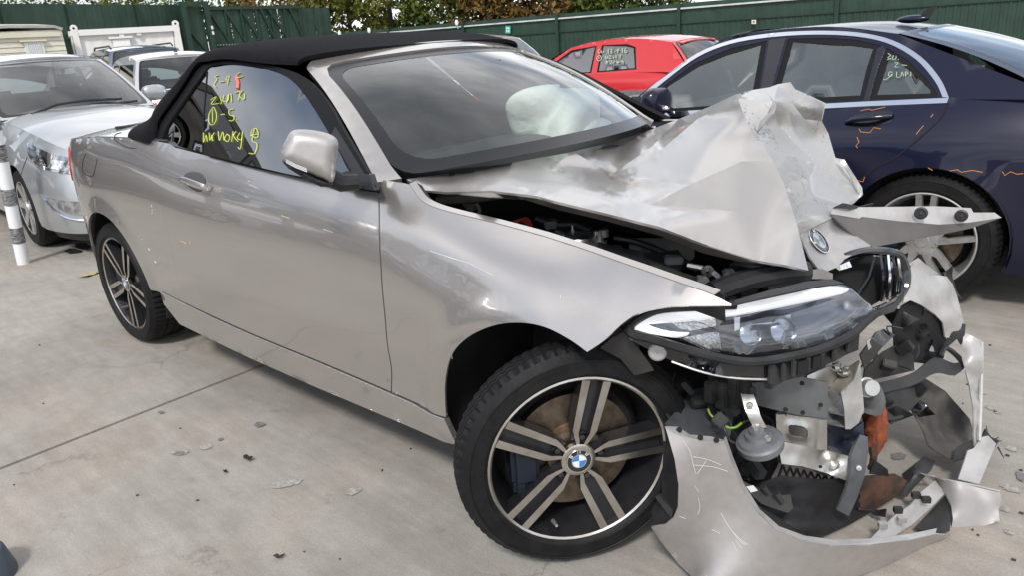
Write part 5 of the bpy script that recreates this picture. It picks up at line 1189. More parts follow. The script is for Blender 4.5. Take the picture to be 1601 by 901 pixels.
hpiece('light_guide', spl([(993, 513), (1010, 499), (1036, 489), (1100, 482.5), (1148, 478), (1220, 463), (1285, 449), (1312, 448), (1328, 453), (1300, 462), (1230, 477), (1150, 492), (1080, 500), (1030, 504), (1012, 506), (1025, 513), (1050, 519), (1078, 521), (1060, 526), (1030, 522)], 3, True)[:-1], -.006, M_DRL, .008)
piece('lamp_top', [(1148, 470, -.62), (1200, 455, -.53), (1260, 440, -.45), (1300, 436, -.38), (1320, 443, -.36), (1285, 447, -.43), (1220, 460, -.53), (1150, 476, -.65)], M_DARKPL, head, step=6)
M_PRISM = mat('prismatic_reflector', (.62, .63, .64), .25, .7, var=.7, vscale=170)
hpiece('side_reflector', [(1050, 505), (1085, 499), (1118, 497), (1120, 510), (1080, 518), (1062, 514)], -.016, M_PRISM)
hpiece('side_reflector', [(1070, 528), (1115, 520), (1124, 521), (1128, 548), (1105, 545)], -.020, M_PRISM)
for (px, py, r_, L_) in ((1165, 525, .030, .05), (1212, 520, .036, .07)):
    c = hp(px, py, -.075); mb = MB(); mb.lathe([(r_*.6, 0), (r_, .01), (r_, L_*.7), (r_*.9, L_*.8), (r_*.86, L_*.72), (r_*.5, L_*.78), (.001, L_*.82)], c, hn*.6+np.array([.4, -.5, 0]), 24); build('projector', mb, mat('projector_chrome', (.35, .38, .42), .12, .9), head)
hpiece('projector_bracket', [(1148, 500), (1157, 496), (1156, 545), (1149, 543)], -.02, M_CHROME, .02); hpiece('projector_bracket', [(1175, 508), (1232, 501), (1232, 507), (1175, 513)], -.02, M_CHROME, .02); hpiece('projector_bracket', [(1226, 495), (1236, 492), (1238, 540), (1228, 540)], -.024, M_CHROME, .02)
hpiece('lamp_divider', [(1120, 492), (1146, 489), (1148, 552), (1128, 549)], -.030, M_GLOSSBLK)
# black rim round the lamp and the gloss panel below it
mb = MB(); mb.tube([hp(a, b, -.002) for a, b in spl([(1150, 478), (1100, 480), (1035, 484), (1003, 496), (984, 512), (990, 524), (1015, 530), (1065, 545), (1130, 562), (1180, 567), (1240, 558), (1285, 546), (1328, 527), (1352, 505), (1370, 490)], 4)], .011, 8); build('lamp_rim', mb, M_BLACKPL, head)
piece('lamp_under_panel', [(975, 516, -.765), (990, 526, -.76), (1015, 534, -.745), (1065, 549, -.715), (1130, 566, -.67), (1205, 570, -.60), (1206, 596, -.60), (1150, 592, -.65), (1100, 582, -.69), (1050, 565, -.72), (1010, 545, -.75), (985, 532, -.765)], M_GLOSSBLK, BM, [(1100, 574, -.665)], step=7, solid=.006)
mb = MB(); mb.tube(pathy([(1050, 566, -.722), (1100, 583, -.692), (1150, 592, -.652), (1205, 594, -.602)], 4), .003, 6); build('panel_edge', mb, M_ALU2, BM)
c = P(1028, 551, y=-.735); mb = MB(); mb.lathe([(.022, -.004), (.022, .004), (.018, .007), (.001, .007)], c, (.45, -.85, .1), 18); build('washer_cover', mb, mat('washer_grey', (.4, .4, .41), .3, .4), BM)
# ribbed bracket below the lamp
br = piece('bumper_bracket', [(1200, 568, -.60), (1240, 561, -.54), (1290, 548, -.46), (1318, 533, -.40), (1336, 517, -.36), (1344, 524, -.35), (1342, 548, -.345), (1322, 556, -.37), (1312, 562, -.40), (1280, 577, -.46), (1250, 590, -.51), (1225, 597, -.55), (1206, 610, -.595)], M_DARKPL, BM, step=7, solid=.02)
for k, (a, b, y) in enumerate([(1207, 585, -.60), (1224, 580, -.57), (1240, 574, -.545), (1262, 567, -.505), (1284, 560, -.47), (1304, 550, -.43), (1326, 537, -.375)]):
    t = P(a, b, y=y-.012); mb = MB(); mb.bar(t+np.array([0, 0, .020]), t+np.array([0, 0, -.024]), .012 if k else .018, .022, up=(.5, -.85, 0), bev=.003); build('bracket_rib', mb, M_DARKPL, br)
for a, b, y in ((1278, 567, -.49), (1254, 575, -.53)):
    t = P(a, b, y=y-.008); mb = MB(); mb.box(t, (.03, .008, .032), [[.5, .86, 0], [.86, -.5, 0], [0, 0, 1]]); build('bracket_slot', mb, M_DARK, br)
mb = MB(); t = P(1203, 600, y=-.605); mb.bar(t+np.array([0, 0, .03]), t+np.array([0, 0, -.035]), .018, .02, bev=.004); build('bracket_leg', mb, M_BLACKPL, br)
# dark wheel-arch rear walls, torn liner flaps
piece('liner_flap', [(938, 545, -.80), (955, 530, -.80), (975, 520, -.775), (1000, 548, -.75), (1022, 580, -.73), (1008, 584, -.735), (992, 588, -.74), (970, 562, -.77)], M_DARKPL, BM, step=6, solid=.004)
piece('liner_flap', [(1030, 600, -.62), (1042, 594, -.61), (1062, 625, -.60), (1068, 640, -.60), (1050, 660, -.66), (1040, 645, -.66)], M_DARKPL, BM, step=6, dents=.01)
piece('front_liner', [(1040, 662, -.70), (1060, 640, -.62), (1080, 610, -.5), (1130, 600, -.45), (1150, 640, -.45), (1140, 690, -.52), (1100, 688, -.62), (1062, 678, -.68)], mat('hazy_liner', (.035, .04, .048), .35, col2=(.07, .075, .085), vscale=8), BM, step=8, dents=.006)
piece('front_liner', [(960, 540, -.70), (1040, 580, -.52), (1120, 590, -.42), (1200, 600, -.38), (1230, 700, -.38), (1180, 800, -.4), (1080, 720, -.55), (1030, 660, -.62), (1000, 590, -.62)], M_DARK, BM, step=20)
piece('arch_liner_piece', [(1037, 690, -.72), (1048, 697, -.76), (1058, 740, -.765), (1060, 790, -.765), (1045, 818, -.765), (1022, 824, -.765), (1018, 800, -.75), (1035, 770, -.74)], M_BLACKPL, BM, step=7)
piece('liner_strip', [(1024, 778, -.79), (1030, 775, -.79), (1052, 800, -.775), (1050, 812, -.775)], M_DARKPL, BM, step=5, solid=.006)
# ---- steel and aluminium front structure
M_CHASSIS = mat('grey_chassis_paint', (.14, .145, .15), .5, .3, var=.15, vscale=9)
M_GALV = mat('galvanised_panel', (.50, .49, .47), .32, .95, var=.18, vscale=9, rvar=.12, bump=.12, bscale=14)
ch = piece('chassis_leg', [(1160, 600, -.48), (1205, 598, -.50), (1255, 590, -.44), (1295, 600, -.38), (1293, 655, -.385), (1250, 650, -.44), (1205, 640, -.49), (1165, 630, -.5)], M_CHASSIS, BM, step=8, solid=.03)
for a, b, y in ((1254, 600, -.45), (1228, 641, -.475), (1255, 646, -.445), (1283, 634, -.40)):
    c = P(a, b, y=y-.006); n = (CP-c)/np.linalg.norm(CP-c); mb = MB(); mb.disc(c+n*.012, n, .006, 10); build('bolt_hole', mb, M_DARK, ch)
piece('chassis_flange', [(1262, 588, -.42), (1300, 572, -.34), (1330, 580, -.30), (1312, 596, -.33), (1296, 606, -.36), (1262, 596, -.43)], M_GALV, ch, step=6, solid=.006)
for a, b in ((1308, 577), (1320, 585)):
    mb = MB(); mb.lathe([(.017, 0), (.017, .006), (.011, .006), (.011, .018), (.001, .02)], P(a, b, y=-.335), (0, -.1, 1), 6); build('mounting_bolt', mb, M_STEEL, ch)
pr_o = [(1212, 646), (1250, 652), (1293, 656), (1293, 704), (1255, 697), (1214, 688)]
mb = MB(); po, pn = P(1250, 670, y=-.43), np.array([.55, -.83, .05]); po, r_, u_, n_ = planeframe(po, pn)
w2d = lambda a, b: (np.dot(PL(a, b, po, n_)-po, r_), np.dot(PL(a, b, po, n_)-po, u_))
hole = [w2d(1247+15*math.copysign(abs(math.cos(t))**.6, math.cos(t)), 674+9.5*math.copysign(abs(math.sin(t))**.6, math.sin(t))+ .25*15*math.cos(t)) for t in np.linspace(0, 2*math.pi, 25)[:-1]]
hb_ = np.array(hole); hcen = hb_.mean(0)
def stamp(x, y):
    q = np.stack([x, y], 1); d = np.sqrt(((q[:, None]-hb_[None])**2).sum(-1)).min(1)
    h = .006*np.exp(-(d/.010)**2)+.010*np.exp(-(((x-hcen[0])-.055)/.012)**2)+.010*np.exp(-(((x-hcen[0])+.052)/.012)**2)
    return np.stack([po+r_*a+u_*b+n_*c for a, b, c in zip(x, y, h)])
build('stamped_panel', panel([w2d(a, b) for a, b in pr_o], stamp, .008, [hole]), M_GALV, BM, solid=.004, ang=60)
piece('lower_beam', [(1216, 690, -.46), (1255, 697, -.42), (1293, 705, -.37), (1331, 715, -.32), (1330, 755, -.325), (1290, 740, -.38), (1255, 730, -.43), (1222, 726, -.47)], M_GALV, BM, [(1300, 722, -.34), (1310, 735, -.36)], step=6, solid=.02, dents=.003)
c = P(1278, 725, y=-.402); mb = MB(); mb.disc(c+np.array([.012, -.012, 0]), (.5, -.85, .1), .005, 10); build('bolt_hole', mb, M_DARK, BM)
# hollow bumper beam, cut end towards the camera
e0 = P(1290, 612, y=-.36); e1_ = P(1322, 622, y=-.375); e2_ = P(1327, 671, y=-.375); e3_ = P(1293, 664, y=-.36)
ax = P(1347, 598, y=-.27)-e1_; mid = lambda a, b, t: a+(b-a)*t
bm_ = MB()
def wallq(a, b, th=.004): bm_.add([a, b, b+ax, a+ax], [(0, 1, 2, 3)])
for a, b in ((e0, e1_), (e1_, e2_), (e2_, e3_), (e3_, e0), (mid(e0, e3_, .58), mid(e1_, e2_, .58))): wallq(a, b)
build('bumper_beam', bm_, M_ALU2, BM, solid=.005, smooth=False)
piece('beam_face', [(1315, 615, -.39), (1335, 595, -.37), (1345, 565, -.35), (1348, 605, -.345), (1351, 640, -.35), (1343, 662, -.36), (1330, 672, -.375), (1322, 672, -.385), (1320, 640, -.39)], M_ALU2, BM, step=6, solid=.005)
piece('beam_top', [(1290, 611, -.36), (1312, 590, -.33), (1325, 575, -.29), (1343, 563, -.30), (1335, 594, -.36), (1316, 615, -.385), (1312, 619, -.375)], mat('dirty_beam', (.26, .235, .20), .6, .3, var=.2, vscale=14), BM, step=6, solid=.004)
mb = MB(); c = P(1352, 606, y=-.28); mb.lathe([(.001, 0), (.024, 0), (.026, .006), (.026, .012), (.022, .014), (.022, .03), (.020, .036), (.001, .036)], c, (.55, -.5, .3), 24); build('hose_fitting', mb, M_ALU2, BM)
mb = MB(); mb.tube(pathy([(1356, 612, -.24), (1362, 626, -.22), (1358, 640, -.22)]), .035, 12); build('grey_canister', mb, M_CHASSIS, BM)
piece('blue_grey_duct', [(1294, 668, -.34), (1330, 676, -.28), (1350, 660, -.24), (1352, 690, -.25), (1345, 712, -.27), (1320, 710, -.32), (1296, 704, -.35)], mat('blue_black_plastic', (.02, .024, .04), .3), BM, [(1320, 690, -.26)], step=7, solid=.02)
piece('plastic_strap', [(1345, 680, -.27), (1357, 684, -.26), (1358, 705, -.26), (1352, 745, -.29), (1340, 780, -.31), (1327, 808, -.34), (1308, 798, -.36), (1322, 770, -.345), (1329, 745, -.34), (1331, 712, -.325), (1338, 695, -.30)], mat('blue_grey_strap', (.085, .09, .10), .45, var=.2, vscale=12), BM, step=7, solid=.008)
c = P(1342, 732, y=-.312); mb = MB(); mb.lathe([(.008, 0), (.007, .006), (.001, .007)], c, (.5, -.8, .3), 12); build('rivet', mb, M_ALU2, BM)
# diamond mesh of the lower air intake
gm = MB(); ga = [(1227, 730, -.40), (1320, 752, -.27), (1300, 765, -.30), (1262, 762, -.35), (1236, 757, -.39)]
gp3 = np.array([ctl(c) for c in ga])
for k in range(9):
    a = 1224+k*11
    for dx in (14, -14):
        p0, p1 = (a, 728+k*2.6), (a+dx, 766+k*.8)
        gm.tube([P(p0[0], p0[1], y=-.405+.0014*(p0[0]-1227)), P(p1[0], p1[1], y=-.405+.0014*(p1[0]-1227)-.01)], .0035, 4)
build('intake_mesh', gm, M_BLACKPL, BM)
# orange crushed foam, hanging black shreds
of = blob(P(1368, 668, y=-.15), [(.02, 0, 0), (0, .035, 0), (0, 0, .055)], 12, .35, 3, .7); build('orange_foam', of, M_ORANGE, BM, ang=20)
mb = MB(); mb.tube(pathy([(1352, 645, -.14), (1356, 665, -.15), (1360, 690, -.15)]), .012, 6); mb.tube(pathy([(1375, 645, -.12), (1378, 665, -.13), (1380, 690, -.13)]), .013, 6); mb.tube(pathy([(1356, 668, -.15), (1376, 664, -.14)]), .010, 6); build('orange_bracket', mb, M_ORANGE, BM, ang=20)
mb = MB(); mb.tube(pathy([(1362, 690, -.16), (1366, 715, -.17), (1360, 735, -.17)]), [.014, .02, .012, .012, .01, .01, .008, .01, .006], 6); mb.tube(pathy([(1374, 688, -.14), (1379, 700, -.15)]), [.01, .008, .006, .004, .002], 5) ; build('black_shreds', mb, M_RUST, BM)
# ---- horn with bracket
hc = P(1187, 688, y=-.575); ha = np.array([-.15, -.25, .95]); mb = MB()
mb.lathe([(.001, -.035), (.040, -.035), (.056, -.022), (.058, -.004), (.052, 0), (.050, .006), (.034, .010), (.030, .022), (.020, .024), (.018, .034), (.001, .034)], hc, ha, 36)
hornm = mat('grey_horn', (.17, .175, .19), .45, .3, var=.12, vscale=30); horn = build('horn', mb, hornm, BM, ang=35)
mb = MB(); mb.lathe([(.010, .034), (.010, .044), (.001, .045)], hc, ha, 6); mb.lathe([(.007, .006), (.007, .016), (.001, .017)], hc+np.array([.03, -.015, .01]), ha, 10); build('horn_nut', mb, M_ALU2, horn)
mb = MB(); top_ = P(1168, 618, y=-.555); btm = hc+np.array([0, 0, .036]); mm = (top_+btm)/2+np.array([.004, -.012, 0]); rws = []
for q in spl([top_, mm, btm], 5): rws.append([q+np.array([-.014, -.007, 0]), q+np.array([.014, .007, 0])])
mb.grid(rws); hbk = build('horn_bracket', mb, M_GALV, horn, solid=.004); c = P(1172, 632, y=-.57); mb = MB(); mb.lathe([(.009, 0), (.008, .006), (.001, .007)], c+np.array([.004, -.008, 0]), (.4, -.9, .1), 12); build('bracket_bolt', mb, M_ALU2, horn)
mb = MB(); mb.bar(P(1157, 696, y=-.585), P(1178, 687, y=-.565), .022, .022, bev=.004); build('horn_plug', mb, M_BLACKPL, horn)
mb = MB(); mb.tube(pathy([(1158, 696, -.585), (1142, 690, -.59), (1134, 675, -.59), (1130, 662, -.58)], 5), .0035, 6); mb.tube(pathy([(1190, 655, -.53), (1165, 660, -.55), (1150, 668, -.56), (1140, 668, -.57)], 5), .003, 6); build('wiring', mb, M_BLACKPL, BM)
mb = MB(); mb.tube(pathy([(1160, 662, -.555), (1150, 669, -.562), (1138, 669, -.572), (1130, 664, -.575)], 5), .0035, 6); mb.tube(pathy([(1107, 640, -.58), (1110, 648, -.58), (1118, 656, -.58)], 4), .003, 5); build('green_wire', mb, mat('yellow_green_wire', (.20, .34, .04), .5), BM)
mb = MB(); mb.bar(P(1118, 650, y=-.59), P(1134, 664, y=-.585), .032, .02, up=(.5, -.8, .3), bev=.003); build('connector', mb, M_DARKPL, BM)
for k in range(4):
    mb = MB(); mb.box(P(1112+k*18, 612+6*(k % 2), y=-.55+.02*k), (.03, .03, .06+.015*k), bev=.004); build('plastic_bracket', mb, M_ENG, BM)
mb = MB(); mb.box(P(1183, 735, y=-.52), (.05, .03, .03), [[.8, .5, .3], [-.5, .86, 0], [-.26, -.15, .95]], bev=.004); build('connector', mb, M_DARKPL, BM)
# bracket with the white label
lb = piece('fog_lamp_bracket', [(1160, 752, -.60), (1172, 758, -.59), (1195, 768, -.56), (1218, 776, -.53), (1236, 774, -.50), (1240, 795, -.51), (1232, 803, -.53), (1205, 794, -.56), (1190, 788, -.58), (1172, 772, -.60)], M_DARKPL, BM, step=6, solid=.014)
piece('paper_label', [(1167, 762, -.603), (1178, 760, -.592), (1185, 768, -.585), (1174, 771, -.598)], mat('white_label', (.72, .72, .70), .6), lb, step=4, solid=.002)
mb = MB(); mb.tube(pathy([(1192, 762, -.57), (1200, 772, -.56)]), .008, 8); mb.tube(pathy([(1212, 772, -.54), (1222, 786, -.53)]), .010, 8); build('lamp_socket', mb, M_DARKPL, lb)
# ---- undertray and floor-level debris still hanging from the car
under = piece('undertray', [zt_(1150, 770, .16), zt_(1200, 800, .12), zt_(1262, 838, .06), zt_(1290, 838, .03), zt_(1330, 820, .02), zt_(1368, 798, .03), zt_(1405, 775, .05), zt_(1418, 752, .08), zt_(1400, 742, .12), zt_(1362, 745, .16), zt_(1290, 752, .2), zt_(1220, 745, .22)], [M_BLACKPL, M_RUST], BM, [zt_(1300, 790, .09)], step=8, dents=.006, seed=9)
cc_ = np.array([pxof(p.center) for p in under.data.polygons]); under.data.polygons.foreach_set('material_index', ((cc_[:, 0] > 1345) & (cc_[:, 1] < 800)).astype(int).tolist())
piece('undertray_tab', [zt_(1356, 792, .04), zt_(1372, 798, .03), zt_(1385, 796, .05), zt_(1383, 808, .05), zt_(1366, 804, .03)], M_BLACKPL, under, step=5, dents=.01)
piece('undertray_corner', [zt_(1360, 742, .17), zt_(1368, 720, .22), zt_(1388, 735, .16), zt_(1390, 745, .13)], M_BLACKPL, BM, step=6)
piece('ducting_fragment', [zt_(1410, 742, .05), zt_(1445, 714, .05), zt_(1462, 722, .04), zt_(1456, 736, .05), zt_(1430, 762, .05), zt_(1418, 778, .03), zt_(1398, 775, .02), zt_(1416, 760, .06)], M_DARKPL, BM, [zt_(1436, 738, .09)], step=6, solid=.01, dents=.003)
# ---- front bumper, hanging off the near corner and resting on the ground
be = [(1132, 690, -.70)]+[(a_, b_, float(P(a_, b_, z=z_)[1])) for a_, b_, z_ in ((1143, 722, .375), (1160, 764, .305), (1185, 804, .245), (1215, 831, .205), (1255, 847, .175), (1300, 854, .155), (1360, 852, .135), (1420, 845, .11), (1462, 836, .085))]
bumper = piece('front_bumper', [(1040, 668, -.775), (1075, 684, -.755), (1105, 691, -.73)]+be+[zt_(1486, 838, .03), zt_(1455, 851, .02), zt_(1420, 869, .015), zt_(1380, 888, .015), zt_(1330, 906, .02), zt_(1250, 925, .02), zt_(1160, 935, .03), zt_(1095, 915, .05), (1062, 884, -.72), (1032, 846, -.765), (1018, 825, -.79), (1040, 822, -.785), (1053, 811, -.78), (1060, 794, -.78), (1061, 760, -.785), (1055, 720, -.785), (1047, 692, -.78)], M_SKIN, BM, [(1120, 800, -.715), zt_(1180, 850, .17), (1100, 860, -.735), zt_(1260, 885, .10), zt_(1340, 875, .085), (1100, 740, -.735)], step=9, solid=.004, ang=180)
lip = [(a+3, b-7-.3*min(8, max(0, (a-1200)/10)), c+.03) for a, b, c in be]
piece('bumper_lip', be+lip[::-1], M_TORN, bumper, step=6, solid=.003)
piece('bumper_lip', [(1040, 667, -.775), (1060, 668, -.75), (1078, 680, -.735), (1095, 682, -.72), (1112, 683, -.705), (1132, 689, -.695), (1105, 692, -.732), (1075, 685, -.757)], M_TORN, bumper, step=4, solid=.004)
for a, b, y in ((1095, 685, -.735), (1062, 673, -.758), (1120, 689, -.71)):
    mb = MB(); c = P(a, b, y=y); mb.disc(c+(CP-c)*.004, CP-c, .007, 10); build('lip_hole', mb, M_DARK, bumper)
piece('bumper_end', [(1440, 741, 'z', .10), (1475, 750, -.0), (1520, 759, .01), (1563, 769, .02), (1566, 783, .01), (1561, 799, -.0), (1563, 816, -.02), (1525, 827, -.06), (1486, 838, -.11), (1490, 812, -.09), (1487, 790, -.06), (1478, 772, -.02), (1460, 753, .03)], mat('scuffed_flap_paint', (.30, .29, .285), .5, .25, var=.1, vscale=12), bumper, [(1520, 795, -.04)], step=6, solid=.004, ang=180)
mb = MB(); mb.tube(pathy([(1441, 741, .09), (1475, 750, .0), (1520, 759, .01), (1563, 769, .02)], 4), .003, 5); build('bumper_edge', mb, M_TORN, bumper)
piece('bumper_inner_rail', [zt_(1361, 843, .07), zt_(1378, 826, .06), zt_(1400, 806, .06), zt_(1424, 790, .06), zt_(1440, 770, .06), zt_(1462, 752, .06), zt_(1478, 772, .04), zt_(1450, 800, .02), zt_(1425, 822, .02), zt_(1400, 838, .03)], M_TORN, bumper, step=6, solid=.006, dents=.003)
for a, b in ((1410, 813), (1448, 782), (1404, 798), (1380, 822), (1432, 775)):
    mb = MB(); mb.box(P(a, b, z=.068), (.022, .014, .016), [[.8, -.6, 0], [.6, .8, 0], [0, 0, 1]]); build('clip_tab', mb, M_DARKPL if b < 800 else M_TORN, bumper)
piece('bumper_inner_shade', [zt_(1430, 826, .02), zt_(1455, 800, .015), zt_(1478, 775, .03), zt_(1487, 795, .03), zt_(1485, 830, .02), zt_(1462, 834, .03)], M_DARKPL, bumper, step=6)
mb = MB(); mb.tube(pathy([(1474, 822, -.08), (1480, 830, -.09), (1486, 838, -.1)]), .012, 8); build('rolled_edge', mb, M_TORN, bumper)
# scratches in the bumper skin
M_SCR = mat('scratch_white', (.62, .61, .59), .7)
def bplane(pts, r=.0011):
    o = bumper.matrix_world; dg = bpy.context.evaluated_depsgraph_get(); q = []
    for a, b in pts:
        v = Vector(ray(a, b)); ok, loc, nor, _ = bumper.ray_cast(Vector(CP), v.normalized())
        if ok: q.append(np.array(loc)+(CP-np.array(loc))*.0012)
    return q
smb = MB()
for pts in ([(1067, 689), (1078, 705), (1083, 725), (1088, 742)], [(1083, 715), (1105, 719), (1127, 728)], [(1083, 728), (1115, 731), (1138, 738)], [(1104, 721), (1095, 735), (1090, 742)], [(1127, 803), (1140, 825), (1158, 845), (1170, 853)], [(1144, 830), (1155, 845), (1165, 853)], [(1092, 780), (1094, 795), (1091, 805)], [(1113, 829), (1126, 835)], [(1145, 848), (1152, 862)], [(1150, 846), (1160, 858)], [(1086, 760), (1092, 770)], [(1062, 808), (1072, 812)]):
    q = bplane(spl(pts, 4) if len(pts) > 2 else pts)
    if len(q) > 1: smb.tube(q, .0007, 4)
build('scratches', smb, M_SCR, bumper)['kind'] = 'stuff'
_k = (M_RWHITE, M_RBLUE); M_RWHITE = M_ALU2; M_RBLUE = mat('worn_roundel_grey', (.20, .20, .21), .3, .6); roundel(nose, Xb, .041, 0.0, R(35)); M_RWHITE, M_RBLUE = _k
# ---- yellow marker on the side window
YM = [[(343, 118), (337, 121), (341, 124), (336, 133), (340, 137)], [(345, 129), (352, 128)], [(358, 119), (355, 125), (360, 126)], [(360, 119), (357, 133)], [(377, 114), (371, 118), (374, 122), (381, 120)], [(331, 157), (340, 152), (332, 163), (344, 162)], [(346, 152), (348, 159), (347, 163)], [(352, 149), (350, 158), (358, 158), (359, 148), (356, 162)], [(363, 147), (364, 160)], [(369, 146), (377, 144), (374, 158)], [(381, 142), (376, 150), (383, 156), (384, 147)], [(335, 168), (329, 178), (328, 190), (333, 196), (339, 190), (340, 178), (336, 168)], [(334, 172), (334, 192)], [(347, 180), (353, 179)], [(367, 171), (360, 173), (361, 180), (368, 183), (366, 189), (360, 189)], [(371, 188), (372, 188)], [(320, 208), (320, 223), (324, 212), (326, 222)], [(329, 208), (330, 220), (333, 212), (334, 221)], [(337, 208), (333, 215), (335, 220)], [(343, 206), (345, 220), (350, 207), (352, 220)], [(356, 211), (353, 218), (358, 222), (361, 214), (356, 210)], [(366, 206), (364, 222)], [(366, 212), (371, 206), (367, 213), (374, 222)], [(377, 208), (373, 216), (379, 219), (381, 206), (378, 232), (374, 231)], [(403, 201), (396, 204), (395, 212), (404, 216), (405, 206), (400, 202), (396, 220), (404, 226), (400, 240), (391, 240)], [(393, 213), (406, 210)]]
wstroke(YM, lambda a, b: G(a, b, .005), .0019, 'marker_writing', M_YEL, door_glass)['kind'] = 'stuff'
mb = MB(); mb.tube([G(*q, .005) for q in [(371, 120), (374, 130), (373, 139)]], .006, 5); build('pink_mark', mb, mat('pink_marker', (.7, .18, .15), .7), door_glass)

# ---- wiring, hoses and snapped clips in the crushed front
rg = np.random.default_rng(11)
def clutter(n, x0, x1, y0, y1, ya, yb_, name, m, rr, sag=18, L_=40):
    for k in range(n):
        a, b = rg.uniform(x0, x1), rg.uniform(y0, y1); y = ya+(yb_-ya)*(a-x0)/(x1-x0)+rg.uniform(-.03, .05); pts = [(a, b, y)]
        th = rg.uniform(0, 6.28)
        for i in range(3):
            th += rg.normal(0, .7); a += L_*.5*math.cos(th); b += L_*.4*math.sin(th)+sag*.2; pts.append((a, b, y+rg.uniform(-.02, .03)))
        mb = MB(); mb.tube(pathy(pts, 4), rg.uniform(*rr), 6); build(name, mb, m, BM)
clutter(9, 1060, 1200, 595, 670, -.56, -.44, 'wire', M_BLACKPL, (.002, .004), 18, 46)
clutter(6, 1340, 1480, 500, 610, -.02, .24, 'wire', M_BLACKPL, (.002, .005), 14, 50)
clutter(5, 1090, 1180, 690, 770, -.56, -.5, 'wire', M_BLACKPL, (.002, .004), 10, 36)
clutter(3, 1230, 1330, 770, 815, -.30, -.20, 'wire', M_BLACKPL, (.002, .003), 4, 40)
for k in range(16):
    a, b = [(1075, 605), (1092, 628), (1138, 607), (1148, 640), (1185, 612), (1120, 690), (1150, 715), (1165, 735), (1335, 520), (1365, 556), (1388, 572), (1415, 545), (1440, 610), (1386, 630), (1205, 620), (1100, 660)][k]
    y = np.interp(a, [1060, 1200, 1340, 1450], [-.58, -.47, -.10, .14]); q_, _ = np.linalg.qr(rg.normal(0, 1, (3, 3)))
    mb = MB(); mb.box(P(a, b, y=y), rg.uniform(.012, .045, 3), q_, bev=.003); build('broken_clip', mb, [M_BLACKPL, M_DARKPL, M_ENG][k % 3], BM)
for k, (a, b, y) in enumerate([(1430, 520, .14), (1452, 540, .2), (1405, 500, .06), (1440, 640, .14), (1395, 650, .02)]):
    pts = [(a+rg.uniform(10, 26)*math.cos(t)*(1+.3*rg.normal()), b+rg.uniform(8, 20)*math.sin(t), y+rg.uniform(-.03, .03)) for t in np.linspace(0, 6.28, 8)[:-1]]
    piece('plastic_shard', pts, [M_BLACKPL, M_GLOSSBLK][k % 2], BM, step=7, dents=.008, seed=k)
for pts, r_, m_ in (([(838, 342, -.44), (870, 352, -.42), (900, 352, -.40), (925, 362, -.40)], .012, M_ENG), ([(960, 372, -.40), (1000, 380, -.38), (1050, 400, -.40), (1090, 420, -.42)], .010, M_BLACKPL), ([(1010, 412, -.47), (1050, 428, -.48), (1085, 440, -.50)], .014, M_ENG), ([(870, 362, -.46), (890, 372, -.47), (915, 392, -.5)], .007, M_CHASSIS), ([(1120, 440, -.44), (1150, 432, -.42), (1190, 434, -.42)], .010, M_CHASSIS)):
    mb = MB(); mb.tube(pathy(pts, 5), r_, 8); build('engine_hose', mb, m_, BM)
for a, b, y, sx_ in ((862, 350, -.42, .04), (965, 392, -.47, .035), (1052, 405, -.42, .05), (1098, 440, -.47, .03), (1140, 430, -.44, .03), (1010, 398, -.40, .03)):
    mb = MB(); mb.box(P(a, b, y=y), (sx_, sx_*1.3, .025), [[.8, -.6, 0], [.6, .8, 0], [0, 0, 1]], bev=.004); build('engine_bay_box', mb, M_ENG if a % 2 else M_CHASSIS, BM)

def surf_marks(parent, strokes, r, name, m):
    mb = MB()
    for s_ in strokes:
        mb.tube([hitS(a, b, .0012) for a, b in s_], r, 4)
    o = build(name, mb, m, parent); o['kind'] = 'stuff'; return o
surf_marks(door, [[(282, 377), (287, 378), (291, 381)], [(296, 376), (298, 381)], [(505, 358), (520, 363)], [(440, 337), (452, 341)]], .0016, 'scuff_marks', mat('yellow_scuff', (.45, .42, .24), .7))
surf_marks(BM, [[(237, 320), (237, 324)], [(238, 327), (238, 330)], [(238, 332), (238, 335)], [(222, 374), (222, 376)], [(232, 388), (234, 392)], [(242, 408), (244, 411)]], .0016, 'stone_chips', M_SCR)
surf_marks(fender, [[(672, 392), (690, 398), (715, 406)], [(700, 402), (735, 412), (770, 430)], [(876, 462), (877, 468)], [(706, 556), (707, 562)]], .0008, 'fine_scratches', M_SCR)  # pale strokes paint in reflection lines above the arch, beside small scuffs
# ================================================================== yard: fences, gate, containers, trees, post, patches
M_GRN = mat('green_sheet_steel', (.018, .045, .030), .55, var=.18, vscale=2.5, bump=.1, bscale=30)
M_GRN2 = mat('green_steel_frame', (.014, .038, .026), .5, var=.15, vscale=4)
def wallplane(a, b):
    a = np.array(a, float); b = np.array(b, float); a[2] = b[2] = 0; d = b-a; L = np.linalg.norm(d); d /= L; n = np.array([-d[1], d[0], 0]);
    if np.dot(n, CP-a) < 0: n = -n
    return a, d, n, L
def along(px, a, n): v = ray(px[0], px[1]); return CP+v*(np.dot(a-CP, n)/np.dot(v, n))
def ribbed(a, d, n, s0, s1, z0, z1, pitch=.20, dep=.018, mb=None):
    k = max(2, int((s1-s0)/pitch)); ss = []; 
    for i in range(k):
        w_ = (s1-s0)/k; b_ = s0+i*w_; ss += [(b_, 0), (b_+w_*.45, 0), (b_+w_*.55, dep), (b_+w_*.9, dep)]
    ss.append((s1, 0)); mb = mb or MB()
    return mb.grid([[a+d*s+n*h+np.array([0, 0, z]) for s, h in ss] for z in (z0, z1)])
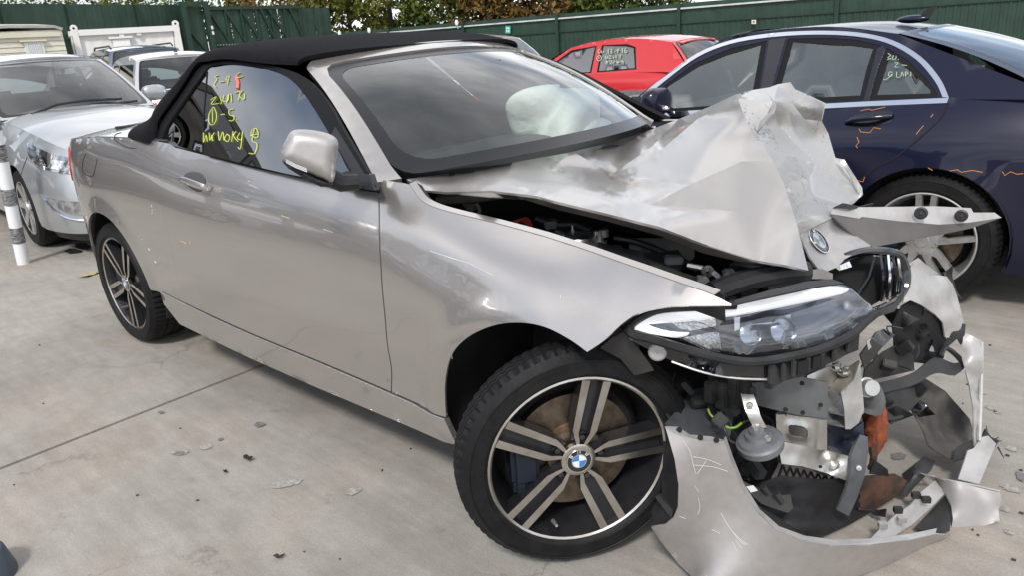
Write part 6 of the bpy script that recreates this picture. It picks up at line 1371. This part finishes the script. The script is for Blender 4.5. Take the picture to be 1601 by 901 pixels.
# right-hand fence
fa, fb = P(540, 50, z=2.0), P(1063, 5, z=2.0)
A_, D_, N_n, L_ = wallplane(fa, fb)
post_s = [np.dot(along((x, 20), A_, N_n)-A_, D_) for x in (606, 724, 872, 1063, 1309)]
stp = post_s[-1]-post_s[-2]; post_s = [post_s[0]-(post_s[1]-post_s[0])*k for k in (2, 1)]+post_s+[post_s[-1]+stp*k for k in (1, 2, 3)]
fence = empty('steel_fence', A_, 0, 'long green steel sheet fence with a pale cable trunking, running behind the red hatchback', 'fence')
def fmb(mb):
    mb.v = [tuple(np.array(q)-A_) for q in mb.v]; return mb
for s0, s1 in zip(post_s[:-1], post_s[1:]):
    build('fence_panel', fmb(ribbed(A_, D_, N_n, s0, s1, 0, 1.44, .16, .012)), M_GRN, fence, smooth=False)
    build('fence_panel', fmb(ribbed(A_, D_, N_n*1.0, s0, s1, 1.45, 2.0, .4, .006)), M_GRN, fence, smooth=False)
    mb = MB(); mb.bar(A_+D_*s0+N_n*.02+[0, 0, 1.445], A_+D_*s1+N_n*.02+[0, 0, 1.445], .05, .02); build('fence_rail', fmb(mb), M_GRN2, fence)
    mb = MB(); mb.bar(A_+D_*s0+N_n*.05+[0, 0, 1.86], A_+D_*s1+N_n*.05+[0, 0, 1.86], .05, .045); build('cable_trunking', fmb(mb), mat('grey_trunking', (.42, .44, .43), .5, col2=(.60, .62, .60), vscale=3) if s0 == post_s[0] else M_TRK, fence)
    if s0 == post_s[0]: M_TRK = bpy.data.materials['grey_trunking']
for s0 in post_s:
    mb = MB(); mb.bar(A_+D_*s0+N_n*.06, A_+D_*s0+N_n*.06+np.array([0, 0, 2.0]), .10, .10, up=D_); build('fence_post', fmb(mb), M_GRN2, fence)
for x, y in ((489, 57), (531, 52), (577, 47), (714, 35)):
    q = along((x, y), A_-N_n*-.1, N_n); mb = MB(); mb.lathe([(.001, -.10), (.05, -.08), (.07, 0), (.05, .09), (.001, .10)], q, (0, 0, 1), 12); mb.bar(q-np.array([0, 0, .08]), q-np.array([0, 0, .2])-N_n*.06, .03, .03)
    o = build('fence_lamp', mb, M_WHITE); tag(o, {489: 'white lamp at the far left end of the fence top, nearest the gate', 531: 'second white lamp on the fence top, counted from the gate', 577: 'third white lamp on the fence top, counted from the gate', 714: 'white lamp standing alone on the fence top, farthest from the gate'}[x], 'lamp', 'white lamps on the fence top')
def signboard(px0, px1, col, name, label, marks, ink):
    q = [along(c, A_+N_n*.12, N_n) for c in (px0, (px1[0], px0[1]), px1, (px0[0], px1[1]))]; mb = MB(); mb.prism(q, -N_n*.015); o = build(name, mb, mat(name+'_face', col, .5)); tag(o, label, 'sign')
    c = o.location; mk = MB()
    for s_ in marks: mk.tube([along((px0[0]+(px1[0]-px0[0])*u, px0[1]+(px1[1]-px0[1])*v), A_+N_n*.125, N_n)-np.array(c) for u, v in s_], .012, 4)
    build('sign_symbol', mk, mat(name+'_ink', ink, .5), o)
signboard((790, 40), (798, 52), (.02, .35, .26), 'safety_sign', 'small green and white safety sign on the steel fence', [[(.25, .2), (.75, .45)], [(.75, .2), (.25, .45)], [(.25, .55), (.75, .85)], [(.75, .55), (.25, .85)], [(.25, .2), (.25, .85)], [(.75, .2), (.75, .85)]], (.7, .75, .72))
signboard((1175, 30.5), (1182, 37), (.62, .62, .52), 'notice', 'small cream notice on the steel fence above the dark blue saloon', [[(.3, .35), (.7, .35)], [(.3, .6), (.6, .6)]], (.2, .2, .2))
# left-hand wall of green sheets, and the sliding gate
la, lb_ = P(0, 5, z=3.0), P(272, 7, z=3.0)
A2, D2, N2, L2 = wallplane(la, lb_)
lw = empty('sheet_wall', A2, 0, 'tall plain dark green sheet wall behind the cream cabin and white container', 'fence')
sw_ = [-9, -4.5]+[np.dot(along((x, 20), A2, N2)-A2, D2) for x in (2, 105, 213, 283)]
for s0, s1 in zip(sw_[:-1], sw_[1:]):
    mb = MB(); ribbed(A2, D2, N2, s0+.01, s1-.01, 0, 3.0, .5, .008, mb); mb.v = [tuple(np.array(q)-A2) for q in mb.v]; build('wall_sheet', mb, M_GRN, lw, smooth=False)
    mb = MB(); mb.bar(A2+D2*s0+N2*.03, A2+D2*s0+N2*.03+np.array([0, 0, 3.0]), .09, .05, up=D2); mb.v = [tuple(np.array(q)-A2) for q in mb.v]; build('wall_post', mb, M_GRN2, lw)
ga_, gb_ = P(276, 3, z=3.05), P(514, 9, z=2.85)
A3, D3, N3, L3 = wallplane(ga_, gb_)
gate = empty('sheet_gate', A3, 0, 'dark green steel gate with diagonal braces between the white container and the trees', 'gate')
def gbar(p0, p1, w_, h, name, off=.05):
    mb = MB(); mb.bar(A3+D3*p0[0]*L3+N3*off+[0, 0, p0[1]], A3+D3*p1[0]*L3+N3*off+[0, 0, p1[1]], w_, h, up=N3); mb.v = [tuple(np.array(q)-A3) for q in mb.v]; return build(name, mb, M_GRN2, gate)
for s0, s1 in ((0, .14), (.14, .30), (.30, .46), (.46, .62), (.62, .76), (.76, .88), (.88, 1.0)):
    mb = ribbed(A3, D3, N3, s0*L3+.01, s1*L3-.01, 0, 2.9 if s1 < .88 else 2.8, .5, .008); mb.v = [tuple(np.array(q)-A3) for q in mb.v]; build('gate_sheet', mb, M_GRN, gate, smooth=False)
for x in (.02, .155): gbar((x, 0), (x, 3.05), .16, .14, 'gate_post', .10)
gbar((0, 3.0), (.16, 3.0), .12, .12, 'gate_head', .10); gbar((.16, 2.86), (.78, 2.84), .10, .07, 'gate_rail'); gbar((.16, 1.75), (.78, 1.75), .07, .06, 'gate_rail')
for a, b in (((.17, 2.8), (.27, 1.8)), ((.37, 1.8), (.27, 2.8)) , ((.37, 2.8), (.47, 1.8)), ((.57, 1.8), (.50, 2.8)), ((.55, 2.8), (.66, 1.8)), ((.77, 1.8), (.70, 2.8)), ((.04, 2.2), (.14, 1.4))): gbar(a, b, .05, .05, 'gate_brace', .07)
for x in (.27, .37, .47, .57, .66, .77): gbar((x, .2), (x, 2.84), .05, .05, 'gate_upright', .045)
bm2 = MB()
for i in range(14): bm2.disc(A3+D3*L3*(.17+.018*i)+N3*.093+[0, 0, 1.75+.0*i], N3, .018, 6)
for x in (.30, .42, .54, .63):
    for z in (1.95, 2.15, 2.35, 2.55): bm2.disc(A3+D3*L3*x+N3*.02+[0, 0, z], N3, .02, 6)
bm2.v = [tuple(np.array(q)-A3) for q in bm2.v]; tag(build('gate_bolts', bm2, mat('zinc_bolts', (.35, .38, .36), .5), gate), kind='stuff')
mb = MB()
for z in (2.28, 2.12): mb.box(A3+D3*L3*.165+N3*.16+[0, 0, z], (.06, .06, .10))
mb.v = [tuple(np.array(q)-A3) for q in mb.v]; build('gate_latch', mb, M_WHITE, gate)
# white steel container
ca, cb = P(110, 47, z=2.25), P(279, 39, z=2.25)
A4, D4, N4, L4 = wallplane(ca, cb); CW = mat('white_container_paint', (.74, .74, .72), .55, col2=(.70, .69, .67), vscale=2.2)
cont = empty('site_container', A4, 0, 'white steel site container with lifting eyes on its corners', 'container')
def cpart(name, mb, m, ang=35, solid=0): mb.v = [tuple(np.array(q)-A4) for q in mb.v]; return build(name, mb, m, cont, ang=ang, solid=solid)
cpart('front_wall', ribbed(A4, D4, N4, .1, L4-.1, .1, 2.12, .28, .006), CW)
mb = MB(); mb.grid([[A4-N4*s+[0, 0, z] for s in np.linspace(0, 2.4, 12)] for z in (.1, 2.15)]); cpart('end_wall', mb, CW, solid=.03)
mb = MB(); mb.grid([[A4+D4*L4-N4*s+[0, 0, z] for s in (0, 2.4)] for z in (.1, 2.15)]); cpart('end_wall', mb, CW, solid=.03)
mb = MB(); mb.grid([[A4+D4*s-N4*t+[0, 0, 2.2] for s in (0, L4)] for t in (0, 2.4)]); cpart('roof', mb, CW, solid=.04)
mb = MB(); mb.bar(A4+N4*.03+[0, 0, 2.18], A4+D4*L4+N4*.03+[0, 0, 2.18], .14, .14); cpart('top_rail', mb, CW)
mb = MB(); mb.bar(A4+N4*.01-N4*2.4+[0, 0, 2.17], A4+N4*.01+[0, 0, 2.17], .12, .12); cpart('top_rail', mb, CW)
mb = MB(); mb.bar(A4+N4*.03+[0, 0, .08], A4+D4*L4+N4*.03+[0, 0, .08], .12, .14); cpart('bottom_rail', mb, CW)
for s in (.08, L4-.08):
    mb = MB(); mb.bar(A4+D4*s+N4*.05, A4+D4*s+N4*.05+np.array([0, 0, 2.2]), .14, .14, up=D4); cpart('corner_post', mb, CW)
    mb = MB(); c = A4+D4*s+N4*.08+np.array([0, 0, 2.29]); mb.lathe([(.03, -.03), (.085, -.03), (.085, .03), (.03, .03)], c, N4, 20, closed=True); cpart('lifting_eye', mb, CW)
w0, w1_ = along((175, 60), A4+N4*.05, N4), along((206, 78), A4+N4*.05, N4)
mb = MB(); qd = [np.array([w0[0], w0[1], 1.98]), np.array([w1_[0], w1_[1], 1.98]), np.array([w1_[0], w1_[1], 1.35]), np.array([w0[0], w0[1], 1.35])]; mb.prism(qd, N4*.03); cpart('shutter', mb, mat('shutter_white', (.80, .80, .79), .5))
mb = MB(); mb.bar(qd[0]+N4*.04-D4*.08+[0, 0, .04], qd[1]+N4*.04+D4*.08+[0, 0, .04], .06, .05); cpart('shutter_hood', mb, CW)
for s in (.44, .60):
    mb = MB(); mb.box(A4+D4*L4*s+N4*.06+[0, 0, 2.07], (.10, .10, .05)); cpart('rail_lug', mb, CW)
# cream clad cabin
ka, kb = P(-60, 48, z=2.30), P(95, 43, z=2.30)
A5, D5, N5, L5 = wallplane(ka, kb); CR = mat('cream_cladding', (.70, .67, .55), .6, col2=(.64, .61, .50), vscale=1.5)
cab = empty('cream_cabin', A5, 0, 'cream clad portable cabin with a curtained window, left of the white container', 'cabin')
def kpart(name, mb, m, ang=35, solid=0): mb.v = [tuple(np.array(q)-A5) for q in mb.v]; return build(name, mb, m, cab, ang=ang, solid=solid)
ub = None
for k in range(17):
    z = .25+k*.118; mb = MB(); mb.grid([[A5+D5*s+N5*h+[0, 0, zz] for s in (0, L5)] for zz, h in ((z, .022), (z+.10, .010), (z+.118, .0))])
    kpart('cladding_board', mb, CR, ang=20)
mb = MB(); mb.box((0, 0, 0), (1, 1, 1)); mb.v = [tuple(A5+D5*(L5*(x+.5))-N5*(1.15+2.2*(-y)*-1*.5+0)-N5*y*0+np.array([0, 0, 1.15+z*2.1])) for x, y, z in mb.v]
mb = MB(); c0 = [A5+N5*-.02, A5+D5*L5+N5*-.02, A5+D5*L5-N5*2.3, A5-N5*2.3]; mb.prism([q+np.array([0, 0, .15]) for q in c0], (0, 0, 2.05)); kpart('cabin_body', mb, CR)
mb = MB(); rr_ = []
for s, z in ((0, 2.30), (L5*.45, 2.33), (L5*.93, 2.30), (L5*1.0, 2.24)): rr_.append([A5+D5*s+N5*.06+[0, 0, z], A5+D5*s-N5*1.2+[0, 0, z+.10], A5+D5*s-N5*2.4+[0, 0, z]])
mb.grid(rr_); kpart('cabin_roof', mb, mat('grey_cabin_roof', (.42, .41, .38), .6, var=.1, vscale=3), solid=.06)
mb = MB(); mb.bar(A5+N5*.05+[0, 0, 2.16], A5+D5*L5*.97+N5*.05+[0, 0, 2.16], .05, .10); kpart('fascia', mb, CR)
x0 = np.dot(along((35, 62), A5, N5)-A5, D5); x1 = np.dot(along((65, 62), A5, N5)-A5, D5)
mb = MB(); mb.box((0, 0, 0), (1, 1, 1)); mb = MB(); mb.prism([A5+D5*x0+N5*.05+[0, 0, 1.35], A5+D5*x1+N5*.05+[0, 0, 1.35], A5+D5*x1+N5*.05+[0, 0, 2.0], A5+D5*x0+N5*.05+[0, 0, 2.0]], -N5*.04); wdw = kpart('window', mb, mat('window_frame_white', (.72, .72, .68), .5))
mb = MB(); rows = [[A5+D5*(x0+.05+(x1-x0-.1)*t)+N5*(.058+.010*math.sin(t*50))+[0, 0, z] for t in np.linspace(0, 1, 60)] for z in (1.38, 1.96)]; mb.grid(rows); mb.v = [tuple(np.array(q)-A5) for q in mb.v]; build('curtain', mb, mat('pale_curtain', (.62, .65, .66), .8), wdw)
mb = MB(); mb.bar(A5+D5*(x0-.08)+N5*.06+[0, 0, 2.03], A5+D5*(x1+.08)+N5*.06+[0, 0, 2.03], .06, .04); kpart('window_hood', mb, CR)
# ---- trees beyond the fence
def leafmat(n, a, b):
    M = mat(n, a, .75, col2=b, vscale=1.3, spec=.2); M.node_tree.nodes['Principled BSDF'].inputs['Subsurface Weight'].default_value = 0; return M
LM = [leafmat('olive_leaves', (.055, .075, .015), (.12, .14, .03)), leafmat('green_leaves', (.03, .06, .012), (.085, .12, .022)), leafmat('russet_leaves', (.13, .075, .02), (.17, .11, .035)), leafmat('yellow_leaves', (.16, .15, .03), (.09, .11, .02)), leafmat('red_leaves', (.22, .035, .015), (.12, .07, .02))]
M_BARK = mat('bark', (.07, .055, .04), .9, var=.3, vscale=12)
leafq = None
def tree(c, h, rad, mi, label, seed, n=5200, ls=.11):
    rg = np.random.default_rng(seed); t = empty('tree', (c[0], c[1], 0), 0, label, 'tree', 'trees beyond the fence')
    mb = MB(); mb.tube([(0, 0, -.1), (.05, .03, h*.35), (.1, -.05, h*.75)], [.14, .10, .03], 8)
    for k in range(6):
        a = rg.uniform(0, 6.28); z = h*rg.uniform(.15, .6); mb.tube([(0.03, 0, z), (rad*.4*math.cos(a), rad*.4*math.sin(a), z+h*.12), (rad*.75*math.cos(a), rad*.75*math.sin(a), z+h*.2)], [.05, .035, .015], 5)
    build('trunk', mb, M_BARK, t)
    cl = rg.normal(0, 1, (46, 3)); cl /= np.linalg.norm(cl, axis=1)[:, None]; cl *= rg.uniform(.25, 1.0, (46, 1))**.6
    cl = cl*np.array([rad, rad, h*.46])+np.array([0, 0, h*.52]); cr_ = rg.uniform(.35, .8, 46)*rad*.42
    ci = rg.integers(0, 46, n); d = rg.normal(0, 1, (n, 3)); d /= np.linalg.norm(d, axis=1)[:, None]
    pos = cl[ci]+d*cr_[ci][:, None]*rg.uniform(.55, 1.05, (n, 1)); pos[:, 2] = np.maximum(pos[:, 2], .25)
    a = rg.normal(0, 1, (n, 3)); a /= np.linalg.norm(a, axis=1)[:, None]; b = np.cross(a, rg.normal(0, 1, (n, 3))); b /= np.linalg.norm(b, axis=1)[:, None]
    s_ = ls*rg.uniform(.6, 1.4, (n, 1)); v = np.stack([pos-a*s_, pos+b*s_*.5, pos+a*s_, pos-b*s_*.5], 1).reshape(-1, 3)
    mb = MB(); mb.v = [tuple(q) for q in v]; mb.f = [(4*i, 4*i+1, 4*i+2, 4*i+3) for i in range(n)]
    cm = rg.integers(0, 100, 46); mb.m = [(1 if cm[k] < 22 else 0) for k in ci]
    build('crown', mb, [LM[mi[0]], LM[mi[1]]], t, smooth=False)
lab = ['red and olive tree nearest the gate end of the fence', 'yellowing tree behind the fence, second from the gate', 'dense green tree behind the fence lamps', 'olive tree behind the fence above the fabric roof', 'russet tree with bare patches above the windscreen header', 'brown-leaved tree behind the fence left of the red hatchback', 'olive tree behind the fence above the red hatchback', 'green tree behind the fence, farthest from the gate']
for i, (px, dd, h, rad, mi) in enumerate([(545, 33, 6.5, 2.6, (0, 4)), (610, 31, 7.0, 2.4, (3, 0)), (660, 33, 6.2, 2.5, (1, 3)), (720, 30, 6.8, 2.4, (0, 1)), (785, 29, 6.2, 2.2, (2, 0)), (850, 28, 6.4, 2.3, (2, 0)), (915, 27, 5.8, 2.2, (0, 2)), (985, 27, 5.2, 2.2, (1, 0))]):
    q = P(px, 40, d=dd); tree(q, h, rad, mi, lab[i], 20+i)
for i, (px, dd, l2) in enumerate([(-40, 34, 'tree rising over the sheet wall behind the cream cabin'), (90, 35, 'tree top over the sheet wall between cabin and container'), (210, 36, 'tree top over the sheet wall behind the white container'), (350, 38, 'tree top over the steel gate'), (450, 37, 'tree at the right-hand end of the steel gate')]):
    q = P(px, 40, d=dd); tree(q, 5.2+.5*(i % 2), 2.8, [(0, 1), (1, 3), (0, 3), (1, 0), (2, 3)][i], l2, 50+i, n=3800)
# ---- striped post
pb = P(37, 412, z=0); pt = P(0, 240, y=pb[1]+.02); dd = pt-pb; dd /= np.linalg.norm(dd); Lp = 1.15
post = empty('striped_post', pb, 0, 'white post with rough black bands beside the pale silver car', 'post')
def tapered(z0, z1, r_, m, name):
    mb = MB(); mb.tube([dd*z0, dd*z1], r_, 20); return build(name, mb, m, post, ang=40)
M_BANDK = mat('scuffed_black_band', (.012, .012, .013), .6, col2=(.35, .35, .35), vscale=26, stretch=(1, 1, 5))
tapered(0, Lp, .042, mat('white_post_paint', (.78, .80, .82), .45), 'shaft')
for z in (.17, .46, .78, 1.0): tapered(z, z+.12, .0435, M_BANDK, 'black_band')
# ---- patches, stains, debris on the concrete
def patch(px, py, w_, h, m, seed, name='surface_patch', zz=.003, n=22, rot=0.0):
    rg = np.random.default_rng(seed); c = P(px, py, z=0); q = []
    for k in range(n):
        t = 2*math.pi*k/n; r_ = 1+rg.normal(0, .13); ex, ey = w_*math.cos(t)*r_, h*math.sin(t)*r_
        q.append(P(px+ex*math.cos(rot)-ey*math.sin(rot), py+ex*math.sin(rot)+ey*math.cos(rot), z=zz))
    mb = MB(); mb.add(q, [tuple(range(n))[::-1]]); return mb
M_PD = mat('worn_patch_dark', (.16, .155, .15), .8, var=.2, vscale=60); M_PL = mat('worn_patch_pale', (.40, .39, .36), .9, col2=(.22, .21, .20), vscale=70, bump=.6, bscale=200); M_OIL = mat('oil_stain', (.02, .02, .02), .5)
for m_, nm, lst in ((M_PL, 'worn_patch', [(553, 768, 13, 6, -.3), (450, 756, 26, 6, -.15), (282, 708, 14, 4.5, -.15), (322, 699, 11, 4, -.15), (1580, 764, 16, 5, .3), (1572, 797, 8, 4, .2), (1548, 638, 8, 3, .3), (1560, 645, 6, 2.5, .3), (1582, 702, 10, 4, .3), (1578, 832, 9, 4, .2), (1535, 615, 7, 2, .2)]), (M_PD, 'worn_patch', [(406, 664, 9, 4.2, -.1), (1406, 714, 12, 5.5, .05), (1597, 746, 10, 6, .5), (345, 687, 5, 2, -.2), (252, 645, 5, 2, 0), (280, 709, 9, 2.5, -.1)]), (M_OIL, 'oil_stain', [(115, 392, 14, 4, 0), (130, 385, 12, 5, .2)])):
    mb = MB()
    for i, (a, b, w_, h, ro) in enumerate(lst):
        q = patch(a, b, w_, h, m_, i+7, rot=ro, zz=.003 if m_ is M_PL else .0045); mb.add(q.v, q.f)
    o = build(nm, mb, m_, smooth=False); o['kind'] = 'stuff'
rg = np.random.default_rng(3); mb = MB()
for i in range(14):
    a, b = rg.uniform(0, 720), rg.uniform(430, 895)
    if b < 430+a*.3: continue
    c = P(a, b, z=.004); s_ = rg.uniform(.0015, .005); th = rg.uniform(0, 6.28); mb.box(c, (s_*2, s_*.8, .004), [[math.cos(th), -math.sin(th), 0], [math.sin(th), math.cos(th), 0], [0, 0, 1]])
for i in range(12):
    c = P(rg.uniform(1500, 1600), rg.uniform(480, 890), z=.004); s_ = rg.uniform(.002, .006); mb.box(c, (s_*2, s_, .004))
o = build('grit', mb, mat('grit_dark', (.05, .045, .04), .9)); o['kind'] = 'stuff'
def scrap(px, py, s_, col, label, name, cat, seed):
    rg = np.random.default_rng(seed); c = P(px, py, z=0); mb = MB(); pts = []
    for k in range(11):
        t = 2*math.pi*k/11; r_ = s_*(1+.5*math.sin(2*t+seed))*rg.uniform(.55, 1.1); pts.append((c[0]+r_*math.cos(t), c[1]+r_*math.sin(t), .006+rg.uniform(0, .012)))
    pts.append((c[0], c[1], .012)); mb.add(pts, [(k, (k+1) % 11, 11) for k in range(11)]); o = build(name, mb, mat(name+'_'+str(seed), col, .8), solid=.002, smooth=False); return tag(o, label, cat)
scrap(389, 720, .02, (.015, .014, .013), 'small black curled scrap on the concrete left of the front wheel', 'plastic_scrap', 'scrap', 1)
scrap(353, 741, .009, (.02, .018, .016), 'tiny dark chip on the concrete below the black curled scrap', 'plastic_chip', 'scrap', 2)
scrap(140, 431, .05, (.36, .31, .15), 'pale yellow fallen leaf beside the rear wheel', 'fallen_leaf', 'leaf', 4)
scrap(150, 428, .035, (.34, .30, .17), 'pale fallen leaf tucked against the rear tyre', 'fallen_leaf', 'leaf', 5)
scrap(437, 875, .011, (.03, .025, .02), 'dark twig scrap near the bottom edge of the concrete', 'twig_scrap', 'scrap', 6)
# low round stand-in added for an unidentified slate edge at the bottom left
c = P(-26, 906, z=.0)
mb = MB(); q0 = np.array([c[0], c[1], 0]); mb.lathe([(.001, .09), (.06, .09), (.07, .08), (.085, .01), (.085, 0)], q0, (0, 0, 1), 28); o = build('unknown_slate_object', mb, mat('slate_plastic', (.06, .075, .10), .5), ang=50); tag(o, 'edge of an unidentified slate blue object at the bottom left corner', 'object')
# ================================================================== scrap cars in a rack across the yard, mirrored in the windows and paint
M_RACK = mat('rack_steel', (.06, .06, .065), .6)
RX = [0, 4.9, 9.8]
RL = np.array([-10.4, -3.9, 0])
rack = empty('car_rack', tuple(RL), R(-90), 'steel rack of scrap cars beyond the left of the leaning striped post', 'rack')
for x in (-2.45, 2.45, 7.35, 12.25):
    for y in (-1.1, 1.1):
        mb = MB(); mb.box((x, y, 1.7), (.14, .14, 3.4)); build('rack_post', mb, M_RACK, rack)
for z in (1.66, 3.36):
    for y in (-1.1, 1.1):
        mb = MB(); mb.box((4.9, y, z), (14.8, .12, .14)); build('rack_beam', mb, M_RACK, rack)
dk = paint('dark_green_paint', (.02, .035, .03), .3, .3); dk2 = paint('black_paint', (.012, .012, .014), .2, .3); dk3 = paint('dark_bronze_paint', (.035, .028, .02), .3, .3); dk4 = paint('blue_grey_paint', (.06, .075, .10), .4, .3)
for lv, z in ((0, 0), (1, 1.74), (2, 3.44)):
    for i, x in enumerate(RX):
        pm, nm = ((dk2, 'black'), (dk, 'dark green'), (dk3, 'dark bronze'), (dk4, 'blue-grey'))[(i+lv*3) % 4]
        lvn = ('bottom', 'middle', 'top')[lv]; pos = ('nearest', 'middle', 'farthest')[i]
        simple_car('racked_car', f'{nm} scrap car on the rack, {lvn} level, bay {pos} the striped post' if i != 1 else f'{nm} scrap car on the rack, {lvn} level, centre bay', (RL[0], RL[1]-x, z), R(90) if (i+lv) % 2 else R(-90), HATCH, pm, [-.25], group='scrap cars on the rack')
